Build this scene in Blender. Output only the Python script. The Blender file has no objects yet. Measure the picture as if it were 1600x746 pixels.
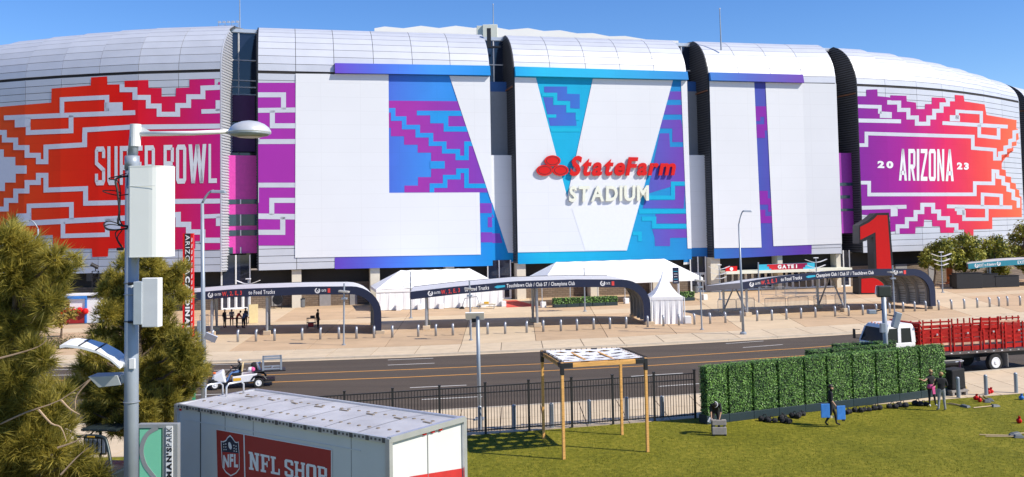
import bpy, bmesh, random
from math import *
from mathutils import Vector, Matrix
V = Vector
RN = random.Random(11)
S = bpy.context.scene
COL = S.collection
# ---------------------------------------------------------------- camera, sky, sun, exposure
F_PX, EYE = 1450.0, 8.8
PITCH, ROLL = radians(3.0), radians(-1.0)
YC0 = -(tan(PITCH) + (373 - 352) / F_PX)
cd = bpy.data.cameras.new('camera')
cam = bpy.data.objects.new('camera', cd)
COL.objects.link(cam)
cd.sensor_width = 36.0
cd.lens = 36.0 * F_PX / 1600
cd.shift_y = YC0 * F_PX / 1600
cd.clip_start, cd.clip_end = 0.5, 9000
ROT = Matrix.Rotation(radians(90) + PITCH, 3, 'X') @ Matrix.Rotation(ROLL, 3, 'Z')
cam.matrix_world = Matrix.Translation((0, 0, EYE)) @ ROT.to_4x4()
S.camera = cam
SUN_EL, SUN_AZ = radians(43), radians(-21)          # azimuth measured from +X
TO_SUN = V((cos(SUN_EL) * cos(SUN_AZ), cos(SUN_EL) * sin(SUN_AZ), sin(SUN_EL)))
W = bpy.data.worlds.new('World')
S.world = W
W.use_nodes = True
wn = W.node_tree.nodes
sky = wn.new('ShaderNodeTexSky')
sky.sky_type = 'NISHITA'
sky.sun_disc = False
sky.sun_elevation = SUN_EL
sky.sun_rotation = radians(90) - SUN_AZ
sky.altitude, sky.air_density, sky.dust_density, sky.ozone_density = 300, 1.0, 0.05, 5.0
hsv = wn.new('ShaderNodeHueSaturation')       # the deep blue of a dry desert sky, all round
hsv.inputs['Hue'].default_value = .511
hsv.inputs['Saturation'].default_value = 1.22
hsv.inputs['Value'].default_value = 1.70
W.node_tree.links.new(sky.outputs[0], hsv.inputs['Color'])
W.node_tree.links.new(hsv.outputs[0], wn['Background'].inputs[0])
wn['Background'].inputs[1].default_value = 0.075
sd = bpy.data.lights.new('sun', 'SUN')
sd.energy, sd.angle, sd.color = 5.0, radians(0.5), (1.0, 0.93, 0.81)
sun = bpy.data.objects.new('sun', sd)
COL.objects.link(sun)
sun.rotation_euler = TO_SUN.to_track_quat('Z', 'Y').to_euler()
S.view_settings.view_transform = 'Standard'
S.view_settings.look = 'None'
S.view_settings.exposure = 0.35
S.view_settings.gamma = 1.0
S.cycles.max_bounces = 6
S.cycles.transparent_max_bounces = 4

# ---------------------------------------------------------------- pixel (of the 1600 x 746 photo) to world
def ray(x, y):
    return ROT @ V(((x - 800) / F_PX, (373 - y) / F_PX + YC0, -1))
def gnd(x, y, z=0.0):
    d = ray(x, y)
    return V((0, 0, EYE)) + d * ((z - EYE) / d.z)
def at(x, y, D):
    d = ray(x, y)
    return V((0, 0, EYE)) + d * (D / d.y)
def onplane(x, y, P, n):
    d = ray(x, y)
    o = V((0, 0, EYE))
    return o + d * ((P - o).dot(n) / d.dot(n))
def lerp_table(tab, x):
    if x <= tab[0][0]: return tab[0][1]
    for (a, b), (c, d) in zip(tab, tab[1:]):
        if x <= c: return b + (d - b) * (x - a) / (c - a)
    return tab[-1][1]

# ---------------------------------------------------------------- materials
def srgb(r, g, b):
    return tuple(((c / 255) / 12.92 if c / 255 <= .04045 else ((c / 255 + .055) / 1.055) ** 2.4) for c in (r, g, b))
def _base(name):
    m = bpy.data.materials.new(name)
    m.use_nodes = True
    nt = m.node_tree
    return m, nt, nt.nodes['Principled BSDF']
def seams(nt, val):
    """faint joints of the cladding cassettes telegraphing through the printed film"""
    N, L = nt.nodes, nt.links
    g = N.new('ShaderNodeNewGeometry'); sx = N.new('ShaderNodeSeparateXYZ'); cx = N.new('ShaderNodeCombineXYZ')
    L.new(g.outputs['Position'], sx.inputs[0]); L.new(sx.outputs[0], cx.inputs[0]); L.new(sx.outputs[2], cx.inputs[1])
    b = N.new('ShaderNodeTexBrick')
    b.offset = 0
    b.inputs['Color1'].default_value = (1, 1, 1, 1); b.inputs['Color2'].default_value = (.985, .985, .985, 1); b.inputs['Mortar'].default_value = (.94, .94, .94, 1)
    b.inputs['Scale'].default_value = 1; b.inputs['Brick Width'].default_value = 4.3; b.inputs['Row Height'].default_value = 1.58; b.inputs['Mortar Size'].default_value = .03
    L.new(cx.outputs[0], b.inputs['Vector'])
    mu = N.new('ShaderNodeMath'); mu.operation = 'MULTIPLY'
    L.new(val, mu.inputs[0]); L.new(b.outputs[0], mu.inputs[1])
    return mu.outputs[0]
def mat(name, col, rough=.6, metal=0.0, var=.1, scale=3.0, bump=0.0, bscale=None, rnd=0.0, spec=.5, stretch=None, detail=4, seam=False):
    m, nt, p = _base(name)
    N, L = nt.nodes, nt.links
    p.inputs['Roughness'].default_value = rough
    p.inputs['Metallic'].default_value = metal
    p.inputs['Specular IOR Level'].default_value = spec
    tc = N.new('ShaderNodeTexCoord')
    src = tc.outputs['Object']
    if stretch:
        mp = N.new('ShaderNodeMapping')
        mp.inputs['Scale'].default_value = stretch
        L.new(src, mp.inputs[0])
        src = mp.outputs[0]
    nz = N.new('ShaderNodeTexNoise')
    nz.inputs['Scale'].default_value = scale
    nz.inputs['Detail'].default_value = detail
    L.new(src, nz.inputs['Vector'])
    hs = N.new('ShaderNodeHueSaturation')
    hs.inputs['Color'].default_value = (*col, 1)
    mr = N.new('ShaderNodeMapRange')
    mr.inputs['From Min'].default_value, mr.inputs['From Max'].default_value = .25, .75
    mr.inputs['To Min'].default_value, mr.inputs['To Max'].default_value = 1 - var, 1 + var
    L.new(nz.outputs[0], mr.inputs[0])
    val = mr.outputs[0]
    if rnd:
        oi = N.new('ShaderNodeObjectInfo')
        m2 = N.new('ShaderNodeMapRange')
        m2.inputs['To Min'].default_value, m2.inputs['To Max'].default_value = 1 - rnd, 1 + rnd
        L.new(oi.outputs['Random'], m2.inputs[0])
        mu = N.new('ShaderNodeMath')
        mu.operation = 'MULTIPLY'
        L.new(val, mu.inputs[0]); L.new(m2.outputs[0], mu.inputs[1])
        val = mu.outputs[0]
    if seam: val = seams(nt, val)
    L.new(val, hs.inputs['Value'])
    L.new(hs.outputs[0], p.inputs['Base Color'])
    if bump:
        n2 = N.new('ShaderNodeTexNoise')
        n2.inputs['Scale'].default_value = bscale or scale * 6
        n2.inputs['Detail'].default_value = 3
        L.new(src, n2.inputs['Vector'])
        b = N.new('ShaderNodeBump')
        b.inputs['Strength'].default_value = bump
        b.inputs['Distance'].default_value = .05
        L.new(n2.outputs[0], b.inputs['Height'])
        L.new(b.outputs[0], p.inputs['Normal'])
    return m
def grad(name, stops, rough=.55, var=.04):
    """printed film whose ink runs from colour to colour along the wall (world X, metres)"""
    m, nt, p = _base(name)
    N, L = nt.nodes, nt.links
    p.inputs['Roughness'].default_value = rough
    p.inputs['Specular IOR Level'].default_value = .12
    g = N.new('ShaderNodeNewGeometry')
    sx = N.new('ShaderNodeSeparateXYZ')
    L.new(g.outputs['Position'], sx.inputs[0])
    x0, x1 = stops[0][0], stops[-1][0]
    mr = N.new('ShaderNodeMapRange')
    mr.inputs['From Min'].default_value, mr.inputs['From Max'].default_value = x0, x1
    L.new(sx.outputs[0], mr.inputs[0])
    cr = N.new('ShaderNodeValToRGB')
    e = cr.color_ramp.elements
    while len(e) < len(stops): e.new(.5)
    for k, (x, c) in enumerate(stops):
        e[k].position = (x - x0) / (x1 - x0)
    for k, (x, c) in enumerate(stops):
        e[k].color = (*c, 1)
    L.new(mr.outputs[0], cr.inputs[0])
    nz = N.new('ShaderNodeTexNoise')
    nz.inputs['Scale'].default_value = .35
    L.new(g.outputs['Position'], nz.inputs['Vector'])
    hs = N.new('ShaderNodeHueSaturation')
    m2 = N.new('ShaderNodeMapRange')
    m2.inputs['To Min'].default_value, m2.inputs['To Max'].default_value = 1 - var * 2, 1 + var * 2
    L.new(nz.outputs[0], m2.inputs[0]); L.new(seams(nt, m2.outputs[0]), hs.inputs['Value'])
    L.new(cr.outputs[0], hs.inputs['Color']); L.new(hs.outputs[0], p.inputs['Base Color'])
    return m
def brick_mat(name, c1, c2, mortar, bw, bh, axis='XZ'):
    m, nt, p = _base(name)
    N, L = nt.nodes, nt.links
    p.inputs['Roughness'].default_value = .9
    tc = N.new('ShaderNodeTexCoord')
    sx = N.new('ShaderNodeSeparateXYZ'); cx = N.new('ShaderNodeCombineXYZ')
    L.new(tc.outputs['Object'], sx.inputs[0])
    L.new(sx.outputs[0], cx.inputs[0]); L.new(sx.outputs[2], cx.inputs[1])
    b = N.new('ShaderNodeTexBrick')
    b.inputs['Color1'].default_value = (*c1, 1); b.inputs['Color2'].default_value = (*c2, 1)
    b.inputs['Mortar'].default_value = (*mortar, 1)
    b.inputs['Scale'].default_value = 1.0
    b.inputs['Brick Width'].default_value = bw; b.inputs['Row Height'].default_value = bh
    b.inputs['Mortar Size'].default_value = .025
    L.new(cx.outputs[0], b.inputs['Vector']); L.new(b.outputs[0], p.inputs['Base Color'])
    bp = N.new('ShaderNodeBump'); bp.inputs['Distance'].default_value = .02; bp.invert = True
    L.new(b.outputs[1], bp.inputs['Height']); L.new(bp.outputs[0], p.inputs['Normal'])
    return m
def leaf_mat(name, dark, light, scale=1.5, rough=.55, trans=.25, spec=.4):
    m, nt, p = _base(name)
    N, L = nt.nodes, nt.links
    p.inputs['Roughness'].default_value = rough
    p.inputs['Specular IOR Level'].default_value = spec
    g = N.new('ShaderNodeNewGeometry')
    nz = N.new('ShaderNodeTexNoise')
    nz.inputs['Scale'].default_value = scale
    nz.inputs['Detail'].default_value = 2
    L.new(g.outputs['Position'], nz.inputs['Vector'])
    ad = N.new('ShaderNodeMath'); ad.operation = 'MULTIPLY_ADD'
    ad.inputs[1].default_value = .7; 
    L.new(g.outputs['Random Per Island'], ad.inputs[0]); 
    sb = N.new('ShaderNodeMath'); sb.operation = 'MULTIPLY_ADD'
    sb.inputs[1].default_value = 1.3; sb.inputs[2].default_value = -.5
    L.new(nz.outputs[0], sb.inputs[0]); L.new(sb.outputs[0], ad.inputs[2])
    cr = N.new('ShaderNodeValToRGB')
    cr.color_ramp.elements[0].position, cr.color_ramp.elements[1].position = .1, 1.0
    cr.color_ramp.elements[0].color = (*dark, 1); cr.color_ramp.elements[1].color = (*light, 1)
    L.new(ad.outputs[0], cr.inputs[0]); L.new(cr.outputs[0], p.inputs['Base Color'])
    if trans:
        t = N.new('ShaderNodeBsdfTranslucent'); mx = N.new('ShaderNodeMixShader')
        mx.inputs[0].default_value = trans
        L.new(cr.outputs[0], t.inputs[0])
        L.new(p.outputs[0], mx.inputs[1]); L.new(t.outputs[0], mx.inputs[2])
        L.new(mx.outputs[0], N['Material Output'].inputs[0])
    return m
def glass_mat(name, col, rough=.06):
    m, nt, p = _base(name)
    p.inputs['Base Color'].default_value = (*col, 1)
    p.inputs['Roughness'].default_value = rough
    p.inputs['Specular IOR Level'].default_value = .8
    N, L = nt.nodes, nt.links
    nz = N.new('ShaderNodeTexNoise'); nz.inputs['Scale'].default_value = .25
    tc = N.new('ShaderNodeTexCoord'); L.new(tc.outputs['Object'], nz.inputs['Vector'])
    b = N.new('ShaderNodeBump'); b.inputs['Strength'].default_value = .15; b.inputs['Distance'].default_value = .1
    L.new(nz.outputs[0], b.inputs['Height']); L.new(b.outputs[0], p.inputs['Normal'])
    return m

WHITE = mat('white_paint', (.78, .78, .78), .45, var=.04)
SILVER = mat('silver_cladding', (.55, .57, .63), .45, .2, var=.05, scale=.5, rnd=.04)
ROOFMEM = mat('roof_membrane_white', (.8, .79, .76), .7, var=.05, scale=.2)
FILMW = mat('white_film', (.68, .70, .74), .6, var=.03, scale=.12, seam=True, spec=.2)
FILMS = mat('silver_film', (.60, .63, .72), .5, var=.03)
DARKM = mat('dark_metal', (.022, .024, .03), .5, .3, var=.1)
LOUVRE = mat('louvre_grey', (.075, .08, .095), .5, .4, var=.12)
LOUVREL = mat('louvre_pale', (.50, .51, .55), .5, .2, var=.05)
BLACKP = mat('black_paint', (.012, .012, .014), .5, var=.2)
SHADE_BACKING = mat('shade_and_backing_dark', (.02, .018, .017), .8)  # joint backing, and overhang shade put into the colour of the ground storey
NAVY = mat('navy_paint', (.012, .018, .05), .45, var=.06)
STEEL = mat('galvanised_steel', (.38, .40, .43), .42, .5, var=.1, scale=4)
POLE = mat('pole_grey', (.30, .34, .39), .45, .25, var=.1, scale=2)
ALUM = mat('aluminium', (.6, .61, .63), .35, .6, var=.08)
CREAM = mat('cream_stucco', (.62, .57, .47), .85, var=.06, scale=2, bump=.1)
BRICK = brick_mat('brown_block', (.16, .115, .08), (.20, .15, .11), (.11, .085, .065), .62, .24)
CONC = mat('concrete_pale', (.56, .445, .305), .9, var=.10, scale=1.2, bump=.12, bscale=30, rnd=.05)
PLAZA = mat('concrete_tan', (.49, .34, .205), .9, var=.10, scale=.6, bump=.12, bscale=25, rnd=.07)
PLAZAL = mat('concrete_light_band', (.56, .43, .28), .9, var=.08, scale=.6, bump=.12, bscale=25, rnd=.04)
KERB = mat('kerb_concrete', (.47, .41, .33), .9, var=.1, scale=2)
JOINT = mat('joint_dark', (.17, .13, .10), .95)
ASPH = mat('asphalt', (.070, .051, .036), .93, var=.26, scale=.6, bump=.35, bscale=60, stretch=(.10, 1.2, 1), detail=10)
LINEW = mat('road_white', (.62, .60, .56), .8, var=.15, scale=3)
LINEY = mat('road_yellow', (.70, .32, .05), .8, var=.12, scale=3)
SOIL = mat('desert_soil', (.30, .23, .16), .95, var=.2, scale=.4, bump=.3)
RED = mat('sign_red', (.60, .008, .008), .5, var=.04, spec=.25)
REDP = mat('stake_red', (.36, .012, .009), .75, spec=.2, var=.35, scale=3.5, bump=.2, bscale=18, rnd=.12)
REDF = mat('red_dark', (.35, .015, .015), .6, var=.15)
OFFW = mat('off_white', (.72, .73, .62), .5, var=.03)
TENT = mat('tent_fabric', (.82, .82, .82), .6, var=.03, scale=.8, bump=.15, bscale=1.5)
GLASSD = glass_mat('dark_glass', (.012, .018, .04))
GLASSC = mat('car_glass', (.012, .016, .02), .12, spec=.25)
RUBBER = mat('rubber', (.018, .018, .018), .85, var=.2, scale=8)
SKIN = mat('skin', (.46, .26, .17), .55, var=.08, scale=20)
SKIND = mat('skin_brown', (.25, .13, .08), .55, var=.08, scale=20)
BLK = mat('black_cloth', (.014, .014, .016), .85, var=.3, scale=14)
GREYC = mat('grey_cloth', (.30, .30, .31), .85, var=.3, scale=14)
DENIM = mat('blue_denim', (.10, .20, .42), .85, var=.25, scale=16)
BLUEC = mat('blue_cloth', (.06, .10, .25), .85, var=.2, scale=14)
PINK = mat('pink_cloth', (.65, .10, .28), .85, var=.2, scale=14)
WHITEC = mat('white_cloth', (.7, .7, .72), .85, var=.1, scale=14)
HAIRD = mat('hair_dark', (.02, .014, .010), .6, var=.3, scale=40)
HAIRB = mat('hair_blond', (.38, .22, .09), .55, var=.3, scale=40)
WOOD = mat('orange_timber', (.66, .35, .10), .6, var=.3, scale=2.5, stretch=(1, 1, 12), bump=.15)
PLY = mat('pale_board', (.66, .54, .30), .7, var=.08)
BLUEB = mat('blue_board', (.04, .20, .58), .55, var=.18, scale=5)
CASEG = mat('case_grey', (.30, .27, .245), .7, var=.15, scale=8)
HEDGEBOX = mat('planter_green', (.012, .030, .036), .6, var=.1)
HEDGESHADE = mat('hedge_core_shade', (.008, .022, .007), .9)  # darkened to stand in for the shade between the leaves
HEDGELEAF = leaf_mat('hedge_leaf', (.014, .065, .012), (.30, .54, .12), scale=3, rough=.45, trans=.15, spec=.4)
PINELEAF = leaf_mat('pine_needle', (.10, .105, .014), (.68, .56, .11), scale=1.1, trans=.55)
TREELEAF = leaf_mat('tree_leaf', (.05, .085, .010), (.46, .42, .05), scale=.6, trans=.3)
BARK = mat('bark', (.12, .085, .06), .9, var=.3, scale=8, bump=.4)
TWIG = mat('dry_twig', (.40, .28, .18), .85, var=.2)
CYAN = mat('cyan_print', (.03, .42, .60), .5, var=.03)
TEAL = mat('teal_paint', (.02, .22, .30), .45, var=.05)
CARPET = mat('red_carpet', (.55, .06, .04), .95, var=.1)
MINT = mat('mint_panel', (.22, .66, .42), .45, var=.03)
SIGNGREY = mat('sign_grey', (.36, .37, .38), .45, .3, var=.04)
TRAILERW = mat('trailer_white', (.63, .64, .62), .4, var=.05, scale=1.0)
TRAILERR = mat('trailer_roof', (.50, .49, .50), .55, .2, var=.22, scale=.9, detail=6)
ORANGE = mat('orange_plastic', (.75, .16, .03), .5)
YELLOW = mat('yellow_sticker', (.75, .42, .03), .5)
LAMPR = mat('marker_lens', (.6, .01, .01), .25)
CABLE = mat('cable_black', (.015, .015, .015), .6)
STRAW = mat('tool_handle', (.45, .33, .18), .6, var=.15)

# ---------------------------------------------------------------- mesh building
def frame(x, up=V((0, 0, 1))):
    z = x.normalized()
    if abs(z.dot(up)) > .98: up = V((0, 1, 0))
    a = up.cross(z).normalized()
    return a, z.cross(a).normalized(), z
class MB:
    def __init__(s): s.v, s.f, s.m, s.cur = [], [], [], 0
    def add(s, vs, fs):
        k = len(s.v)
        s.v += [tuple(v) for v in vs]
        s.f += [tuple(i + k for i in f) for f in fs]
        s.m += [s.cur] * len(fs)
        return s
    def box(s, c, d, rz=0.0, rot=None):
        m = rot if rot is not None else Matrix.Rotation(rz, 3, 'Z')
        c = V(c)
        vs = [c + m @ V((sx * d[0] / 2, sy * d[1] / 2, sz * d[2] / 2)) for sx in (-1, 1) for sy in (-1, 1) for sz in (-1, 1)]
        return s.add(vs, [(0, 1, 3, 2), (4, 6, 7, 5), (0, 4, 5, 1), (2, 3, 7, 6), (0, 2, 6, 4), (1, 5, 7, 3)])
    def hexa(s, b, t):
        """4 bottom points, 4 top points, both counter-clockwise from above"""
        return s.add(list(b) + list(t), [(3, 2, 1, 0), (4, 5, 6, 7), (0, 1, 5, 4), (1, 2, 6, 5), (2, 3, 7, 6), (3, 0, 4, 7)])
    def bar(s, p, q, w, h=None, up=V((0, 0, 1))):
        p, q = V(p), V(q)
        h = h or w
        a, b, z = frame(q - p, up)
        o = [a * (sx * w / 2) + b * (sy * h / 2) for sx, sy in ((-1, -1), (1, -1), (1, 1), (-1, 1))]
        return s.hexa([p + k for k in o], [q + k for k in o])
    def tube(s, pts, r, n=8, caps=True):
        pts = [V(p) for p in pts]
        rs = r if isinstance(r, (list, tuple)) else [r] * len(pts)
        vs, fs = [], []
        prev = None
        for i, p in enumerate(pts):
            d = (pts[min(i + 1, len(pts) - 1)] - pts[max(i - 1, 0)])
            if d.length < 1e-9: d = V((0, 0, 1))
            if prev is None:
                a, b, z = frame(d)
            else:
                z = d.normalized()
                a = (prev - z * prev.dot(z))
                a = a.normalized() if a.length > 1e-6 else frame(d)[0]
                b = z.cross(a)
            prev = a
            vs += [p + (a * cos(2 * pi * k / n) + b * sin(2 * pi * k / n)) * rs[i] for k in range(n)]
        for i in range(len(pts) - 1):
            for k in range(n):
                k2 = (k + 1) % n
                fs.append((i * n + k, i * n + k2, (i + 1) * n + k2, (i + 1) * n + k))
        if caps:
            fs.append(tuple(range(n - 1, -1, -1)))
            fs.append(tuple((len(pts) - 1) * n + k for k in range(n)))
        return s.add(vs, fs)
    def lathe(s, prof, c=(0, 0, 0), n=16, axis=None):
        c = V(c)
        q = axis.to_track_quat('Z', 'Y').to_matrix() if axis is not None else Matrix.Identity(3)
        vs, fs = [], []
        for r, z in prof:
            vs += [c + q @ V((r * cos(2 * pi * k / n), r * sin(2 * pi * k / n), z)) for k in range(n)]
        for i in range(len(prof) - 1):
            for k in range(n):
                fs.append((i * n + k, i * n + (k + 1) % n, (i + 1) * n + (k + 1) % n, (i + 1) * n + k))
        fs.append(tuple(range(n - 1, -1, -1)))
        fs.append(tuple((len(prof) - 1) * n + k for k in range(n)))
        return s.add(vs, fs)
    def ball(s, c, r, n=10, m=6):
        r = r if isinstance(r, (list, tuple, Vector)) else (r, r, r)
        c = V(c)
        vs = [c + V((0, 0, -r[2]))]
        for i in range(1, m):
            t = -pi / 2 + pi * i / m
            vs += [c + V((r[0] * cos(t) * cos(2 * pi * k / n), r[1] * cos(t) * sin(2 * pi * k / n), r[2] * sin(t))) for k in range(n)]
        vs.append(c + V((0, 0, r[2])))
        fs = [(0, 1 + (k + 1) % n, 1 + k) for k in range(n)]
        for i in range(m - 2):
            for k in range(n):
                a, b = 1 + i * n + k, 1 + i * n + (k + 1) % n
                fs.append((a, b, b + n, a + n))
        e = len(vs) - 1
        fs += [(e, 1 + (m - 2) * n + k, 1 + (m - 2) * n + (k + 1) % n) for k in range(n)]
        return s.add(vs, fs)
    def prism(s, pts, off):
        """outline of world points (a planar polygon, counter-clockwise seen from its front) pushed back by the vector off"""
        pts = [V(p) for p in pts]
        n = len(pts)
        off = V(off)
        return s.add(pts + [p + off for p in pts],
                     [tuple(range(n)), tuple(range(2 * n - 1, n - 1, -1))] + [(i, i + n, (i + 1) % n + n, (i + 1) % n) for i in range(n)])
    def build(s, name, mats, parent=None, smooth=False, bevel=0.0, off=None, kind=None, label=None):
        me = bpy.data.meshes.new(name)
        vs = s.v
        if off is not None: vs = [(v[0] - off[0], v[1] - off[1], v[2] - off[2]) for v in vs]
        me.from_pydata(vs, [], s.f)
        mats = mats if isinstance(mats, (list, tuple)) else [mats]
        for m in mats: me.materials.append(m)
        if len(mats) > 1: me.polygons.foreach_set('material_index', s.m)
        if smooth: me.polygons.foreach_set('use_smooth', [True] * len(me.polygons))
        return link(name, me, parent, bevel, kind, label)
def link(name, me, parent=None, bevel=0.0, kind=None, label=None):
    o = bpy.data.objects.new(name, me)
    COL.objects.link(o)
    if parent is not None: o.parent = parent
    if bevel:
        b = o.modifiers.new('bevel', 'BEVEL')
        b.width, b.segments, b.limit_method = bevel, 2, 'ANGLE'
    if kind: o['kind'] = kind
    if label: o['label'] = label
    return o
def tag(o, label, cat, group=None):
    o['label'], o['category'] = label, cat
    if group: o['group'] = group
    return o
def thing(name, label, cat, loc, rz=0.0, group=None):
    o = bpy.data.objects.new(name, None)
    COL.objects.link(o)
    o.empty_display_size = .3
    o.location, o.rotation_euler = loc, (0, 0, rz)
    return tag(o, label, cat, group)
KIDS = {}
def copy_tree(o, loc=None, rz=None, label=None, group=None, parent=None, _kids=None):
    if _kids is None:
        _kids = {}
        for k in bpy.data.objects:
            if k.parent is not None: _kids.setdefault(k.parent.name, []).append(k)
    c = o.copy()
    COL.objects.link(c)
    if parent is not None: c.parent = parent
    if loc is not None: c.location = loc
    if rz is not None: c.rotation_euler = (0, 0, rz)
    if label: c['label'] = label
    if group: c['group'] = group
    for k in _kids.get(o.name, []): copy_tree(k, parent=c, _kids=_kids)
    return c
ORD = ['first', 'second', 'third', 'fourth', 'fifth', 'sixth', 'seventh', 'eighth', 'ninth', 'tenth', 'eleventh', 'twelfth', 'thirteenth', 'fourteenth', 'fifteenth', 'sixteenth', 'seventeenth', 'eighteenth', 'nineteenth']
def ordinal(n):
    if n < 19: return ORD[n]
    t = {2: ('twentieth', 'twenty'), 3: ('thirtieth', 'thirty'), 4: ('fortieth', 'forty'), 5: ('fiftieth', 'fifty')}
    d, u = divmod(n + 1, 10)
    return t[d][0] if u == 0 else t[d][1] + '-' + ORD[u - 1]

# ---------------------------------------------------------------- lettering: (list of 2D verts, faces) of a string, each character apart
_CH = {}
def glyph(s, bold=0.0):
    if (s, bold) in _CH: return _CH[(s, bold)]
    cu = bpy.data.curves.new('glyph', 'FONT')
    cu.body = s
    cu.offset = bold
    cu.resolution_u = 3
    o = bpy.data.objects.new('glyph', cu)
    COL.objects.link(o)
    dg = bpy.context.evaluated_depsgraph_get()
    me = bpy.data.meshes.new_from_object(o.evaluated_get(dg))
    vs = [(v.co.x, v.co.y) for v in me.vertices]
    fs = [tuple(p.vertices) for p in me.polygons]
    es = {}
    for f in fs:
        for a, b in zip(f, f[1:] + f[:1]):
            es[(a, b)] = 1
    rim = [(a, b) for (a, b) in es if (b, a) not in es]
    bpy.data.objects.remove(o); bpy.data.curves.remove(cu); bpy.data.meshes.remove(me)
    _CH[(s, bold)] = (vs, fs, rim)
    return _CH[(s, bold)]
def unit_text(s, bold=.02, fit=True, gap=.10, space=.28):
    """characters laid side by side, scaled so that the whole string fills the unit square: [(char, verts, faces, rim)]"""
    out, x = [], 0.0
    for c in s:
        if c == ' ':
            x += space; continue
        vs, fs, rim = glyph(c, bold)
        if not vs: continue
        a = min(v[0] for v in vs); b = max(v[0] for v in vs)
        out.append((c, [(v[0] - a + x, v[1]) for v in vs], fs, rim))
        x += b - a + gap
    w = x - gap
    lo = 0.0 if not any(c in 'gjpqy' for c in s) else -.2
    hi = max(v[1] for _, vs, _, _ in out for v in vs)
    base = min(min(v[1] for v in vs) for c, vs, _, _ in out if c not in "gjpqy',\"")
    return [(c, [(v[0] / w, (v[1] - base) / (hi - base)) for v in vs], fs, rim) for c, vs, fs, rim in out], w
def put_text(mb, s, fn, bold=.02, thick=None, gap=.10, space=.28, one=None):
    """fn maps unit (u, v) to a world or local point; thick is a vector towards the wall for raised letters"""
    chars, w = unit_text(s, bold, gap=gap, space=space)
    for k, (c, vs, fs, rim) in enumerate(chars):
        if one is not None and k != one: continue
        P = [V(fn(*v)) for v in vs]
        if thick is None:
            mb.add(P, fs)
        else:
            n = len(P)
            T = V(thick)
            mb.add(P + [p + T for p in P], list(fs) + [(a + 0, a + n, b + n, b) for a, b in rim])
    return len(chars)
# ================================================================ SETTING: ground, road, pavements
def struct(name, mb, m, **k):
    return mb.build(name, m, kind='structure', **k)
def strip(a, b, z):
    """ribbon between two polylines with the same number of points"""
    mb = MB()
    n = len(a)
    mb.add([(p[0], p[1], z) for p in a] + [(p[0], p[1], z) for p in b], [(i, i + 1, n + i + 1, n + i) for i in range(n - 1)])
    return mb
ZR = -0.13
FK = [(-160, 80), (-90, 66.5), (-60, 63.4), (-45, 62.7), (-30.8, 62.9), (-21.1, 63.2), (-14.5, 63.7), (-7.3, 64.5), (0, 65.9), (8.1, 67.8), (16, 70.0), (24.6, 72.5), (34, 75.8), (43.3, 79.5), (60, 88), (90, 108), (130, 145)]
def fk_y(x): return lerp_table(FK, x)
NK = [(-160, 60), (-90, 47.5), (-60, 44.3), (-45, 43.4), (-30.8, 43.2), (-21.1, 43.3), (-14.5, 43.6), (-7.3, 44.4), (0, 45.9), (8.1, 47.8), (16, 50.2), (24.6, 53.0), (34, 56.2), (43.3, 60), (60, 68.5), (90, 89), (130, 126)]
def nk_y(x): return lerp_table(NK, x)
def lawn_y(x): return 40.1 + .262 * x if x > -12 else 36.95 + .02 * (x + 12)
XS = [-160, -90, -60, -45, -38, -31, -25, -21, -18, -14.5, -11, -7.3, -3.6, 0, 4, 8.1, 12, 16, 20, 24.6, 29, 34, 38.6, 43.3, 51, 60, 75, 90, 130]
gm = MB(); gm.add([(-4000, -60, -.32), (4000, -60, -.32), (4000, 7000, -.32), (-4000, 7000, -.32)], [(0, 1, 2, 3)])
struct('ground', gm, SOIL)
struct('road', strip([(x, nk_y(x) - .2) for x in XS], [(x, fk_y(x) + .2) for x in XS], ZR), ASPH)
def kerb(name, fy, side):
    mb = MB()
    for x0, x1 in zip(XS, XS[1:]):
        n = max(1, int((x1 - x0) / 3))
        for k in range(n):
            a, b = x0 + (x1 - x0) * k / n, x0 + (x1 - x0) * (k + 1) / n - .02
            y0, y1 = fy(a), fy(b)
            w = .16 * side
            q = [(a, y0), (b, y1), (b, y1 + w), (a, y0 + w)]
            if side < 0: q = [q[3], q[2], q[1], q[0]]
            mb.hexa([(p[0], p[1], ZR - .05) for p in q], [(p[0], p[1], .012) for p in q])
    return struct(name, mb, KERB)
kerb('kerb', fk_y, 1); kerb('kerb', nk_y, -1)
# gutter apron of paler concrete along both kerbs
struct('gutter', strip([(x, fk_y(x) - .45) for x in XS], [(x, fk_y(x) + .01) for x in XS], ZR + .004), CONC)
def marking(pts, w, m, name):
    mb = MB()
    P = [gnd(x, y, ZR + .006) for x, y in pts]
    a = []; b = []
    for i, p in enumerate(P):
        d = (P[min(i + 1, len(P) - 1)] - P[max(i - 1, 0)]).normalized()
        nn = V((-d.y, d.x, 0)) * w / 2
        a.append(p - nn); b.append(p + nn)
    n = len(P)
    mb.add(a + b, [(i, i + 1, n + i + 1, n + i) for i in range(n - 1)])
    return mb.build(name, m, kind='structure')
marking([(-140, 594), (60, 595), (240, 592), (430, 585.4), (640, 577.5), (845, 568.8), (988, 561.5), (1257, 544), (1420, 531), (1700, 508)], .16, LINEY, 'road_marking')
marking([(-140, 606), (60, 607), (240, 604), (414, 597.8), (640, 589.4), (853, 579.6), (1012, 571.7), (1258, 555.8), (1420, 544), (1700, 521)], .16, LINEY, 'road_marking')
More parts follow.
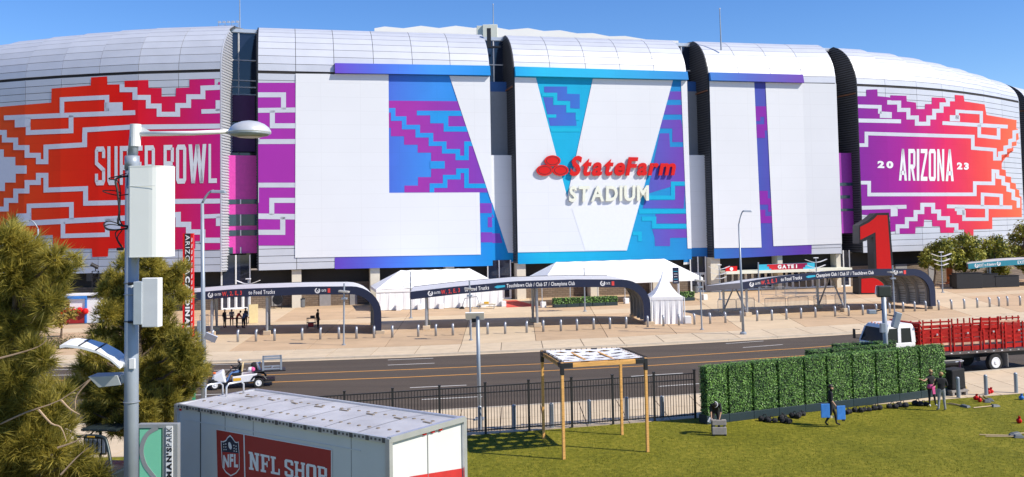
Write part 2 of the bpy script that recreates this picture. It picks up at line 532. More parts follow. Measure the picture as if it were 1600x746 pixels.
for a, b in [((-60, 572), (20, 572)), ((85, 578), (165, 576)), ((332, 570), (397, 568.5)), ((606, 562.7), (677, 560)), ((882.6, 551.3), (948, 547.5)), ((1134, 537.3), (1193, 533)), ((1395, 521.5), (1450, 516.5)),
             ((60, 587), (118, 586)), ((334, 579), (384, 577.2)), ((606, 570.7), (679, 567.7)), ((896, 557.6), (965.7, 553.6)), ((1161, 543.3), (1223, 538.6)),
             ((40, 614), (118, 614)), ((300, 617.5), (352, 616)), ((640.6, 606), (728.8, 602)), ((986, 588.3), (1067, 583.3)), ((1250, 571), (1320, 566)),
             ((659, 624.5), (754, 619.8)), ((1029, 604), (1093, 599.6)), ((300, 635), (380, 634))]:
    marking([a, b], .13, LINEW, 'road_marking')
# lawn and the near pavement
struct('lawn_soil', strip([(x, -50) for x in XS], [(x, lawn_y(x)) for x in XS], -.012), SOIL)
struct('pavement_base', strip([(x, lawn_y(x)) for x in XS], [(x, nk_y(x) - .16) for x in XS], -.03), JOINT)
struct('plaza_base', strip([(x, fk_y(x) + .16) for x in XS], [(x * 1.3, 200) for x in XS], -.03), JOINT)
near_pave = MB(); near_pave.add([(-160, 38, -.05), (-150, 38, -.05), (-150, 39, -.05)], [(0, 1, 2)])
near_pave = struct('near_pavement', near_pave, CONC)
def slab(parent, q, m, z=0.0, g=.035):
    c = sum((V((p[0], p[1], 0)) for p in q), V()) / 4
    q = [V((p[0], p[1], 0)) + (c - V((p[0], p[1], 0))).normalized() * g for p in q]
    mb = MB().hexa([(p.x, p.y, z - .12) for p in q], [(p.x, p.y, z) for p in q])
    return mb.build('slab', m, parent)
x = -42.5
while x < 44:
    x1 = x + 1.9
    e0, e1 = nk_y(x) - .17, nk_y(x1) - .17
    l0, l1 = lawn_y(x) + .02, lawn_y(x1) + .02
    m0, m1 = (e0 + l0) / 2, (e1 + l1) / 2
    slab(near_pave, [(x, l0), (x1, l1), (x1, m1), (x, m0)], CONC)
    slab(near_pave, [(x, m0), (x1, m1), (x1, e1), (x, e0)], CONC)
    x = x1
far_pave = MB(); far_pave.add([(-160, 90, -.05), (-150, 90, -.05), (-150, 91, -.05)], [(0, 1, 2)])
far_pave = struct('far_pavement', far_pave, CONC)
x = -52.0
while x < 66:
    x1 = x + 3.0
    for a, b in ((.17, 2.4), (2.4, 4.7)):
        slab(far_pave, [(x, fk_y(x) + a), (x1, fk_y(x1) + a), (x1, fk_y(x1) + b), (x, fk_y(x) + b)], CONC)
    x = x1
# the plaza: bays of tan concrete between paler bands, running up to the stadium
plaza = MB(); plaza.add([(-160, 100, -.05), (-150, 100, -.05), (-150, 101, -.05)], [(0, 1, 2)])
plaza = struct('plaza', plaza, PLAZA)
def plaza_pt(i, j):
    """i bays along the street, j rows from the pavement to the building"""
    x = -60 + i * 5.6
    y0 = fk_y(x) + 4.72
    xe = x * 1.18
    y1 = 112 + .25 * xe
    return (x + (xe - x) * j / 9, y0 + (y1 - y0) * j / 9)
for i in range(0, 23):
    for j in range(9):
        if i < 5 and j > 5: continue
        slab(plaza, [plaza_pt(i, j), plaza_pt(i + 1, j), plaza_pt(i + 1, j + 1), plaza_pt(i, j + 1)], PLAZAL if (i % 4 == 2 or j == 4) else PLAZA, g=.03)
DARKBED = mat('dark_bed_brown', (.055, .040, .026), .95, var=.4, scale=5, bump=.6, bscale=18)  # dark brown sheet added so the ground behind the pine branches reads dark
bed = MB(); bed.add([(-60, 12, .004), (-9.5, 12, .004), (-9.0, 33.5, .004), (-16, 36.3, .004), (-60, 35.6, .004)], [(0, 1, 2, 3, 4)])
struct('added_dark_bed', bed, DARKBED)
# ---- lawn: green sheet with mown, worn patches; short blades stand on it
def grass_mat():
    m, nt, p = _base('lawn_grass')
    N, L = nt.nodes, nt.links
    p.inputs['Roughness'].default_value = .9
    p.inputs['Specular IOR Level'].default_value = .15
    tc = N.new('ShaderNodeTexCoord')
    def noise(sc, det, st=None):
        n = N.new('ShaderNodeTexNoise'); n.inputs['Scale'].default_value = sc; n.inputs['Detail'].default_value = det
        if st:
            mp = N.new('ShaderNodeMapping'); mp.inputs['Scale'].default_value = st
            L.new(tc.outputs['Object'], mp.inputs[0]); L.new(mp.outputs[0], n.inputs['Vector'])
        else: L.new(tc.outputs['Object'], n.inputs['Vector'])
        return n.outputs[0]
    cr = N.new('ShaderNodeValToRGB')
    e = cr.color_ramp.elements
    e[0].position, e[0].color = .30, (.085, .090, .006, 1)
    e[1].position, e[1].color = .72, (.30, .25, .030, 1)
    k = e.new(.5); k.color = (.165, .16, .012, 1)
    a = N.new('ShaderNodeMath'); a.operation = 'MULTIPLY_ADD'; a.inputs[1].default_value = .38
    b = N.new('ShaderNodeMath'); b.operation = 'MULTIPLY'; b.inputs[1].default_value = .62
    L.new(noise(.5, 6, (1, .6, 1)), a.inputs[0]); L.new(noise(5, 6, (1, .7, 1)), b.inputs[0]); L.new(b.outputs[0], a.inputs[2])
    L.new(a.outputs[0], cr.inputs[0]); L.new(cr.outputs[0], p.inputs['Base Color'])
    bp = N.new('ShaderNodeBump'); bp.inputs['Strength'].default_value = .7; bp.inputs['Distance'].default_value = .05
    L.new(noise(28, 4), bp.inputs['Height']); L.new(bp.outputs[0], p.inputs['Normal'])
    return m
LAWN = grass_mat()
struct('lawn', strip([(x, -50) for x in XS], [(x, lawn_y(x) - .05) for x in XS], 0.0), LAWN)
BLADE = leaf_mat('grass_blade', (.10, .115, .015), (.30, .26, .05), scale=.8, rough=.8, trans=.45, spec=.1)
gb = MB(); r = random.Random(5)
vs, fs = [], []
for k in range(52000):
    d = 30.5 + 18 * r.random() ** 1.6
    x = (-.16 + .75 * r.random()) * d
    if d > lawn_y(x) - .1: continue
    h = r.uniform(.02, .05); a = r.random() * 6.28; w = .012
    dx, dy = cos(a) * w, sin(a) * w
    lx, ly = r.uniform(-.03, .03), r.uniform(-.03, .03)
    i = len(vs)
    vs += [(x - dx, d - dy, 0), (x + dx, d + dy, 0), (x + lx, d + ly, h)]
    fs.append((i, i + 1, i + 2))
gb.v, gb.f, gb.m = vs, fs, [0] * len(fs)
gb.build('grass', BLADE, kind='stuff')

# ================================================================ STADIUM
SR = V((0, 110, 0))
stad = thing('stadium', 'huge silver clad stadium with rounded roof edge and dark vertical slots across the plaza', 'stadium', SR)
def sb(mb, name, m, parent=None, **k):
    return mb.build(name, m, parent or stad, off=SR, **k)
SEAM = [(-400, 150), (0, 124), (99, 117), (200, 111), (345, 108.5), (404, 110), (765, 118.5), (1305, 129), (1336, 131), (1427, 136), (1525, 146), (1597, 160), (1800, 200)]
DT = [(-700, 190), (-500, 150), (-300, 124), (-150, 112.5), (0, 106), (100, 103.8), (200, 102.2), (344, 101.6)]
DR = [(1306, 120.2), (1338, 121.2), (1383, 122.8), (1432, 125), (1472, 127.6), (1506, 130.6), (1537, 134), (1565, 138), (1592, 142.5), (1640, 152), (1700, 168), (1800, 215)]
def depth(px):
    if px <= 344: return lerp_table(DT, px)
    if px >= 1306: return lerp_table(DR, px)
    return 110 / (1 - .25 * (px - 800) / F_PX)
def plan(px):
    p = at(px, lerp_table(SEAM, px), depth(px))
    return V((p.x, p.y, 0))
class Surf:
    def __init__(s, pts):
        s.p = [V((p[0], p[1], 0)) for p in pts]
        s.u = [0.0]
        for a, b in zip(s.p, s.p[1:]): s.u.append(s.u[-1] + (b - a).length)
        s.n = []
        for a, b in zip(s.p, s.p[1:]):
            d = (b - a).normalized(); s.n.append(V((d.y, -d.x, 0)))
    def hit(s, px, py):
        d = ray(px, py)
        best = None
        for i, (a, b) in enumerate(zip(s.p, s.p[1:])):
            e = b - a
            det = d.x * -e.y + e.x * d.y
            if abs(det) < 1e-9: continue
            t = (a.x * -e.y + e.x * a.y) / det
            k = (d.x * a.y - d.y * a.x) / det
            lo = -1e9 if i == 0 else 0
            hi = 1e9 if i == len(s.p) - 2 else 1
            if t > 0 and lo - 1e-6 <= k <= hi + 1e-6 and (best is None or t < best[0]):
                best = (t, s.u[i] + k * (s.u[i + 1] - s.u[i]), EYE + d.z * t)
        return best[1], best[2]
    def seg(s, u):
        for i in range(len(s.u) - 2):
            if u < s.u[i + 1]: return i
        return len(s.u) - 2
    def pos(s, u, z, off=0.0):
        i = s.seg(u)
        k = (u - s.u[i]) / (s.u[i + 1] - s.u[i])
        p = s.p[i].lerp(s.p[i + 1], k) + s.n[i] * off
        return V((p.x, p.y, z))
SECS = [[-700, -560, -450, -360, -290, -220, -150, -85, -20, 40, 96, 155, 216, 279, 344],
        [403, 462, 522, 584, 645, 704, 765],
        [804, 860, 916, 970, 1023, 1073],
        [1108, 1155, 1205, 1253, 1306],
        [1339, 1383, 1432, 1472, 1506, 1537, 1565, 1592],
        [1604, 1640, 1700, 1800]]
ALLPX = [p for s in SECS for p in s]
WALL = Surf([plan(p) for p in ALLPX])
UOF = {p: u for p, u in zip(ALLPX, WALL.u)}
zb0, zb1 = WALL.hit(397, 423.5)[1], WALL.hit(1319, 396.5)[1]
U0, U1 = UOF[403], UOF[1306]
def zbot(u): return zb0 + (zb1 - zb0) * min(1, max(0, (u - U0) / (U1 - U0)))
ZS = 26.4
def ztop_rise(u):
    return lerp_table([(UOF[-290], 4.6), (UOF[-20], 5.5), (UOF[216], 5.9), (UOF[403], 5.9), (UOF[1306], 6.0), (UOF[1432], 5.3), (UOF[1592], 3.9), (UOF[1800], 2.0)], u)
TH = radians(72)
NA = 8
def arc(u, k, depth_=7.0):
    """k-th ring of the rounded edge: setback and height"""
    t = TH * k / NA
    s, zz = 6.2 * (1 - cos(t)), sin(t) / sin(TH)
    return s, ZS + ztop_rise(u) * zz
for S_ in SECS: pass
def wallpt(u, z, off=0.0): return WALL.pos(u, z, off)
def mitre(u, eps=1e-4):
    a, b = WALL.seg(u - eps), WALL.seg(u + eps)
    n = WALL.n[max(a, 0)] + WALL.n[b]
    n.normalize()
    return n / max(.5, n.dot(WALL.n[b]))
def secpt(sec, u, z, off):
    """point on the wall, mitred at the facet edges inside a section"""
    us = [UOF[p] for p in sec]
    i = WALL.seg(min(max(u, us[0] + 1e-5), us[-1] - 1e-5))
    k = (u - WALL.u[i]) / (WALL.u[i + 1] - WALL.u[i])
    n0 = mitre(WALL.u[i]) if WALL.u[i] > us[0] + 1e-4 else WALL.n[i]
    n1 = mitre(WALL.u[i + 1]) if WALL.u[i + 1] < us[-1] - 1e-4 else WALL.n[i]
    p = WALL.p[i].lerp(WALL.p[i + 1], k) + n0.lerp(n1, k) * off
    return V((p.x, p.y, z))
panels = []
NROW = 28
def cell(sec, ua, ub, za, zbb, sa, sb_, g=.028, th=.09):
    """cladding cassette between two facet edges; sa, sb_ = setback at its lower and upper edge"""
    q = []
    for u, z, s in ((ua + g, za, sa), (ub - g, za, sa), (ub - g, zbb, sb_), (ua + g, zbb, sb_)):
        q.append((u, z, s))
    dz = V((0, sb_ - sa, zbb - za)); l = sqrt((sb_ - sa) ** 2 + (zbb - za) ** 2)
    gz, gs = g * (zbb - za) / l, g * (sb_ - sa) / l
    lo = [(q[0][0], q[0][1] + gz, q[0][2] + gs), (q[1][0], q[1][1] + gz, q[1][2] + gs), (q[2][0], q[2][1] - gz, q[2][2] - gs), (q[3][0], q[3][1] - gz, q[3][2] - gs)]
    F = [secpt(sec, u, z, -s) for u, z, s in lo]
    n = (F[1] - F[0]).cross(F[3] - F[0]).normalized()
    B = [p - n * th for p in F]
    return F + B, [(0, 1, 2, 3), (0, 4, 5, 1), (1, 5, 6, 2), (2, 6, 7, 3), (3, 7, 4, 0)]
single, rest, back = [], MB(), MB()
for si, sec in enumerate(SECS):
    for a, b in zip(sec, sec[1:]):
        ua, ub = UOF[a], UOF[b]
        um = (ua + ub) / 2
        for k in range(NA):
            s0, z0 = arc(um, k); s1, z1 = arc(um, k + 1)
            if k == 0: z0 += .14
            c = cell(sec, ua, ub, z0, z1, s0, s1)
            if -90 <= a < 1640: single.append(c)
            else: rest.add(*c)
        zb = zbot(um)
        for k in range(NROW):
            z0 = zb + (ZS - .14 - zb) * k / NROW; z1 = zb + (ZS - .14 - zb) * (k + 1) / NROW
            c = cell(sec, ua, ub, z0, z1, 0, 0)
            if -20 <= a <= 1600 and (k in (0, 1, NROW - 1)) and si in (0, 1, 4): single.append(c)
            else: rest.add(*c)
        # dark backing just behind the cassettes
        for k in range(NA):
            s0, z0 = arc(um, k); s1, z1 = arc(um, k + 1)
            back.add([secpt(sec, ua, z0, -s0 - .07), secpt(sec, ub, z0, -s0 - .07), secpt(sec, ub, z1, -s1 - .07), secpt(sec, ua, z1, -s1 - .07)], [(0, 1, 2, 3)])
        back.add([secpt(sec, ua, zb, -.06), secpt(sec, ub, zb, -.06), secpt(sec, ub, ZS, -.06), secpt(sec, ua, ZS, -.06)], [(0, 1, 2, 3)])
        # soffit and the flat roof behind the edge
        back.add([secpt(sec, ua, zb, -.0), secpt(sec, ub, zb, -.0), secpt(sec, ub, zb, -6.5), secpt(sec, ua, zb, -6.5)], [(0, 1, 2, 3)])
        s1, z1 = arc(um, NA)
        rest.add([secpt(sec, ua, z1, -s1), secpt(sec, ub, z1, -s1), secpt(sec, ub, z1 + 1.2, -s1 - 12), secpt(sec, ua, z1 + 1.2, -s1 - 12)], [(0, 1, 2, 3)])
print('PANELS single', len(single))
for vs, fs in single[:300]:
    MB().add(vs, fs).build('cladding_panel', SILVER, stad, off=SR)
for vs, fs in single[300:]: rest.add(vs, fs)
sb(rest, 'cladding', SILVER, kind='stuff')
sb(back, 'backing_wall', SHADE_BACKING)
# ---- end caps of the sections: dark louvred fins at the left ends of 3, 4, 5, 6; pale ones at right end of 1 and left of 2
def cap(u, n, out, depth_, m, name, slats=True, th=.12):
    """vertical fin in the plane across the wall at u; n = outward wall normal, out = direction the cap faces"""
    base = WALL.pos(u, 0)
    zb = zbot(u)
    prof = [(0, zb), (0, ZS)] + [arc(u, k) for k in range(1, NA + 1)]
    prof = [p for p in prof if p[0] <= depth_]
    zt = prof[-1][1]
    prof += [(depth_, zt - .3), (depth_, zb)]
    P = [base - n * s + V((0, 0, z)) for s, z in prof]
    mb = MB()
    a, b = P, [p + out * th for p in P]
    # solid fin
    mb.add(a + b, [tuple(range(len(a))), tuple(range(2 * len(a) - 1, len(a) - 1, -1))] + [(i, (i + 1) % len(a), len(a) + (i + 1) % len(a), len(a) + i) for i in range(len(a))])
    f = sb(mb, name, DARKM if m is LOUVRE else SILVER)
    if not slats: return f
    lv = MB()
    z = zb + .2
    while z < zt - .3:
        s0 = 0.0
        if z > ZS:
            for (p0, q0), (p1, q1) in zip(prof[1:-2], prof[2:-2]):
                if q0 <= z <= q1: s0 = p0 + (p1 - p0) * (z - q0) / (q1 - q0)
        a0 = base - n * (s0 + .06) + V((0, 0, z)) + out * th
        b0 = base - n * (depth_ - .05) + V((0, 0, z)) + out * th
        h, t = .17, .09
        lv.add([a0, b0, b0 + out * t + V((0, 0, -.07)), a0 + out * t + V((0, 0, -.07)), a0 + V((0, 0, h * .6)), b0 + V((0, 0, h * .6)), b0 + out * t + V((0, 0, h * .35)), a0 + out * t + V((0, 0, h * .35))],
               [(0, 1, 2, 3), (7, 6, 5, 4), (3, 2, 6, 7), (0, 3, 7, 4), (1, 5, 6, 2)])
        z += .31
    sb(lv, 'louvre', m, f, kind='stuff')
    # rust coloured seam strip
    c0 = base - n * .03 + V((0, 0, ZS - 1.1)) + out * (th + .18)
    MB().bar(c0, base - n * (depth_ - .1) + V((0, 0, ZS - 1.1)) + out * (th + .18), .18, .05, up=out).build('seam_strip', mat('rust_strip', (.14, .06, .03), .7), f, off=SR) if m is LOUVRE and name == 'end_cap' else None
    return f
for p, d_ in ((804, 5.6), (1108, 5.9), (1339, 6.1), (1604, 6.1)):
    u = UOF[p]
    i = WALL.seg(u + 1e-4)
    n = WALL.n[i]; t = V((-n.y, n.x, 0))
    cap(u, n, -t, d_, LOUVRE, 'end_cap')
u = UOF[344]; i = WALL.seg(u - 1e-4); n = WALL.n[i]; t = V((-n.y, n.x, 0))
cap(u, n, t, 3.3, LOUVREL, 'end_cap')
for p in (765, 1073, 1306, 1592):
    u = UOF[p]; i = WALL.seg(u - 1e-4); n = WALL.n[i]; t = V((-n.y, n.x, 0))
    cap(u, n, t, 5.6, LOUVREL, 'return_wall', slats=False, th=-.12)
u = UOF[403]; i = WALL.seg(u + 1e-4); n = WALL.n[i]; t = V((-n.y, n.x, 0))
cap(u, n, -t, 5.6, LOUVRE, 'return_wall')
# ---- slots between the sections
MULL = mat('mullion_white', (.7, .7, .72), .4)
SLOTW = mat('slot_panel_grey', (.20, .22, .26), .5, .2, var=.05)
def slot(pl, pr, yblock, block_r, lines, film=None, topglass=26.4, blockmat=None):
    ul, ur = UOF[pl], UOF[pr]
    A, B = WALL.pos(ul - 1e-4, 0), WALL.pos(ur + 1e-4, 0)
    t = (B - A).normalized(); n = V((t.y, -t.x, 0))
    L = (B - A).length
    ztop = arc((ul + ur) / 2, NA)[1] - .5
    zmid = topglass
    def P(k, z, r): 
        p = A + t * (k * L) - n * r
        return V((p.x, p.y, z))
    g = MB(); r0 = 5.2
    # dark curtain wall: panes with white bars
    zs = [zbot(ul)] + lines + [ztop]
    fr = MB()
    for z0, z1 in zip(zs, zs[1:]):
        for k0, k1 in ((-.25, .12), (.12, .56), (.56, 1.1)):
            pn = MB().add([P(k0 + .004, z0 + .05, r0), P(k1 - .004, z0 + .05, r0), P(k1 - .004, z1 - .05, r0), P(k0 + .004, z1 - .05, r0)], [(0, 1, 2, 3)])
            sb(pn, 'window_pane', GLASSD)
    for k in (.12, .56):
        fr.bar(P(k, zs[0], r0 - .06), P(k, zs[-1], r0 - .06), .14)
    for z in zs[1:]:
        fr.bar(P(-.25, z, r0 - .07), P(1.1, z, r0 - .07), .12)
    sb(fr, 'window_frame', MULL)
    tp = MB().hexa([P(-.3, ztop, r0 - .2), P(1.2, ztop, r0 - .2), P(1.2, ztop, 12), P(-.3, ztop, 12)], [P(-.3, ztop + .4, r0 - .2), P(1.2, ztop + .4, r0 - .2), P(1.2, ztop + .4, 12), P(-.3, ztop + .4, 12)])
    sb(tp, 'roof_edge', ALUM)
    # projecting lower bay
    bs = Surf([A - n * block_r - t * 1.5, B - n * block_r + t * .0])
    return dict(A=A, B=B, t=t, n=n, L=L, P=P, surf=bs)
def bay(sl, z0, z1, r, m, name='bay_wall', k0=-.12, k1=1.0):
    P = sl['P']
    mb = MB().hexa([P(k0, z0, r), P(k1, z0, r), P(k1, z0, 5.1), P(k0, z0, 5.1)], [P(k0, z1, r), P(k1, z1, r), P(k1, z1, 5.1), P(k0, z1, 5.1)])
    return sb(mb, name, m)
def zof(px, py, r=2.0):
    return WALL.hit(px, py)[1]
s1 = slot(344, 403, 240, 2, [zof(380, 138), zof(380, 126), zof(380, 115), zof(380, 82)])
s2 = slot(765, 804, 240, 2, [zof(780, 120), zof(780, 90)])
s3 = slot(1073, 1108, 240, 2, [zof(1090, 120), zof(1090, 100)])
s4 = slot(1306, 1339, 240, 2, [zof(1320, 140), zof(1320, 110)])
SLFILM = []
Z240 = {}
for sl, px, dark in ((s2, 782, 1), (s3, 1095, 1)):
    zz = zof(px, 241)
    bay(sl, zbot(UOF[765]) , zz, 1.6, SILVER)
    bay(sl, zz + .002, zof(px, 137), 3.4, SLOTW, 'bay_upper_wall')
    bay(sl, zof(px, 137) + .002, zof(px, 121), 3.5, mat('blue_panel', (.015, .08, .28), .5), 'bay_band')
zz1 = zof(372, 241)
bay(s1, zof(372, 397), zz1, 1.9, mat('bay_pink', (.62, .05, .36), .55))
bay(s1, zof(372, 232), zof(372, 200), 4.4, mat('purple_dark', (.07, .008, .10), .5), 'bay_band')
bay(s1, zof(372, 182), zof(372, 140), 4.6, mat('purple_dark_film', (.085, .01, .11), .5), 'bay_band', .35, 1.0)
zz4 = zof(1325, 238)
bay(s4, zof(1325, 365), zz4, 1.4, mat('bay_purple', (.30, .025, .33), .55))
# glass bands and entries let into the purple bays
def strip_glass(sl, z0, z1, r, k0=-.12, k1=1.0, m=None, frames=True):
    P = sl['P']
    o = sb(MB().hexa([P(k0, z0, r), P(k1, z0, r), P(k1, z0, r + .3), P(k0, z0, r + .3)], [P(k0, z1, r), P(k1, z1, r), P(k1, z1, r + .3), P(k0, z1, r + .3)]), 'window', m or mat('slot_glass', (.035, .07, .10), .15))
    if frames:
        fr = MB()
        for k in (.12, .56): fr.bar(P(k, z0, r - .02), P(k, z1, r - .02), .12)
        sb(fr, 'frame', MULL, o)
for y0, y1, k0 in ((318.5, 311, -.12), (353, 335, -.12), (369, 360, .25)):
    strip_glass(s1, zof(372, y0), zof(372, y1), 1.86, k0)
strip_glass(s1, zof(372, 397), zof(372, 387), 1.86, -.12, .35)
for y0, y1, k0, k1 in ((290, 285, 0, 1), (310, 305, 0, .8), (330, 326, 0, 1), (350, 336, .0, .35)):
    strip_glass(s4, zof(1325, y0), zof(1325, y1), 1.36, k0, k1, frames=False)
# ---- ground storey
base = MB()
GR = 1.6
def gpt(u, z, r): return WALL.pos(u, z, -r)
brickw = MB(); darkb = MB()
allu = [u for u in WALL.u if UOF[-290] <= u <= UOF[1800]]
for ua, ub in zip(allu, allu[1:]):
    za, zb_ = zbot(ua), zbot(ub)
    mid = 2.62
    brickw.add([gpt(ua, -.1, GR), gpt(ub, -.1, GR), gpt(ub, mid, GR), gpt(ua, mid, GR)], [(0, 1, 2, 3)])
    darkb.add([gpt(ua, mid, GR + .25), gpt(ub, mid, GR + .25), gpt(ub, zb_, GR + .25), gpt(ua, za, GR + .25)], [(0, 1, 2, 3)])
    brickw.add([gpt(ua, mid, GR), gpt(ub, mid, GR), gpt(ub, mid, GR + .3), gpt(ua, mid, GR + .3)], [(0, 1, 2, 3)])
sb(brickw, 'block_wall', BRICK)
sb(darkb, 'painted_shade_wall', SHADE_BACKING)  # near-black band: the overhang's shade is painted into this wall
def colm(px0, px1, y=440, m=CREAM):
    u0, z = WALL.hit(px0, y); u1, _ = WALL.hit(px1, y)
    mb = MB().hexa([gpt(u0, -.1, .35), gpt(u1, -.1, .35), gpt(u1, -.1, GR + .2), gpt(u0, -.1, GR + .2)], [gpt(u0, zbot(u0) - .02, .35), gpt(u1, zbot(u0) - .02, .35), gpt(u1, zbot(u0) - .02, GR + .2), gpt(u0, zbot(u0) - .02, GR + .2)])
    return sb(mb, 'column', m, bevel=.02)
for a, b in ((456, 471), (579, 594), (697, 711), (809, 823), (924, 937), (1022, 1034), (1113, 1128), (1218, 1226), (1310, 1317)): colm(a, b)
def wall_item(px0, px1, y0, y1, r, m, name, th=.12, parent=None):
    """flat item on the ground-storey wall, from pixel box"""
    u0, z1 = WALL.hit(px0, y0); u1, z0 = WALL.hit(px1, y1)
    z0 = max(z0, .0)
    mb = MB().hexa([gpt(u0, z0, r), gpt(u1, z0, r), gpt(u1, z0, r + th), gpt(u0, z0, r + th)], [gpt(u0, z1, r), gpt(u1, z1, r), gpt(u1, z1, r + th), gpt(u0, z1, r + th)])
    return sb(mb, name, m, parent)
def entry(px0, px1, yt, yb, n, ydoor, m=GLASSD):
    """glazed entry: panes with white frames above a row of doors"""
    u0, zt = WALL.hit(px0, yt); u1, zb = WALL.hit(px1, yt)
    zd = 2.35
    o = sb(MB().hexa([gpt(u0, 0, GR - .1), gpt(u1, 0, GR - .1), gpt(u1, 0, GR + .1), gpt(u0, 0, GR + .1)], [gpt(u0, zt, GR - .1), gpt(u1, zt, GR - .1), gpt(u1, zt, GR + .1), gpt(u0, zt, GR + .1)]), 'entrance_glazing', m)
    fr = MB()
    for k in range(n + 1):
        u = u0 + (u1 - u0) * k / n
        fr.bar(gpt(u, 0, GR - .16), gpt(u, zd, GR - .16), .11)
    for k in (0, .5, 1):
        u = u0 + (u1 - u0) * k
        fr.bar(gpt(u, zd, GR - .16), gpt(u, zt, GR - .16), .13)
    for z in (.08, zd): fr.bar(gpt(u0, z, GR - .165), gpt(u1, z, GR - .165), .14)
    sb(fr, 'frame', WHITE, o)
    for k in range(n):
        ua, ub = u0 + (u1 - u0) * (k + .12) / n, u0 + (u1 - u0) * (k + .88) / n
        d = MB()
        for a, b in (((ua, .15), (ub, .15)), ((ua, zd - .15), (ub, zd - .15)), ((ua, .15), (ua, zd - .15)), ((ub, .15), (ub, zd - .15))):
            d.bar(gpt(a[0], a[1], GR - .13), gpt(b[0], b[1], GR - .13), .09)
        sb(d, 'door', WHITE, o)
entry(347, 392, 400, 480, 4, 0)
entry(766, 802, 408, 470, 3, 0)
entry(1086, 1110, 402, 458, 2, 0)
entry(1131, 1216, 428, 452, 8, 0)
entry(1228, 1308, 428, 448, 8, 0)
entry(1319, 1338, 392, 445, 2, 0)
# entrance canopy ledge over the gate doors
u0, _ = WALL.hit(1128, 425); u1, _ = WALL.hit(1322, 422)
zc = zof(1220, 421)
sb(MB().hexa([gpt(u0, zc - .35, -1.2), gpt(u1, zc - .35, -1.2), gpt(u1, zc - .35, GR), gpt(u0, zc - .35, GR)], [gpt(u0, zc, -1.2), gpt(u1, zc, -1.2), gpt(u1, zc, GR), gpt(u0, zc, GR)]), 'entrance_ledge', OFFW)
for x0, x1 in ((424, 440), (500, 518), (548, 560), (1413, 1432), (1466, 1476)):
    wall_item(x0, x1, lerp_table([(400, 464), (1500, 412)], x0) if x0 < 1000 else 414, 480 if x0 < 1000 else 440, GR - .08, mat('service_door', (.26, .25, .25), .6), 'service_door')
# ---- white fabric roof rising behind the edge
rm = MB()
PK = [(585, 44.5), (601, 41.7), (630, 44.5), (658, 40.6), (686, 44.2), (712, 40.5), (740, 44), (765, 41), (795, 46.8), (825, 44.2), (850, 48.8), (875, 47.5), (902, 52.5), (926, 52), (952, 57), (977, 56.5), (1010, 62), (1060, 64)]
P = [at(x, y, 150 + .25 * (x - 800) / 10) for x, y in PK]
n = len(P)
for i in range(n - 1):
    a, b = P[i], P[i + 1]
    rm.add([V((a.x, a.y, 28)), V((b.x, b.y, 28)), b, a, V((a.x, a.y + 45, a.z - 1)), V((b.x, b.y + 45, b.z - 1))], [(0, 1, 2, 3), (3, 2, 5, 4)])
sb(rm, 'roof_membrane', ROOFMEM, smooth=False)
rb = MB(); c = at(766, 48, 138)
rb.box((c.x, c.y, c.z - 1.5), (2.2, 3, 4.2)); rb.box((c.x - 1.5, c.y, c.z - .3), (1.0, 2.4, 1.6))
sb(rb, 'roof_plant_box', OFFW, bevel=.05)
ft = MB(); c = at(764, 60, 112); ft.box(c, (.5, .4, 2.4)); ft.box((c.x + .6, c.y, c.z - 1.1), (1.6, .5, .2))
sb(ft, 'roof_fixture', DARKM)

# ================================================================ WALL MURALS (printed film on the cladding)
def densify(poly, step=12):
    out = []
    for a, b in zip(poly, poly[1:] + poly[:1]):
        d = max(abs(a[0] - b[0]), abs(a[1] - b[1]))
        k = max(1, int(d / step))
        out += [(a[0] + (b[0] - a[0]) * i / k, a[1] + (b[1] - a[1]) * i / k) for i in range(k)]
    return out
def stroke(pts, w):
    """right-angled ribbon of width w with mitred corners, as one outline"""
    P = [V((x, y, 0)) for x, y in pts]
    h = w / 2
    D = [(b - a).normalized() for a, b in zip(P, P[1:])]
    Lf, Rt = [], []
    for i, p in enumerate(P):
        d0, d1 = D[max(i - 1, 0)], D[min(i, len(D) - 1)]
        n0, n1 = V((-d0.y, d0.x, 0)), V((-d1.y, d1.x, 0))
        m = (n0 + n1) / max(.35, 1 + n0.dot(n1))
        Lf.append(p + m * h); Rt.append(p - m * h)
    return [[(q.x, q.y) for q in Lf + Rt[::-1]]]
def sheet(polys, surf, spans, off, mb=None, th=.03):
    """polygons in photo pixels laid on a wall surface, cut at its folds and kept inside the spans (u ranges)"""
    mb = mb or MB()
    bm = bmesh.new()
    for poly in polys:
        uv = [surf.hit(x, y) for x, y in densify(poly)]
        vs = [bm.verts.new((u, z, 0)) for u, z in uv]
        try: bm.faces.new(vs)
        except Exception: pass
    bm.normal_update()
    bmesh.ops.triangulate(bm, faces=bm.faces[:])
    cuts = sorted(set([round(c, 5) for sp in spans for c in sp] + [round(c, 5) for c in surf.u[1:-1]]))
    for c in cuts:
        bmesh.ops.bisect_plane(bm, geom=bm.verts[:] + bm.edges[:] + bm.faces[:], plane_co=(c, 0, 0), plane_no=(1, 0, 0), dist=1e-5)
    for f in bm.faces:
        cu = sum(v.co.x for v in f.verts) / len(f.verts)
        if not any(a <= cu <= b for a, b in spans): continue
        P = []
        for v in f.verts:
            i = surf.seg(cu)
            k = (v.co.x - surf.u[i]) / (surf.u[i + 1] - surf.u[i])
            q = surf.p[i].lerp(surf.p[i + 1], k) + surf.n[i] * off
            P.append(V((q.x, q.y, v.co.y)))
        nn = (P[1] - P[0]).cross(P[2] - P[0])
        if nn.dot(surf.n[surf.seg(cu)]) < 0: P.reverse()
        mb.add(P, [tuple(range(len(P)))])
    bm.free()
    return mb
def span(i): return (UOF[SECS[i][0]], UOF[SECS[i][-1]])
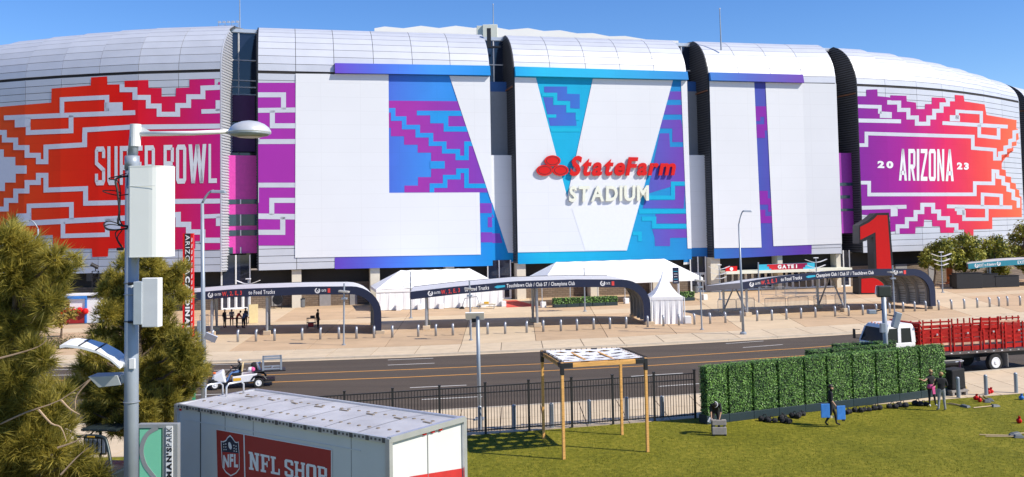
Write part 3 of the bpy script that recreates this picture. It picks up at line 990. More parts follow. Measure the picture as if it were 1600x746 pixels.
def ZM(sc, ox, oy): return lambda L: [(ox + x * sc, oy + y * sc) for x, y in L]
Z1, Z2 = ZM(.268, 0, 20), ZM(.29494, 0, 200)
Z4, Z5, Z6, Z7 = ZM(.29494, 340, 20), ZM(.29494, 340, 230), ZM(.29494, 740, 20), ZM(.29494, 740, 230)
Z8, Z9 = ZM(.2875, 1140, 50), ZM(.3083, 1140, 230)
def mural(name, label, loc):
    return thing(name, label, 'mural', loc)
def lay(polys, surf, spans, off, name, m, root, **k):
    """one object for each printed shape (and for each length of wall it lies on)"""
    for poly in polys:
        for sp in spans:
            mb = sheet([poly], surf, [sp], off)
            if mb.f: weld(mb, .03).build(name, m, root, off=root.location, **k)
def weld(mb, d):
    bm = bmesh.new()
    vs = [bm.verts.new(v) for v in mb.v]
    for f in mb.f:
        try: bm.faces.new([vs[i] for i in f])
        except Exception: pass
    bmesh.ops.remove_doubles(bm, verts=bm.verts[:], dist=d)
    o = MB()
    bm.verts.index_update()
    o.add([v.co.copy() for v in bm.verts], [tuple(v.index for v in f.verts) for f in bm.faces])
    bm.free()
    return o
# ---- left mural
c1 = plan(150)
M1 = mural('wall_mural', 'red and orange stepped mural reading SUPER BOWL, on the curved wall', (c1.x, c1.y, 4.3))
G1 = grad('print_red_magenta', [(-75, (.78, .18, .03)), (-58, (.82, .08, .012)), (-50, (.82, .030, .006)), (-43, (.78, .010, .008)), (-38, (.62, .012, .06)), (-31.5, (.50, .015, .22))])
main1 = Z1([(-700, 590), (-400, 570), (-200, 560), (0, 550), (300, 525), (302, 443), (530, 425), (532, 378), (625, 372), (627, 420), (727, 418), (727, 398), (865, 393), (867, 440), (943, 440), (943, 490), (1025, 488), (1027, 440), (1105, 437), (1105, 390), (1252, 388), (1252, 425), (1272, 425), (1272, 405), (1300, 405)]) \
    + Z2([(1180, 640), (1160, 646), (1080, 648), (1080, 600), (1035, 600), (1035, 640), (930, 645), (850, 640), (640, 638), (575, 640), (572, 682), (490, 685), (487, 640), (285, 640), (280, 568), (205, 572), (40, 560), (0, 545), (-300, 540)])
notch1 = Z2([(-300, 115), (22, 115), (22, 155), (83, 155), (83, 200), (143, 200), (143, 243), (85, 243), (85, 290), (28, 290), (28, 335), (-300, 335)])
lay([main1], WALL, [span(0)], .035, 'printed_film', G1, M1)
sv = stroke(Z1([(713, 418), (713, 450), (788, 450), (788, 495), (866, 495), (866, 545), (929, 545), (929, 593), (1037, 593), (1037, 542), (1101, 542), (1101, 491), (1184, 491), (1184, 440), (1300, 436)]), 7.6)
sv += stroke(Z1([(25, 614), (400, 598), (790, 583)]), 7.4) + stroke(Z1([(363, 600), (363, 507), (625, 494), (625, 575)]), 7.0) + [Z1([(610, 525), (716, 523), (716, 572), (610, 575)])]
sv += stroke(Z1([(166, 640), (166, 700), (416, 690), (416, 600)]), 7.4) + [Z1([(88, 618), (180, 612), (180, 666), (88, 670)])]
sv += stroke(Z1([(1300, 662), (760, 668), (497, 684)]) + Z2([(450, 40), (450, 90), (245, 102), (245, 180), (205, 180), (205, 146), (145, 146), (145, 105), (85, 105), (85, 65), (25, 65), (25, 25), (-60, 25), (-60, -20), (-200, -15)]), 7.6)
sv += stroke(Z1([(1175, 577), (1300, 574)]), 7.0) + [Z1([(1258, 512), (1300, 512), (1300, 575), (1258, 575)])]
sv += stroke(Z2([(-200, 470), (-60, 470), (-60, 432), (35, 430), (35, 385), (85, 385), (85, 335), (145, 335), (145, 290), (205, 290), (205, 252), (245, 252), (245, 330), (455, 322), (455, 400), (930, 390), (1180, 388)]), 7.6)
sv += stroke(Z2([(155, 490), (155, 414), (380, 406), (380, 485)]), 7.2) + stroke(Z2([(35, 512), (300, 497), (690, 477), (945, 460), (945, 512), (1000, 512), (1000, 552), (1075, 552), (1075, 596), (1180, 596)]), 8.2) + [Z2([(88, 455), (168, 452), (168, 496), (88, 500)])]
sv += stroke(Z2([(335, 500), (335, 573), (570, 566), (570, 490)]), 7.0) + [Z2([(557, 482), (640, 479), (640, 535), (557, 540)]), notch1]
sv += stroke(Z2([(1080, 470), (1180, 466)]), 6.5) + [Z2([(1145, 470), (1180, 470), (1180, 520), (1145, 520)])]
lay(sv, WALL, [span(0)], .05, 'silver_line', FILMS, M1)
def wall_text(s, quad, surf, off, m, root, bold=.0, gap=.1, space=.3, name='letter', grow=None):
    """each character its own piece, laid into a quad of photo pixels (top-left, top-right, bottom-right, bottom-left)"""
    tl, tr, br, bl = [V((x, y, 0)) for x, y in quad]
    def fn(u, v):
        p = (bl.lerp(br, u)).lerp(tl.lerp(tr, u), v)
        uu, z = surf.hit(p.x, p.y)
        return surf.pos(uu, z, off)
    n = len(s.replace(' ', ''))
    for k in range(n):
        mb = MB(); put_text(mb, s, fn, bold, gap=gap, space=space, one=k)
        mb.build(name, m, root, off=root.location)
# condensed block letters, drawn as outlines in a unit cell
def cond(c, t=.30, k=.13):
    """tall condensed capitals: a list of polygons in the unit square"""
    R = lambda a, b, c_, d: [(a, b), (c_, b), (c_, d), (a, d)]
    ch = .10
    def ring(a, b, c_, d):   # chamfered ring split in left, right, bottom, top
        return [[(a, b + ch), (a + t, b + k), (a + t, d - k), (a, d - ch)], [(c_ - t, b + k), (c_, b + ch), (c_, d - ch), (c_ - t, d - k)],
                [(a, b + ch), (a + t * .5, b), (c_ - t * .5, b), (c_, b + ch), (c_ - t, b + k), (a + t, b + k)], [(a, d - ch), (a + t, d - k), (c_ - t, d - k), (c_, d - ch), (c_ - t * .5, d), (a + t * .5, d)]]
    if c == 'O': return ring(0, 0, 1, 1)
    if c == 'U': return [R(0, ch, t, 1), R(1 - t, ch, 1, 1), [(0, ch), (t * .5, 0), (1 - t * .5, 0), (1, ch), (1 - t, k), (t, k)]]
    if c == 'P': return [R(0, 0, t, 1), [(t, 1), (t, 1 - k), (1 - t, 1 - k), (1, 1 - ch), (1 - t * .5, 1)], [(t, .38), (1 - t * .5, .38), (1, .48), (1 - t, .51), (t, .51)], R(1 - t, .48, 1, 1 - ch)]
    if c == 'E': return [R(0, 0, t, 1), R(t, 0, 1, k), R(t, 1 - k, 1, 1), R(t, .45, .9, .45 + k)]
    if c == 'R': return cond('P') + [[(.38, .38), (.72, .38), (1, 0), (1 - t, 0)]]
    if c == 'B': return [R(0, 0, t, 1), R(t, 1 - k, 1 - t * .5, 1), R(t, 0, 1 - t * .5, k), R(t, .45, 1 - t * .4, .45 + k), R(1 - t, .56, 1, 1 - ch * .7), R(1 - t, ch * .7, 1, .47)]
    if c == 'L': return [R(0, 0, t, 1), R(t, 0, 1, k * .9)]
    if c == 'S': return [[(0, 1 - ch), (t, 1 - k), (1 - t, 1 - k), (1, 1 - ch), (1 - t * .5, 1), (t * .5, 1)], R(0, .60, t, 1 - ch), R(1 - t, .70, 1, 1 - ch), [(0, .60), (t, .60), (1, .42), (1, .36), (1 - t, .36), (0, .54)],
                         R(1 - t, ch, 1, .40), R(0, ch, t, .30), [(0, ch), (t * .5, 0), (1 - t * .5, 0), (1, ch), (1 - t, k), (t, k)]]
    if c == 'W': 
        w = .2
        return [[(0, 1), (.16, 0), (.16 + w, 0), (w, 1)], [(.16, 0), (.16 + w, 0), (.5 + w / 2, 1), (.5 - w / 2, 1)], [(.64, 0), (.84, 0), (.5 + w / 2, 1), (.5 - w / 2, 1)], [(.64, 0), (.84, 0), (1, 1), (1 - w, 1)]]
    if c == 'A': return [[(0, 0), (t, 0), (.62, 1), (.38, 1)], [(1 - t, 0), (1, 0), (.62, 1), (.38, 1)], R(.22, .18, .78, .18 + k)]
    if c == 'I': return [R(0, 0, 1, 1)]
    if c == 'Z': return [R(0, 0, 1, k), R(0, 1 - k, 1, 1), [(0, k), (t * 1.15, k), (1, 1 - k), (1 - t * 1.15, 1 - k)]]
    if c == 'N': return [R(0, 0, t, 1), R(1 - t, 0, 1, 1), [(t, 1), (t, .62), (1 - t, 0), (1 - t, .38)]]
CW = {'W': 1.75, 'I': .36, 'L': .82, 'A': 1.15, ' ': .42, 'Z': .95}
def wall_cond(s, quad, off, m, root, gap=.22):
    tot = sum(CW.get(c, 1) for c in s) + gap * (len(s) - 1)
    x = 0
    tl, tr, br, bl = [V((a, b, 0)) for a, b in quad]
    for c in s:
        w = CW.get(c, 1)
        if c != ' ':
            polys = []
            for pl in cond(c):
                q = []
                for u, v in pl:
                    uu = (x + u * w) / tot
                    p = (bl.lerp(br, uu)).lerp(tl.lerp(tr, uu), v)
                    q.append((p.x, p.y))
                polys.append(q)
            weld(sheet(polys, WALL, [(WALL.u[0], WALL.u[-1])], off), .03).build('letter', m, root, off=root.location)
        x += w + gap
wall_cond('SUPER BOWL', ZM(.2145, 100, 180)([(228, 231), (1115, 210), (1115, 495), (228, 513)]), .06, FILMW, M1)
# ---- right mural
c5 = plan(1450)
M5 = mural('wall_mural', 'purple to orange stepped mural reading 2023 ARIZONA, on the curved wall', (c5.x, c5.y, 4.8))
G5 = grad('print_purple_orange', [(44, (.17, .02, .28)), (52, (.30, .015, .25)), (60, (.58, .02, .10)), (66, (.62, .045, .055)), (74, (.72, .10, .05)), (84, (.78, .19, .07))])
main5 = Z8([(640, 350), (742, 350), (742, 315), (802, 313), (804, 350), (858, 355), (873, 358), (873, 345), (960, 348), (962, 378), (1012, 385), (1015, 420), (1060, 420), (1062, 393), (1098, 393), (1098, 357), (1170, 360), (1172, 378), (1225, 378), (1223, 343), (1270, 347), (1275, 378), (1385, 395), (1395, 452), (1558, 480), (1557, 525), (1566, 528), (1570, 585), (1558, 590), (1558, 618), (1535, 622), (1533, 650), (1508, 655), (1506, 680), (1478, 686), (1476, 715)]) \
    + Z9([(1437, -2), (1437, 20), (1415, 24), (1415, 50), (1385, 55), (1378, 85), (1378, 112), (1398, 118), (1400, 148), (1425, 152), (1426, 180), (1449, 185), (1451, 213), (1466, 218), (1467, 248), (1478, 252), (1480, 355), (1330, 357), (1330, 415), (1235, 418), (1235, 450), (1190, 450), (1188, 418), (1135, 420), (1135, 435), (1068, 435), (1066, 402), (1027, 402), (1025, 370), (985, 368), (983, 403), (942, 405), (940, 440), (860, 440), (858, 425), (815, 430), (812, 355), (640, 340)])
lay([main5], WALL, [span(4)], .035, 'printed_film', G5, M5)
sv = stroke(Z8([(866, 372), (866, 385), (920, 385), (920, 425), (970, 425), (970, 466), (1016, 466), (1016, 500), (1078, 500), (1078, 466), (1110, 466), (1110, 430), (1150, 430), (1150, 395), (1185, 395), (1185, 365)]), 6.2)
sv += stroke(Z8([(640, 404), (815, 408), (815, 445)]), 5.6) + [Z8([(815, 433), (880, 437), (880, 470), (815, 468)])] + stroke(Z8([(640, 481), (930, 487)]), 6.2)
sv += stroke(Z8([(640, 616), (742, 616), (742, 553), (1320, 570), (1320, 632), (1440, 642), (1440, 690), (1466, 690), (1466, 660), (1496, 656), (1496, 628), (1522, 624), (1522, 592), (1545, 588), (1545, 545), (1575, 540)]), 5.6)
sv += stroke(Z8([(1235, 475), (1235, 432), (1366, 440), (1366, 500)]), 5.2) + [Z8([(1195, 453), (1250, 455), (1250, 488), (1195, 486)])] + stroke(Z8([(1155, 496), (1510, 516)]), 5.8) + stroke(Z8([(1355, 505), (1355, 566), (1460, 576), (1460, 520)]), 5.6)
sv += stroke(Z9([(640, 181), (706, 181), (706, 241), (1241, 240), (1241, 183), (1335, 185), (1335, 122), (1356, 124), (1356, 152), (1385, 156), (1385, 186), (1410, 190), (1410, 218), (1436, 224), (1436, 260), (1462, 266), (1462, 308)]), 5.6)
sv += stroke(Z9([(640, 309), (895, 303)]), 6.0) + [Z9([(815, 305), (850, 305), (850, 350), (815, 352)])] + stroke(Z9([(1280, 300), (1280, 240), (1375, 246), (1375, 300)]), 5.4) + stroke(Z9([(1100, 301), (1430, 306)]), 5.8)
sv += [Z9([(1140, 305), (1190, 307), (1190, 345), (1150, 343), (1150, 325), (1140, 325)])] + stroke(Z9([(1186, 320), (1186, 366), (1302, 366), (1302, 310)]), 5.4)
sv += stroke(Z9([(850, 440), (850, 402), (897, 402), (897, 366), (941, 366), (941, 330), (975, 330), (975, 293), (1030, 293), (1030, 327), (1060, 327), (1060, 361), (1105, 361), (1105, 397), (1148, 397), (1148, 425)]), 6.2)
lay(sv, WALL, [span(4)], .05, 'silver_line', SILVER, M5)
wall_cond('ARIZONA', [(1404, 233), (1489.5, 233.5), (1489.5, 283.5), (1404, 282.5)], .06, FILMW, M5, gap=.2)
wall_text('20', Z9([(748, 70), (828, 72), (828, 109), (748, 107)]), WALL, .06, FILMW, M5, bold=.055, gap=.16, name='numeral')
wall_text('23', Z9([(1150, 78), (1210, 80), (1210, 116), (1150, 114)]), WALL, .06, FILMW, M5, bold=.055, gap=.16, name='numeral')
# ---- centre mural: LVII
c3 = plan(860)
M3 = mural('wall_mural', 'giant white numerals LVII on a blue and purple printed ground across the centre wall', (c3.x, c3.y, 4.5))
G3 = grad('print_purple_blue', [(-26, (.14, .05, .42)), (-20, (.12, .06, .46)), (-15, (.07, .13, .58)), (-9, (.045, .25, .72)), (-2, (.008, .22, .58)), (4, (.012, .40, .64)), (11, (.012, .36, .62)), (22, (.02, .20, .52)), (30, (.055, .10, .42)), (37, (.11, .045, .34)), (42, (.14, .03, .30))])
PU = grad('print_magenta_violet', [(-30, (.34, .022, .30)), (-12, (.33, .035, .34)), (-4, (.20, .045, .40)), (2, (.08, .10, .48)), (10, (.03, .17, .56)), (15, (.06, .12, .48)), (22, (.16, .05, .38)), (32, (.22, .025, .34))])
CY = grad('print_cyan', [(-16, (.05, .24, .72)), (-5, (.012, .29, .66)), (5, (.012, .42, .62)), (20, (.01, .36, .60)), (36, (.035, .16, .52))])
SP = [span(1), span(2), span(3)]
bgpoly = [(523, 116), (660, 118), (765, 119.5), (900, 121), (1075, 126), (1180, 128.5), (1254, 131.4), (1268, 384), (1268, 397), (1140, 404), (811, 413), (760, 416), (523, 420.5)]
lay([bgpoly], WALL, SP, .035, 'printed_film', G3, M3)
mag = [Z4([(170, 372), (420, 372)]) + Z5([(408, 522), (170, 522)])]
lay(mag, WALL, [span(1)], .035, 'printed_film', mat('print_magenta', (.30, .010, .31), .55, var=.05, scale=.2), M3)
sv = stroke(Z4([(170, 436), (349, 436), (349, 514)]), 7.8) + stroke(Z4([(170, 519), (420, 516)]), 7.6) + stroke(Z4([(290, 519), (290, 600), (420, 600)]), 7.8) + stroke(Z4([(170, 684), (420, 683)]), 7.6) + [Z4([(195, 655), (222, 655), (222, 690), (195, 690)])]
sv += stroke(Z5([(420, 202), (206, 202), (206, 295)]), 7.4) + stroke(Z5([(287, 360), (287, 283), (420, 283)]), 7.8) + stroke(Z5([(170, 366), (420, 370)]), 8.6) + stroke(Z5([(345, 370), (345, 452), (170, 452)]), 8.0)
lay(sv, WALL, [span(1)], .05, 'silver_line', SILVER, M3)
pur = [Z4([(907, 467), (1275, 470), (1420, 900), (1430, 953), (990, 953), (990, 917), (1062, 917), (1062, 872), (1131, 872), (1131, 742), (1060, 742), (1060, 700), (988, 700), (988, 655), (918, 655), (918, 610), (907, 610)])]
cy = stroke(Z4([(905, 518), (930, 518), (930, 562), (988, 562), (988, 607), (1060, 607), (1060, 650), (1130, 650), (1130, 695), (1200, 695), (1200, 735), (1272, 735), (1272, 770), (1318, 770), (1318, 695), (1370, 695)]), 7.2)
cy += [Z4([(1055, 520), (1287, 520), (1295, 548), (1222, 548), (1222, 603), (1317, 603), (1327, 631), (1197, 631), (1197, 587), (1126, 587), (1126, 545), (1055, 545)])]
cy += stroke(Z4([(1135, 953), (1135, 917), (1205, 917), (1205, 872), (1275, 872), (1275, 838), (1318, 838), (1318, 918), (1425, 918)]), 7.2) + [Z4([(1125, 787), (1203, 787), (1203, 827), (1125, 827)])]
pur += [Z7([(32, 298), (110, 298), (112, 350), (32, 350)]), Z7([(75, 372), (125, 372), (135, 425), (75, 425)]), Z7([(38, 452), (150, 452), (160, 505), (38, 505)])]
pur += [Z6([(373, 392), (495, 392), (495, 430), (562, 432), (562, 510), (500, 505), (500, 468), (425, 465), (425, 428), (373, 422)]), Z6([(368, 448), (420, 450), (420, 490), (490, 490), (490, 530), (540, 530), (545, 600), (405, 600)])]
cy += [Z6([(385, 540), (437, 540), (437, 557), (385, 557)]), Z6([(405, 612), (570, 612), (565, 632), (410, 632)])] + stroke(Z6([(360, 435), (432, 435), (432, 480), (500, 480), (500, 520), (550, 520), (550, 570)]), 6.0)
pur += [Z6([(1040, 418), (1100, 418), (1100, 462), (1028, 462)]), Z6([(1018, 490), (1103, 490), (1105, 540), (1005, 540)]), Z6([(1000, 568), (1098, 568), (1110, 640), (1110, 686), (1052, 686), (1052, 614), (985, 614)]), Z6([(1040, 712), (1112, 712), (1118, 900), (920, 960), (985, 640), (1035, 640)])]
pur += [Z7([(1065, 208), (1117, 208), (1117, 262), (1112, 325), (895, 325), (905, 282), (1065, 282)]), Z7([(963, 355), (1128, 355), (1128, 405), (963, 405)]), Z7([(945, 435), (1130, 435), (1130, 480), (1040, 482), (1040, 525), (960, 525), (958, 480)])]
cy += stroke(Z7([(920, 268), (1055, 268), (1055, 194), (1125, 194)]), 6.4) + stroke(Z7([(875, 342), (1125, 340)]), 7) + stroke(Z7([(890, 380), (955, 380), (955, 420), (1130, 420)]), 7) + stroke(Z7([(840, 458), (880, 458), (880, 500)]), 6)
pur += [Z8([(138, 405), (203, 405), (205, 462), (190, 462), (166, 462), (166, 485), (142, 485)]), Z8([(188, 462), (208, 462), (208, 535), (190, 537), (192, 577), (145, 577), (145, 503), (188, 503)])]
pur += [Z9([(150, 222), (193, 222), (193, 260), (212, 260), (213, 328), (195, 328), (195, 292), (150, 292)]), Z9([(153, 318), (180, 318), (180, 350), (216, 350), (216, 386), (155, 386)])]
lay(pur, WALL, SP, .05, 'stepped_print', PU, M3)
lay(cy, WALL, SP, .065, 'stepped_print', CY, M3)
NUM = {'L': [(462, 115.5), (607, 117), (608, 301.7), (749, 301), (751, 398), (461, 403)],
       'V': [(702, 119), (837, 122), (886, 308), (926, 123.5), (1051, 126), (979, 391.7), (794, 395)],
       'I1': [(1063.6, 126.6), (1178, 129), (1189.5, 387), (1074, 388.6)],
       'I2': [(1195.5, 129.4), (1340, 132), (1340, 380), (1208, 385)]}
for k in ('L', 'V', 'I1', 'I2'):
    lay([NUM[k]], WALL, SP, .085, 'white_numeral', FILMW, M3)
lay([[(893, 326), (914, 391.5), (979, 391.7), (1004, 300), (930, 315)]], WALL, SP, .10, 'grey_fold_print', mat('white_film_grey', (.70, .72, .78), .6, var=.02), M3)
# the film runs on across the bays recessed in the two middle slots
for sl, px0, px1 in ((s2, 760, 812), (s3, 1068, 1116)):
    A = sl['A'] - sl['n'] * 1.57 - sl['t'] * .4; B = sl['B'] - sl['n'] * 1.57
    su = Surf([A, B]); zt = zof(782 if px0 == 760 else 1095, 241) - .02
    sp = [(0, (B - A).length)]
    cl = lambda poly: [(x, max(y, 243.5)) for x, y in densify(poly)]
    lay([[(px0, 243), (px1, 243), (px1, 408), (px0, 414)]], su, sp, .0, 'bay_film', G3 if px0 == 760 else FILMW, M3)
    if px0 == 760:
        lay([[(745, 243), (812, 243), (812, 396), (794, 395)]], su, sp, .02, 'white_numeral', FILMW, M3)
        lay([[(745, 243), (760, 318), (772, 340), (745, 340)], [(745, 365), (781, 365), (785, 380), (745, 380)]], su, sp, .015, 'stepped_print', PU, M3)
    else:
        lay([[(px0, 388), (px1, 387), (px1, 409), (px0, 410)]], su, sp, .02, 'blue_band', G3, M3)
# projecting band above the numerals: a shallow box in three lengths
def band(pl, pr, tl, tr, bl, br):
    A = [WALL.hit(*p) for p in (tl, tr, br, bl)]
    u0 = max(A[0][0], UOF[pl] if pl else -1e9); u1 = min(A[1][0], UOF[pr] if pr else 1e9)
    zt = lambda u: A[0][1] + (A[1][1] - A[0][1]) * (u - A[0][0]) / (A[1][0] - A[0][0])
    zb = lambda u: A[3][1] + (A[2][1] - A[3][1]) * (u - A[3][0]) / (A[2][0] - A[3][0])
    us = [u0] + [u for u in WALL.u if u0 + .05 < u < u1 - .05] + [u1]
    mb = MB()
    for a, b in zip(us, us[1:]):
        mb.hexa([WALL.pos(a + 1e-4, zb(a), .55), WALL.pos(b - 1e-4, zb(b), .55), WALL.pos(b - 1e-4, zb(b), 0), WALL.pos(a + 1e-4, zb(a), 0)],
                [WALL.pos(a + 1e-4, zt(a), .30), WALL.pos(b - 1e-4, zt(b), .30), WALL.pos(b - 1e-4, zt(b), -1.2), WALL.pos(a + 1e-4, zt(a), -1.2)])
    mb.build('top_band', G3, M3, off=M3.location)
band(None, 765, (523, 99.5), (765, 103.5), (523, 115.5), (765, 119))
band(804, 1073, (765, 103.5), (1080, 113), (765, 119), (1080, 126))
band(1108, None, (1080, 113), (1253, 117.5), (1080, 126), (1253, 130.5))
# ================================================================ STADIUM SIGN: raised letters on the centre wall
sg = onplane(975, 275, plan(950), WALL.n[WALL.seg(UOF[916] + .1)])
SIGN = thing('stadium_sign', 'raised red StateFarm emblem and letters over cream STADIUM letters on the white V', 'sign', sg)
NW = WALL.n[WALL.seg(UOF[916] + .1)]
TW = V((-NW.y, NW.x, 0))
OFFS = .38
P_SIGN = plan(950) + NW * OFFS
def on_sign(x, y): return onplane(x, y, P_SIGN, NW)
def sign_text(s, tl, tr, br, bl, m, bold, gap, slant=0.0):
    def fn(u, v):
        a = V((*bl, 0)).lerp(V((*br, 0)), u); b = V((*tl, 0)).lerp(V((*tr, 0)), u)
        p = a.lerp(b, v)
        return on_sign(p.x + slant * (v - .5), p.y)
    for k in range(len(s)):
        mb = MB(); put_text(mb, s, fn, bold, thick=-NW * .17, gap=gap, one=k)
        mb.build('letter', m, SIGN, off=SIGN.location)
sign_text('StateFarm', (893, 243.5), (1057, 247), (1056, 274.5), (892, 275.5), RED, .036, .07, slant=4.5)
sign_text('STADIUM', (890, 291), (1014, 289.5), (1014, 314), (889, 316), OFFW, .03, .11)
for cx, cy_ in ((863.5, 251.5), (851, 266.5), (876, 266.5)):
    def ell(rx, ry, n=32): return [on_sign(cx + rx * cos(t), cy_ - ry * sin(t)) for t in [2 * pi * k / n for k in range(n)]]
    a = ell(12.6, 8.6); o = MB().prism(a, -NW * .17).build('emblem_oval', RED, SIGN, off=SIGN.location)
    r0, r1 = ell(10.0, 6.5), ell(9.2, 5.8)
    n = len(r0)
    MB().add([p + NW * .012 for p in r0] + [p + NW * .012 for p in r1], [(i, (i + 1) % n, n + (i + 1) % n, n + i) for i in range(n)]).build('oval_line', BLACKP, o, off=SIGN.location)

# ================================================================ SHADE CANOPIES
def offset_in(prof, d):
    out = []
    for i, p in enumerate(prof):
        a, b = prof[max(i - 1, 0)], prof[min(i + 1, len(prof) - 1)]
        t = V((b[0] - a[0], b[1] - a[1], 0)).normalized()
        out.append((p[0] + t.y * d, p[1] - t.x * d))
    return out
def ribbon(outer, inner, y0, y1):
    n = len(outer)
    mb = MB()
    vs = [(x, y0, z) for x, z in outer] + [(x, y0, z) for x, z in inner] + [(x, y1, z) for x, z in outer] + [(x, y1, z) for x, z in inner]
    fs = []
    for i in range(n - 1):
        fs += [(n + i, n + i + 1, i + 1, i), (2 * n + i, 2 * n + i + 1, 3 * n + i + 1, 3 * n + i), (i, i + 1, 2 * n + i + 1, 2 * n + i), (3 * n + i, 3 * n + i + 1, n + i + 1, n + i)]
    fs += [(0, 2 * n, 3 * n, n), (n - 1, 2 * n - 1, 4 * n - 1, 3 * n - 1)]
    return mb.add(vs, fs)
ROOFG = mat('canopy_roof', (.60, .60, .62), .5, .15, var=.06, scale=.7)
UNDER = mat('canopy_soffit', (.30, .29, .28), .7, var=.05)
def canopy(label, A, B, ztab, depth, frames, texts, end=True, fm=NAVY, name='shade_canopy', skew=0.0, tilt=0.0):
    A, B = V((A[0], A[1], 0)), V((B[0], B[1], 0))
    d = B - A; L = d.length; rz = atan2(d.y, d.x)
    root = thing(name, label, 'canopy', A, rz, 'shade canopies along the plaza edge')
    T = Matrix.Translation(A) @ Matrix.Rotation(rz, 4, 'Z')
    Ti = T.inverted()
    nrm = V((d.y, -d.x, 0)).normalized()
    def lx(px, py): return (Ti @ onplane(px, py, A, nrm)).x
    ze = ztab[-1][1]
    R = 2.5
    prof = []
    N_ = 14
    xe = L - R if end else L
    for k in range(N_ + 1):
        x = xe * k / N_
        prof.append((x, lerp_table(ztab, x)))
    if end:
        z1 = prof[-1][1]
        for k in range(1, 9):
            t = pi / 2 * k / 8
            prof.append((xe + R * sin(t), z1 - R * .9 * (1 - cos(t))))
        prof.append((L, .25))
    shell_i = offset_in(prof, .16)
    ribbon(prof, shell_i, .06, depth).build('roof', [ROOFG], root)
    fas = offset_in(prof, .62)
    fas[0] = (prof[0][0], prof[0][1] - .62)
    if end: fas[-1] = (L - .58, .25)
    up_ = [(x, z + .04) if i < len(prof) - 2 else (x, z) for i, (x, z) in enumerate(prof)]
    f = ribbon(up_, fas, -.10, .055).build('fascia', fm, root)
    so = offset_in(prof, .17); so2 = offset_in(prof, .30)
    n0 = N_ + 1
    ribbon(so[:n0], so2[:n0], .3, depth - .15).build('soffit', UNDER, root)
    ribbon([(x, z) for x, z in up_[:n0]], [(x, z - .5) for x, z in prof[:n0]], depth + .003, depth + .1).build('rear_fascia', DARKM, root)
    # left edge board
    e = MB().box((-.03, depth / 2, prof[0][1] - .28), (.05, depth - .2, .52)); e.build('edge_board', UNDER, root)
    if end:
        li, lo = offset_in(prof, .18)[n0 - 2:], offset_in(prof, .50)[n0 - 2:]
        for k in range(5):
            y = .5 + (depth - 1.2) * k / 4
            ribbon(li, lo, y, y + .16).build('rib', UNDER, root)
        lm = MB()
        q = offset_in(prof, .24)[n0 - 2:]
        for (x0, z0), (x1, z1) in zip(q, q[1:]):
            m_ = max(1, int(hypot(x1 - x0, z1 - z0) / .2))
            for k in range(m_):
                t = k / m_
                lm.box((x0 + (x1 - x0) * t, depth / 2, z0 + (z1 - z0) * t), (.07, depth - .4, .07))
        lm.build('liner_slat', UNDER, root, kind='stuff')
        MB().box((L - .12, .1, .12), (.75, .7, .30)).build('footing', CONC, root, bevel=.02)
        MB().box((L - .12, depth - .4, .12), (.75, .7, .30)).build('footing', CONC, root, bevel=.02)
    for s, y0, y1 in frames:
        zt = lerp_table(ztab, s) - .3
        for y in (y0, y1):
            MB().tube([(s, y, 0), (s, y, zt)], .11, 10).build('post', STEEL, root, smooth=False)
            MB().box((s, y, .17), (.62, .62, .34)).build('footing', CONC, root, bevel=.02)
        ym = (y0 + y1) / 2
        for y in (y0, y1):
            MB().tube([(s, y + (.12 if y == y0 else -.12), .4), (s, ym, zt)], .075, 8).build('brace', STEEL, root)
    for t in texts:
        s, px0, px1, py, h, m_ = t[:6]
        x0, x1 = lx(px0, py), lx(px1, py)
        zc = lambda x: lerp_table(ztab, x) - .29
        mb = MB()
        if s == 'o':
            xc = (x0 + x1) / 2; rr = h * .55; n = 14
            vs = [(xc + r_ * cos(2 * pi * k / n), -.112, zc(xc) + r_ * sin(2 * pi * k / n)) for r_ in (rr, rr * .55) for k in range(n)]
            mb.add(vs, [(k, (k + 1) % n, n + (k + 1) % n, n + k) for k in range(n) if k not in (2, 3)])
            mb.add([(xc - rr * .3, -.112, zc(xc)), (xc + rr * .5, -.112, zc(xc) - rr * .7), (xc + rr * .3, -.112, zc(xc) + rr * .1)], [(0, 1, 2)])
            mb.build('gate_symbol', m_, f)
        elif s == '<':
            mb.add([(x0, -.112, zc(x0)), (x0 + .25, -.112, zc(x0) - h * .45), (x1, -.112, zc(x1) - h * .3), (x1, -.112, zc(x1) + h * .3), (x0 + .25, -.112, zc(x0) + h * .45)], [(0, 1, 2, 3, 4)])
            mb.build('cyan_bar', m_, f)
        else:
            def fn(u, v):
                x = x0 + (x1 - x0) * u
                return (x, -.112, zc(x) + h * (v - .5))
            put_text(mb, s, fn, .028, gap=.12, space=.34)
            mb.build('fascia_lettering', m_, f)
    if skew or tilt:   # plan is a parallelogram, roof falls to the rear
        for o in list(root.children):
            for v in o.data.vertices:
                v.co.x += skew * v.co.y
                if v.co.z > 1.6: v.co.z -= tilt * max(0, v.co.y)
    return root
LET = mat('fascia_white', (.75, .75, .76), .5)
LETR = mat('fascia_red', (.75, .06, .05), .5)
def txts(l): return [(s, a, b, y, h, m) for s, a, b, y, h, m in l]
p0, p1 = gnd(256, 527), gnd(596, 522)
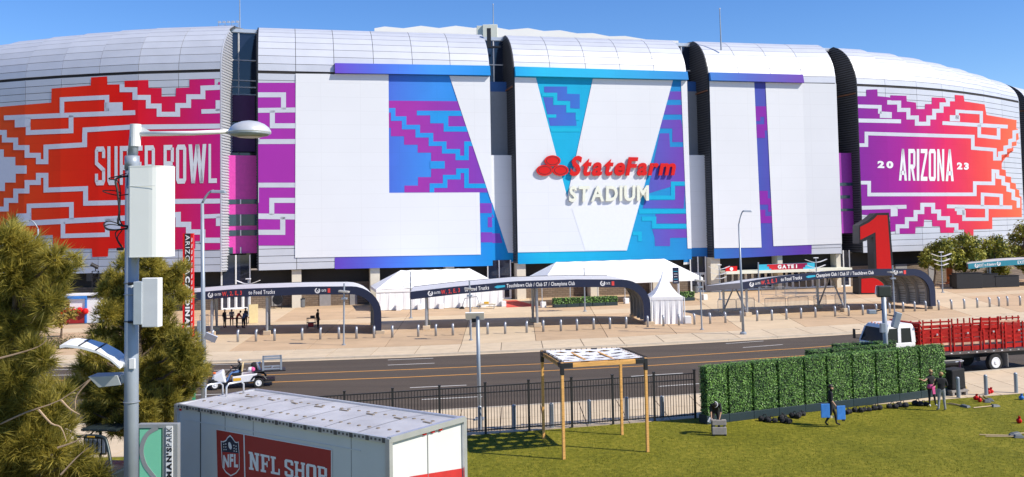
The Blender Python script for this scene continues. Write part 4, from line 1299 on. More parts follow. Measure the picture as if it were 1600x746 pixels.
canopy('long shade canopy curling to ground at its right end, beside the vertical red banner', p0, p1, [(0, 3.45), (6, 3.85), (12, 3.95), (18, 3.9)], 7.0,
       [((gnd(413, 526) - p0).length, .5, 4.6), ((gnd(326, 527) - p0).length, .5, 4.6)],
       [('o', 326, 333, 461, .42, LET), ('GATES', 336, 346, 460, .20, LET), ('W, 2, E, 3', 347.5, 378.5, 460, .36, LETR), ('to Food Trucks', 389, 430, 459.5, .34, LET), ('o', 493, 500, 460, .42, LET), ('GATE', 503, 510, 459.5, .20, LET), ('1', 512.5, 516.5, 460, .36, LETR)], skew=-.24)
p0, p1 = gnd(642, 517), gnd(1017, 507.5)
canopy('long shade canopy with its curled end beside the pointed white tent', p0, p1, [(0, 3.25), (4, 3.62), (9, 3.95), (14, 4.0), (18, 3.9), (20, 3.75)], 7.0,
       [((gnd(666, 516) - p0).length, .5, 4.6), ((gnd(840, 511.5) - p0).length, .5, 4.6)],
       [('o', 669, 676, 459, .42, LET), ('GATES', 678, 688, 458, .20, LET), ('W, 2, E, 3', 689, 718.5, 457, .36, LETR), ('to Food Trucks', 726, 764, 453, .34, LET), ('<', 772, 789, 450, .26, CYAN), ('Touchdown Club / Club 57 / Champions Club', 791.5, 898, 449, .34, LET), ('o', 938, 945, 447, .42, LET), ('GATE', 947, 953, 447, .20, LET), ('1', 955.5, 959.5, 447.5, .36, LETR)])
p0, p1 = V((20.9, 85.6, 0)), V((40.7, 90.3, 0))
canopy('long shade canopy in front of the giant red numeral and gate sign', p0, p1, [(0, 3.15), (4, 3.62), (9, 3.95), (14, 4.0), (20, 3.85)], 6.6,
       [(1.0, .9, 5.0), (11.2, .9, 5.0)],
       [('o', 1170, 1177, 440.5, .42, LET), ('GATES', 1179, 1187, 439.5, .20, LET), ('W, 2, E, 3', 1188, 1213, 439, .36, LETR), ('to Food Trucks', 1219, 1252, 435, .34, LET), ('<', 1258, 1273, 432, .26, CYAN), ('Champions Club / Club 57 / Touchdown Club', 1274.5, 1364, 429, .34, LET), ('o', 1395, 1402, 427, .42, LET), ('GATE', 1404, 1409, 427, .20, LET), ('1', 1411, 1414.5, 427.5, .36, LETR)], skew=-.08, tilt=.10)
p0, p1 = at(1514, 440, 115.5) , at(1700, 440, 118)
canopy('teal edged shade canopy standing among the trees by the black boxes', p0, p1, [(0, 3.0), (5, 3.3), (20, 3.6)], 6.0, [(3.0, .6, 4.4), (9.3, .6, 4.4)],
       [('o', 1523, 1527, 413, .5, LET), ('EXIT to Rideshare', 1529, 1555, 412, .36, LET), ('o', 1557, 1562, 411, .5, LET), ('EXIT', 1589, 1600, 409, .4, LET)], end=False, fm=TEAL, skew=.62)

# ================================================================ GIANT NUMERAL
D1 = 109.0
nb = at(1372, 459, D1); nb.z = 0
ONE = thing('giant_numeral', 'giant red number 1 with thick black sides standing in front of the stadium', 'numeral sign', nb)
o_px = [(1389, 332.5), (1397.5, 431), (1413, 432), (1413, 462), (1342, 462), (1342, 432), (1367, 430.5), (1364.5, 370.5), (1342, 381), (1342, 352.5), (1355, 345), (1363, 339), (1369, 333.3)]
i_px = [(1386.5, 336.5), (1394, 433), (1409.5, 435.5), (1409.5, 458), (1346, 458), (1346, 436), (1370.5, 434), (1368, 363), (1344.5, 375), (1344, 355), (1357, 348.5), (1366, 342), (1371, 336.5)]
def pv(l, D): return [at(x, y, D) for x, y in l]
MB().prism(pv(o_px, D1)[::-1], V((0, 2.0, 0))).build('black_body', BLACKP, ONE, off=nb)
MB().prism(pv(i_px, D1 - .02)[::-1], V((0, .015, 0))).build('red_face', RED, ONE, off=nb)

# ================================================================ WHITE TENTS
def long_tent(label, A, ang, L, W_, ze, zr, hip, sides):
    root = thing('event_tent', label, 'tent', A, ang)
    r0, r1 = hip, L - hip
    y2 = W_ / 2
    mb = MB()
    vs = []
    n = 6
    # sagging fabric bays
    top = []
    for k in range(n + 1):
        x = r0 + (r1 - r0) * k / n
        top.append(x)
    mb.add([(0, 0, ze), (L, 0, ze), (r1, y2, zr), (r0, y2, zr), (0, W_, ze), (L, W_, ze)], [(3, 0, 4), (1, 2, 5), (5, 2, 3, 4)])
    for k in range(n):
        a0, a1 = L * k / n, L * (k + 1) / n
        b0, b1 = top[k], top[k + 1]
        mb.add([(a0, 0, ze), (a1, 0, ze), (b1, y2, zr), (b0, y2, zr), ((a0 + a1) / 2, -.02, ze + .05), ((b0 + b1) / 2, y2, zr - .06)], [(0, 4, 5, 3), (4, 1, 2, 5)])
    mb.build('canopy_fabric', TENT, root)
    va = MB()
    for k in range(n):
        a0, a1 = L * k / n, L * (k + 1) / n
        va.hexa([(a0, -.02, ze - .32), (a1, -.02, ze - .32), (a1, .02, ze - .32), (a0, .02, ze - .32)], [(a0, -.02, ze), (a1, -.02, ze), (a1, .02, ze), (a0, .02, ze)])
    for x in (0, L): va.box((x, W_ / 2, ze - .16), (.04, W_, .32))
    va.build('valance', TENT, root)
    for k in range(n + 1):
        if not sides: MB().tube([(L * k / n, .05, 0), (L * k / n, .05, ze)], .05, 8).build('leg', ALUM, root)
        MB().box((L * k / n, -.25, .3), (.5, .5, .6)).build('weight_block', WHITE, root, bevel=.03)
    if sides:
        w = MB(); r = random.Random(3)
        m = 60
        P_ = [(L * k / m, .05 + .05 * sin(k * 1.7) + r.uniform(-.03, .03)) for k in range(m + 1)]
        w.add([(x, y, .05) for x, y in P_] + [(x, .05, ze - .05) for x, y in P_], [(i, i + 1, m + 1 + i + 1, m + 1 + i) for i in range(m)])
        w.add([(L, .05, 0.05), (L, W_, .05), (L, W_, ze), (L, .05, ze)], [(0, 1, 2, 3)])
        w.build('side_wall', TENT, root)
    return root
q = gnd(588, 486.5)
qa = gnd(786, 479)
TA = long_tent('long white walled tent with hipped roof by the red carpet', (q.x, q.y, 0), atan2(qa.y - q.y, qa.x - q.x), (qa - q).length, 7.2, 2.25, 4.05, 3.0, True)
qb, qc = V((3.0, 99.5, 0)), V((21.4, 105.5, 0))
TB = long_tent('long open white tent with hipped roof behind the clipped low hedge', qb, atan2(6, 18.4), (qc - qb).length, 7.0, 2.5, 4.6, 3.0, False)
# pointed tent
q = gnd(1019, 507)
PT = thing('pointed_tent', 'small white tent with tall pointed roof at the canopy end', 'tent', q, .02)
L = 2.75; ze, zp = 2.3, 4.65
mb = MB(); n = 8
prof = [(1, 0), (.72, .13), (.45, .34), (.22, .62), (.07, .92), (0.0, 1.0)]
c = V((L / 2, L / 2, 0)); ring = []
for f, h in prof[:-1]:
    ring.append([(c.x + sx * f * L / 2, c.y + sy * f * L / 2, ze + (zp - ze) * h) for sx, sy in ((-1, -1), (0, -1), (1, -1), (1, 0), (1, 1), (0, 1), (-1, 1), (-1, 0))])
vs = [p for r_ in ring for p in r_] + [(c.x, c.y, zp)]
fs = [(i * 8 + k, i * 8 + (k + 1) % 8, (i + 1) * 8 + (k + 1) % 8, (i + 1) * 8 + k) for i in range(len(ring) - 1) for k in range(8)]
fs += [((len(ring) - 1) * 8 + k, (len(ring) - 1) * 8 + (k + 1) % 8, len(vs) - 1) for k in range(8)]
mb.add(vs, fs).build('peaked_roof', TENT, PT)
w = MB(); m = 40; r = random.Random(8)
path = [(L * k / m, 0) for k in range(m)] + [(L, L * k / m) for k in range(m)] + [(L - L * k / m, L) for k in range(m)] + [(0, L - L * k / m) for k in range(m + 1)]
wob = [(.05 * sin(i * .9) + r.uniform(-.03, .03)) for i in range(len(path))]
w.add([(x + wob[i], y + wob[i], 0) for i, (x, y) in enumerate(path)] + [(x, y, ze) for x, y in path], [(i, i + 1, len(path) + i + 1, len(path) + i) for i in range(len(path) - 1)])
w.build('side_wall', TENT, PT)
va = MB()
for a, b in (((0, 0), (L, 0)), ((L, 0), (L, L))): va.bar((a[0], a[1], ze - .1), (b[0], b[1], ze - .1), .06, .28)
va.build('valance', TENT, PT)
for x, y in ((-.1, 0), (L + .1, 0), (L + .1, L)): MB().tube([(x, y, 0), (x, y, ze)], .05, 8).build('leg', WHITE, PT)
MB().box((L + .35, .1, .32), (.55, .6, .64)).build('weight_block', WHITE, PT, bevel=.04)
# things along the tents
def low_hedge(label, a, b, n):
    a, b = V((a[0], a[1], 0)), V((b[0], b[1], 0))
    for k in range(n):
        p = a.lerp(b, (k + .5) / n); l = (b - a).length / n - .05
        rt = thing('planter_hedge', label(k), 'planter', p, atan2((b - a).y, (b - a).x), 'clipped planter hedges in front of the open tent')
        MB().box((0, 0, .18), (l, .7, .36)).build('planter_box', HEDGEBOX, rt, bevel=.02)
        leaf_block(l, .62, .62, .36, 420, .09, k).build('foliage', [HEDGESHADE, HEDGELEAF], rt)
def leaf_block(lx, ly, lz, z0, n, size, seed, faces=(1, 1, 1, 1, 1)):
    """clipped hedge: a core coloured dark as inner shade, with many small leaves standing off its faces"""
    r = random.Random(seed)
    mb = MB()
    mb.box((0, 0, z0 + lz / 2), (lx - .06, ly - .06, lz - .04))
    A = [ly * lz, ly * lz, lx * lz, lx * lz, lx * ly]
    tot = sum(a * f for a, f in zip(A, faces))
    vs, fs = [], []
    for k in range(n):
        t = r.random() * tot
        for i, (a, f) in enumerate(zip(A, faces)):
            t -= a * f
            if t <= 0: break
        u, v, o = r.uniform(-.5, .5), r.uniform(-.5, .5), r.uniform(-.05, .045)
        if i < 2: p, nn = V(((.5 - i) * (lx + 2 * o) , u * ly, z0 + lz * (v + .5))), V((1 - 2 * i, 0, 0))
        elif i < 4: p, nn = V((u * lx, (i - 2.5) * (ly + 2 * o), z0 + lz * (v + .5))), V((0, 2 * i - 5, 0))
        else: p, nn = V((u * lx, v * ly, z0 + lz + o)), V((0, 0, 1))
        nn = (nn + V((r.uniform(-1, 1), r.uniform(-1, 1), r.uniform(-.5, 1))) * .75).normalized()
        a, b, _ = frame(nn)
        th = r.random() * 6.28
        e = (a * cos(th) + b * sin(th)); g = nn.cross(e)
        s = size * r.uniform(.6, 1.2)
        j = len(vs)
        vs += [p - e * s, p + g * s * .45, p + e * s, p - g * s * .45]
        fs.append((j, j + 1, j + 2, j + 3))
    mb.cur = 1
    mb.add(vs, fs)
    return mb
a, b = gnd(864, 481), gnd(964, 477)
low_hedge(lambda k: 'low clipped hedge in dark planter before the open tent, %s from the red carpet' % ordinal(k), a, b, 5)
a, b = gnd(1061, 470.5), gnd(1084, 469.5)
low_hedge(lambda k: 'low clipped hedge in dark planter to the right of the pointed tent', a, b, 1)
# red carpet
cp = [gnd(x, y, .02) for x, y in ((781, 470.2), (806, 469.2), (842, 478.5), (792, 480.5))]
ca = sum(cp, V()) / 4
ct = MB().hexa([p - V((0, 0, .03)) for p in cp], cp).build('red_carpet', CARPET)
tag(ct, 'red carpet leading to the glass entrance beside the white tents', 'carpet')
# bright rail in front of tent A and stray kit
tr = MB(); a, b = gnd(598, 483), gnd(690, 479.5)
tr.bar((a.x, a.y - .35, .55), (b.x, b.y - .35, .55), .09, .12)
for k in range(4):
    p = a.lerp(b, k / 3); tr.box((p.x, p.y - .35, .3), (.1, .1, .6))
tag(tr.build('barrier_rail', CYAN), 'turquoise rail on short posts along the walled white tent', 'barrier')
kp = gnd(722, 483)
kt = thing('equipment_pile', 'folded wheeled frame and gear left at the foot of the walled tent', 'equipment', kp)
MB().tube([(0, 0, .2), (.3, 0, 1.1), (1.6, 0, 1.3), (1.9, 0, .3)], .05, 6).build('hoop_frame', STEEL, kt)
MB().box((2.6, -.1, .45), (1.9, .7, .12)).build('table_top', mat('pale_table', (.55, .5, .4), .7), kt)
for x in (1.8, 3.4): MB().box((x, -.1, .2), (.08, .6, .4)).build('leg', STEEL, kt)
MB().lathe([(.28, 0), (.28, .1), (.1, .12), (.1, .18)], (0, -.05, .0), 12, V((0, -1, 0))).build('wheel', RUBBER, kt)
MB().box((2.6, -.1, .62), (.5, .4, .22)).build('yellow_box', YELLOW, kt)
def fan(px, py, R=.55, n=''):
    p = gnd(px, py)
    t = thing('drum_fan', 'large black drum fan on floor stand, ' + n, 'fan', p, .1, 'drum fans at the wall')
    f = MB()
    for k in range(4): 
        rr = R * (k + 1) / 4
        f.tube([(rr * cos(2 * pi * i / 20), -.16, 1.0 + rr * sin(2 * pi * i / 20)) for i in range(21)], .015, 5)
    for k in range(10): f.bar((0, -.16, 1), (R * cos(2 * pi * k / 10), -.16, 1 + R * sin(2 * pi * k / 10)), .015)
    f.build('grille', BLACKP, t)
    MB().lathe([(R, -.14), (R + .02, 0), (R, .2)], (0, 0, 1.0), 20, V((0, 1, 0))).build('drum', DARKM, t)
    for k in range(4):
        a = 2 * pi * k / 4 + .3
        MB().hexa([(.05 * cos(a), -.12, 1 + .05 * sin(a)), (R * .8 * cos(a), -.12, 1 + R * .8 * sin(a)), (R * .8 * cos(a + .5), -.08, 1 + R * .8 * sin(a + .5)), (.05 * cos(a + .5), -.08, 1 + .05 * sin(a + .5))],
                  [(.05 * cos(a), -.11, 1 + .05 * sin(a)), (R * .8 * cos(a), -.11, 1 + R * .8 * sin(a)), (R * .8 * cos(a + .5), -.07, 1 + R * .8 * sin(a + .5)), (.05 * cos(a + .5), -.07, 1 + .05 * sin(a + .5))]).build('blade', DARKM, t)
    for x in (-.4, .4): MB().bar((x, 0, 0), (x * 1.2, 0, 1.0), .06).build('leg', DARKM, t)
fan(338, 483, n='left of the glass doors'); fan(434, 482.5, n='right of the glass doors'); fan(676, 480, .5, 'before the walled white tent')
def bin_(px, py, n):
    p = gnd(px, py); t = thing('litter_bin', n, 'bin', p)
    MB().lathe([(.30, 0), (.34, .1), (.34, .85), (.30, .9)], (0, 0, 0), 14).build('barrel', mat('bin_grey', (.16, .17, .18), .5, .3), t)
    MB().lathe([(.36, .9), (.34, 1.0), (.15, 1.08)], (0, 0, 0), 14).build('lid', DARKM, t)
bin_(472, 480.5, 'grey litter bin beside the cream column under the first canopy')
bin_(1087, 458, 'grey litter bin beside the entrance right of the open tent')
bin_(1222, 452.5, 'dark litter bin by the gate doors'); bin_(1318, 447, 'dark litter bin right of the gate doors')

# ================================================================ GATE SIGNS
def box_on(surf_off, pxs, th, m, name, parent, off):
    P = [WALL.pos(*WALL.hit(x, y), surf_off) for x, y in pxs]
    i = WALL.seg(WALL.hit(*pxs[0])[0])
    return MB().prism(P[::-1] if False else P, -WALL.n[i] * th).build(name, m, parent, off=off)
c = WALL.pos(*WALL.hit(1223, 424), 1.0)
GS = thing('gate_sign', 'red GATE 1 sign with blue stepped ends above the entrance doors', 'sign', c)
GM = grad('gate_red', [(c.x - 2.8, (.62, .03, .03)), (c.x + 2.8, (.22, .01, .07))])
box_on(.9, [(1180, 424.3), (1180, 413.6), (1267.5, 410.3), (1267.5, 420.5)][::-1], .3, CYAN, 'panel', GS, c)
box_on(.93, [(1199.5, 423.6), (1199.5, 419.6), (1196, 419.6), (1196, 416.2), (1193, 416.2), (1193, 413.3), (1255, 410.9), (1255, 413.6), (1252, 414), (1252, 417.4), (1249, 417.6), (1249, 421.4)][::-1], .02, GM, 'red_panel', GS, c)
def gfn(u, v):
    x, y = 1209 + 30 * u, 419.8 - 6.0 * v - 1.0 * u
    return WALL.pos(*WALL.hit(x, y), .97)
mb = MB(); put_text(mb, 'GATE 1', gfn, .06, gap=.14); mb.build('lettering', WHITE, GS, off=c)
for x in (1184, 1263):
    a = WALL.pos(*WALL.hit(x, 423), .8); MB().bar(a, (a.x, a.y, a.z - .7), .08).build('bracket', DARKM, GS, off=c)
c = WALL.pos(*WALL.hit(1138, 420), .9)
RS = thing('red_sign', 'small red sign with a white disc beside the gate sign', 'sign', c)
box_on(.9, [(1129, 424.8), (1129, 416.5), (1146.5, 415.8), (1146.5, 424.2)][::-1], .2, RED, 'panel', RS, c)
pp = [WALL.pos(*WALL.hit(1137.5 + 2.7 * cos(t * pi / 8), 420 - 2.9 * sin(t * pi / 8)), .94) for t in range(16)]
MB().add(pp, [tuple(range(16))]).build('white_disc', WHITE, RS, off=c)
a = WALL.pos(*WALL.hit(1138, 425), .75); MB().bar(a, (a.x, a.y, a.z - 1.0), .08).build('bracket', DARKM, RS, off=c)

# ================================================================ POLES AND LAMPS
def wing_lamp(px, pyb, pyt, label):
    p = gnd(px, pyb); D = p.y
    zt = at(px, pyt, D).z
    t = thing('wing_lamp', label, 'lamp post', p, RN.uniform(-.3, .3), 'winged lamp posts on the plaza')
    MB().tube([(0, 0, 0), (0, 0, zt)], [.075, .05], 8).build('pole', POLE, t)
    MB().box((0, 0, zt + .06), (.5, .3, .10)).build('top_plate', WHITE, t, bevel=.02)
    for z, s in ((zt - .35, 1.0), (zt - .95, .85), (zt - 1.45, .65)):
        for d in (-1, 1):
            mb = MB()
            xs = [.06, .45, .85, 1.2]; zz = [-.12, -.06, .08, .22]
            n = 4
            vs = [(d * x * s, y, z + h * s) for x, h in zip(xs, zz) for y in (-.2, .2)] + [(d * x * s, y, z + h * s + .05) for x, h in zip(xs, zz) for y in (-.2, .2)]
            fs = []
            for i in range(n - 1):
                fs += [(2 * i, 2 * i + 1, 2 * i + 3, 2 * i + 2), (8 + 2 * i, 8 + 2 * i + 2, 8 + 2 * i + 3, 8 + 2 * i + 1), (2 * i, 2 * i + 2, 8 + 2 * i + 2, 8 + 2 * i), (2 * i + 1, 8 + 2 * i + 1, 8 + 2 * i + 3, 2 * i + 3)]
            fs += [(6, 7, 15, 14), (0, 8, 9, 1)]
            mb.add(vs, fs).build('wing', WHITE, t)
    MB().lathe([(.2, 0), (.2, .06), (.1, .1)], (0, 0, 0), 10).build('base_plate', POLE, t)
wing_lamp(388, 494, 437, 'winged lamp post behind the first canopy near the glass doors')
wing_lamp(642, 497.5, 426, 'winged lamp post before the walled white tent')
wing_lamp(914, 487, 420, 'winged lamp post before the low hedge planters')
wing_lamp(1125, 468, 415, 'winged lamp post behind the end of the canopy by the red disc sign')
wing_lamp(1277, 467.5, 404, 'winged lamp post at the right end of the gate sign')
wing_lamp(1473, 457.5, 395, 'winged lamp post between the numeral canopy and the trees')
def panel_pole(px, pyb, pyt, pxt, label):
    p = gnd(px, pyb); D = p.y
    top = at(pxt, pyt, D)
    zt = top.z; t = thing('panel_pole', label, 'lamp post', p, RN.uniform(-.1, .1), 'slim poles with flat square lamps')
    MB().tube([(0, 0, 0), (top.x - p.x, 0, zt)], .065, 8).build('pole', POLE, t)
    x = top.x - p.x
    MB().box((x - .02, 0, zt - .62), (.78, .55, .14), rot=Matrix.Rotation(.12, 3, 'Y')).build('flat_lamp', mat('lamp_shell', (.42, .40, .36), .5, .2), t, bevel=.03)
    MB().box((x, 0, zt - 1.15), (.42, .3, .14)).build('lower_box', POLE, t, bevel=.02)
    MB().tube([(0, 0, 0), (0, 0, .08)], .15, 10).build('base_plate', POLE, t)
panel_pole(537, 539.5, 443, 537.8, 'slim pole with flat lamp before the first canopy right part')
panel_pole(736, 532, 439, 733.5, 'slim pole with flat lamp crossing the Food Trucks lettering')
panel_pole(1096.7, 515.5, 427, 1093.5, 'slim pole with flat lamp between pointed tent and numeral canopy')
panel_pole(1398, 498, 415, 1394.5, 'slim pole with flat lamp before the curled end of the numeral canopy')
p = gnd(1185.8, 473); zt = at(1186.5, 410, p.y).z
tag(MB().tube([(p.x, p.y, 0), (p.x + .06, p.y, zt)], .07, 8).build('plain_pole', POLE), 'plain slim pole crossing the left end of the gate sign', 'pole')
def street_lamp(px, pyb, pxt, pyt, arm, lamp_px, lamp_py, label, D=None, r=.11):
    p = gnd(px, pyb) if D is None else at(px, 360, D)
    p.z = 0; D = p.y
    top = at(pxt, pyt, D); L_ = at(lamp_px, lamp_py, D)
    t = thing('street_lamp', label, 'street lamp', p)
    MB().tube([(0, 0, 0), (top.x - p.x, 0, top.z)], [r, r * .62], 10).build('pole', POLE, t, smooth=True)
    a = V((top.x - p.x, 0, top.z)); e = V((L_.x - p.x, 0, L_.z))
    pts = []
    for k in range(9):
        u = k / 8
        pts.append((a.x + (e.x - a.x) * u, 0, a.z + (arm - a.z) * (1 - (1 - u) ** 2) + (e.z - arm) * u ** 3))
    MB().tube(pts, r * .42, 8).build('arm', POLE, t, smooth=True)
    s = 1 if e.x > a.x else -1
    MB().hexa([(e.x - s * .1, -.14, e.z - .1), (e.x + s * .6, -.14, e.z - .13), (e.x + s * .6, .14, e.z - .13), (e.x - s * .1, .14, e.z - .1)], [(e.x - s * .1, -.08, e.z + .04), (e.x + s * .5, -.1, e.z + .02), (e.x + s * .5, .1, e.z + .02), (e.x - s * .1, .08, e.z + .04)]).build('lamp_head', POLE, t, bevel=.02)
    MB().lathe([(.26, 0), (.26, .12), (.13, .2)], (0, 0, 0), 12).build('base_plate', POLE, t)
    return t
D = 43.6
T3 = street_lamp(319, 657, 316, 318, at(335, 298, D).z, 334, 298.5, 'tall grey street lamp with curved arm beside the vertical red banner', r=.13)
c = V((at(322, 540, D).x - T3.location.x, -.2, 0))
z = at(322, 545, D).z
MB().box((.42, -.35, z + .55), (.55, .05, .38), rot=Matrix.Rotation(.5, 3, 'X') @ Matrix.Rotation(.5, 3, 'Y')).build('solar_panel', mat('solar_blue', (.40, .44, .55), .3), T3)
MB().box((-.2, -.05, z + .2), (.16, .25, 2.2)).build('control_box', POLE, T3, bevel=.02)
MB().box((-.45, -.1, z - 1.9), (.12, .12, 1.0)).build('green_tag', mat('green_tag', (.02, .25, .12), .5), T3)
street_lamp(1161.5, 522.5, 1154.5, 350, at(1163, 328.5, 72).z, 1163, 329.5, 'tall thin street lamp with curved arm at the kerb by the numeral canopy')
t = street_lamp(59, 560, 59.5, 358, at(50, 342, 68).z, 43, 345.5, 'street lamp with arm to the left showing behind the near pine', D=68)
# poles on the lawn edge with small panels
def box_pole(px, pyb, pyt, label):
    p = gnd(px, pyb); zt = at(px, pyt, p.y).z
    t = thing('speaker_pole', label, 'pole', p)
    MB().tube([(0, 0, 0), (-.02, 0, zt)], .085, 10).build('pole', POLE, t, smooth=True)
    MB().box((0, 0, .04), (.4, .4, .08)).build('base_plate', POLE, t)
    return t, zt
t, zt = box_pole(749.5, 656, 492, 'grey pole with white tilted panel at the fence left of the pergola')
MB().box((-.15, -.05, zt - .05), (.85, .5, .05), rot=Matrix.Rotation(-.75, 3, 'X')).build('white_panel', WHITE, t)
MB().box((-.15, .1, zt - .2), (.3, .1, .3)).build('bracket', DARKM, t)
p = gnd(1386.5, 640)
p = at(1386.5, 600, 49.5); p.z = 0
t = thing('floodlight_pole', 'grey pole with black floodlight and angled speaker behind the hedge wall', 'pole', p, 0)
zt = at(1386, 456, 49.5).z
MB().tube([(0, 0, 0), (-.03, 0, zt)], .13, 10).build('pole', POLE, t, smooth=True)
MB().box((0, 0, zt + .02), (.75, .3, .62)).build('floodlight', mat('flood_dark', (.035, .04, .035), .35), t, bevel=.08)
MB().hexa([(-.37, .1, zt - .2), (.37, .1, zt - .2), (.3, .5, zt - .15), (-.3, .5, zt - .15)], [(-.37, .1, zt + .33), (.37, .1, zt + .33), (.25, .5, zt + .22), (-.25, .5, zt + .22)]).build('flood_back', WHITE, t, bevel=.03)
MB().box((.58, -.05, zt - 1.5), (.34, .3, .85), rot=Matrix.Rotation(.3, 3, 'Y')).build('speaker', POLE, t, bevel=.04)
MB().bar((0, 0, zt - 1.2), (.5, 0, zt - 1.3), .06).build('bracket', DARKM, t)
MB().bar((0, 0, zt - .9), (-.75, 0, zt - 1.1), .06).build('bracket', DARKM, t)
MB().box((-.7, 0, zt - 1.05), (.4, .35, .22)).build('small_lamp', POLE, t, bevel=.03)
MB().box((-.16, -.05, zt - 1.9), (.25, .22, .5)).build('junction_box', POLE, t, bevel=.02)
# masts on the roof
for px, y0, y1, lb in ((375, -6, 56, 'thin mast standing on the roof above the left slot'), (771, 8, 46, 'thin mast standing on the white roof box'), (1125, 15, 64, 'thin mast standing on the roof right of the right slot')):
    D = 118 if px != 771 else 137.5
    a, b = at(px + (1.5 if px > 1000 else 0), y1 + 3, D), at(px - .5, y0, D)
    t = thing('roof_mast', lb, 'mast', (a.x, a.y, a.z), 0, 'masts on the stadium roof')
    MB().tube([(0, 0, -1), (b.x - a.x, 0, b.z - a.z)], [.10, .06], 8).build('pole', POLE, t)
    MB().ball((b.x - a.x, 0, b.z - a.z + .08), .12, 8, 5).build('finial', ALUM, t)
a = at(357, 46, 112)
t = thing('light_rack', 'small rack of floodlights on the roof above the left slot', 'light rack', a)
for k in range(5):
    o = MB().box((-1.1 + k * .55, 0, .9), (.3, .25, .22)).build('lamp', ALUM, t)
fr = MB()
for z in (.1, .5, .85): fr.bar((-1.3, 0, z), (1.3, 0, z), .06)
for x in (-1.2, -.4, .4, 1.2): fr.bar((x, 0, -.8), (x, 0, .85), .06)
fr.build('rack_frame', ALUM, t)
# dark information sign
p = gnd(1060.5, 497); p = at(1058, 480, 87); p.z = 0
t = thing('information_sign', 'tall dark information sign on a white pole beside the pointed tent', 'sign', p)
zt, zb_ = at(1055, 418.5, 87).z, at(1055, 443.5, 87).z
MB().tube([(.2, 0, 0), (.2, 0, zb_ + .1)], .06, 8).build('pole', WHITE, t)
a, b = at(1051, 430, 87).x - p.x, at(1060.5, 430, 87).x - p.x
pn = MB().box(((a + b) / 2, 0, (zt + zb_) / 2), (b - a, .12, zt - zb_)).build('panel', NAVY, t)
for k in range(5):
    MB().box(((a + b) / 2 - .02, -.064, zt - .35 - k * .24), ((b - a) * (.7 - .08 * (k % 3)), .006, .05)).build('print_line', CYAN if k in (0, 3) else LET, pn)

# ================================================================ BOLLARDS
bo = [(332, 535), (371.5, 534.7), (400, 533.9), (429, 533), (472, 531.8), (500.5, 530.7), (529.5, 530.1), (557, 529.4), (584.5, 528.6), (613, 527.7), (653.5, 526.5), (681, 525.4), (707.6, 524.4), (735.2, 523.7), (762, 522.7), (789.4, 521.9), (823, 520.3), (849, 518.7), (876.5, 517.8), (901.7, 516.8), (927.7, 515.2), (953.2, 514.4), (978.6, 513.1), (1012.1, 511.6), (1036.8, 510), (1061, 508.7), (1085.2, 507.4), (1109.7, 506.2), (1133.6, 504.9), (1158, 503.3), (1183.3, 502.1), (1206.3, 501), (1229, 499.6), (1251.9, 498), (1274.3, 496.5), (1305, 494.9), (1326.3, 493.9), (1348.3, 492.7), (1369.3, 491), (1390.3, 489.7), (1411.5, 487.9), (1429.4, 486.9), (1446.7, 486.2), (1467, 485), (1487, 483.8), (1507, 482.8), (1527.3, 481.3), (1546.6, 480.1), (1561.1, 479.2), (1574.6, 478.4), (1594.2, 477.7)]
m1 = MB().tube([(0, 0, 0), (0, 0, .72), (0, .04, .82), (0, .12, .88), (0, .17, .87)], [.10, .10, .10, .10, .085], 8)
m1 = m1.build('tmp', STEEL, None); me1 = m1.data; me1.polygons.foreach_set('use_smooth', [True] * len(me1.polygons)); bpy.data.objects.remove(m1)
for k, (x, y) in enumerate(bo):
    o = link('bollard', me1, None); o.location = gnd(x, y); o.rotation_euler = (0, 0, RN.uniform(-.2, .2))
    tag(o, 'steel bollard, %s from the left in the row along the far kerb' % ordinal(k), 'bollard', 'steel bollards along the far kerb')
m2 = MB().tube([(0, 0, 0), (0, 0, .95), (0, 0, 1.0)], [.09, .09, .05], 10).build('tmp', POLE, None); me2 = m2.data; bpy.data.objects.remove(m2)
nb_ = [(749, 679), (803.5, 676.5), (863.5, 674), (923.5, 668.5), (983, 663), (1039.5, 661), (1497.5, 621.5), (1541, 617.5), (1588, 614)]
for k, (x, y) in enumerate(nb_):
    o = link('post_bollard', me2, None); o.location = gnd(x, y); 
    if k < 6: o.location.y += .75; o.scale = (1, 1, 1.05)
    tag(o, ('dark post behind the fence, %s from the left' if k < 6 else 'grey post on the pavement by the truck, %s to the right of the hedge wall') % ordinal(k if k < 6 else k - 6), 'bollard', 'grey posts along the near pavement')
# ================================================================ CROWD BARRIERS
bar = MB()
Lb = 2.3
bar.tube([(0, 0, .1), (0, 0, 1.0), (.08, 0, 1.1), (Lb - .08, 0, 1.1), (Lb, 0, 1.0), (Lb, 0, .1)], .028, 6)
bar.bar((0, 0, .2), (Lb, 0, .2), .03)
bs_ = MB()
for k in range(1, 16): bs_.bar((Lb * k / 16, 0, .2), (Lb * k / 16, 0, 1.1), .016)
bf = MB()
for x in (.25, Lb - .25): bf.bar((x, -.35, .03), (x, .35, .03), .05)
first = None
BARS = [((1122, 486.5), (1150, 485.2)), ((1151, 485), (1179, 483)), ((1195.5, 484), (1228, 482)), ((1231.5, 482), (1263, 480)), ((1190, 463), (1212, 463.5)), ((1213, 463.5), (1226, 463)), ((1227, 462.5), (1243, 465)), ((1245, 465.5), (1275, 465)), ((1276, 464.5), (1305, 462.5)), ((1272, 479.5), (1291, 478)), ((1305, 478), (1322, 475)), ((312, 512), (326, 511))]
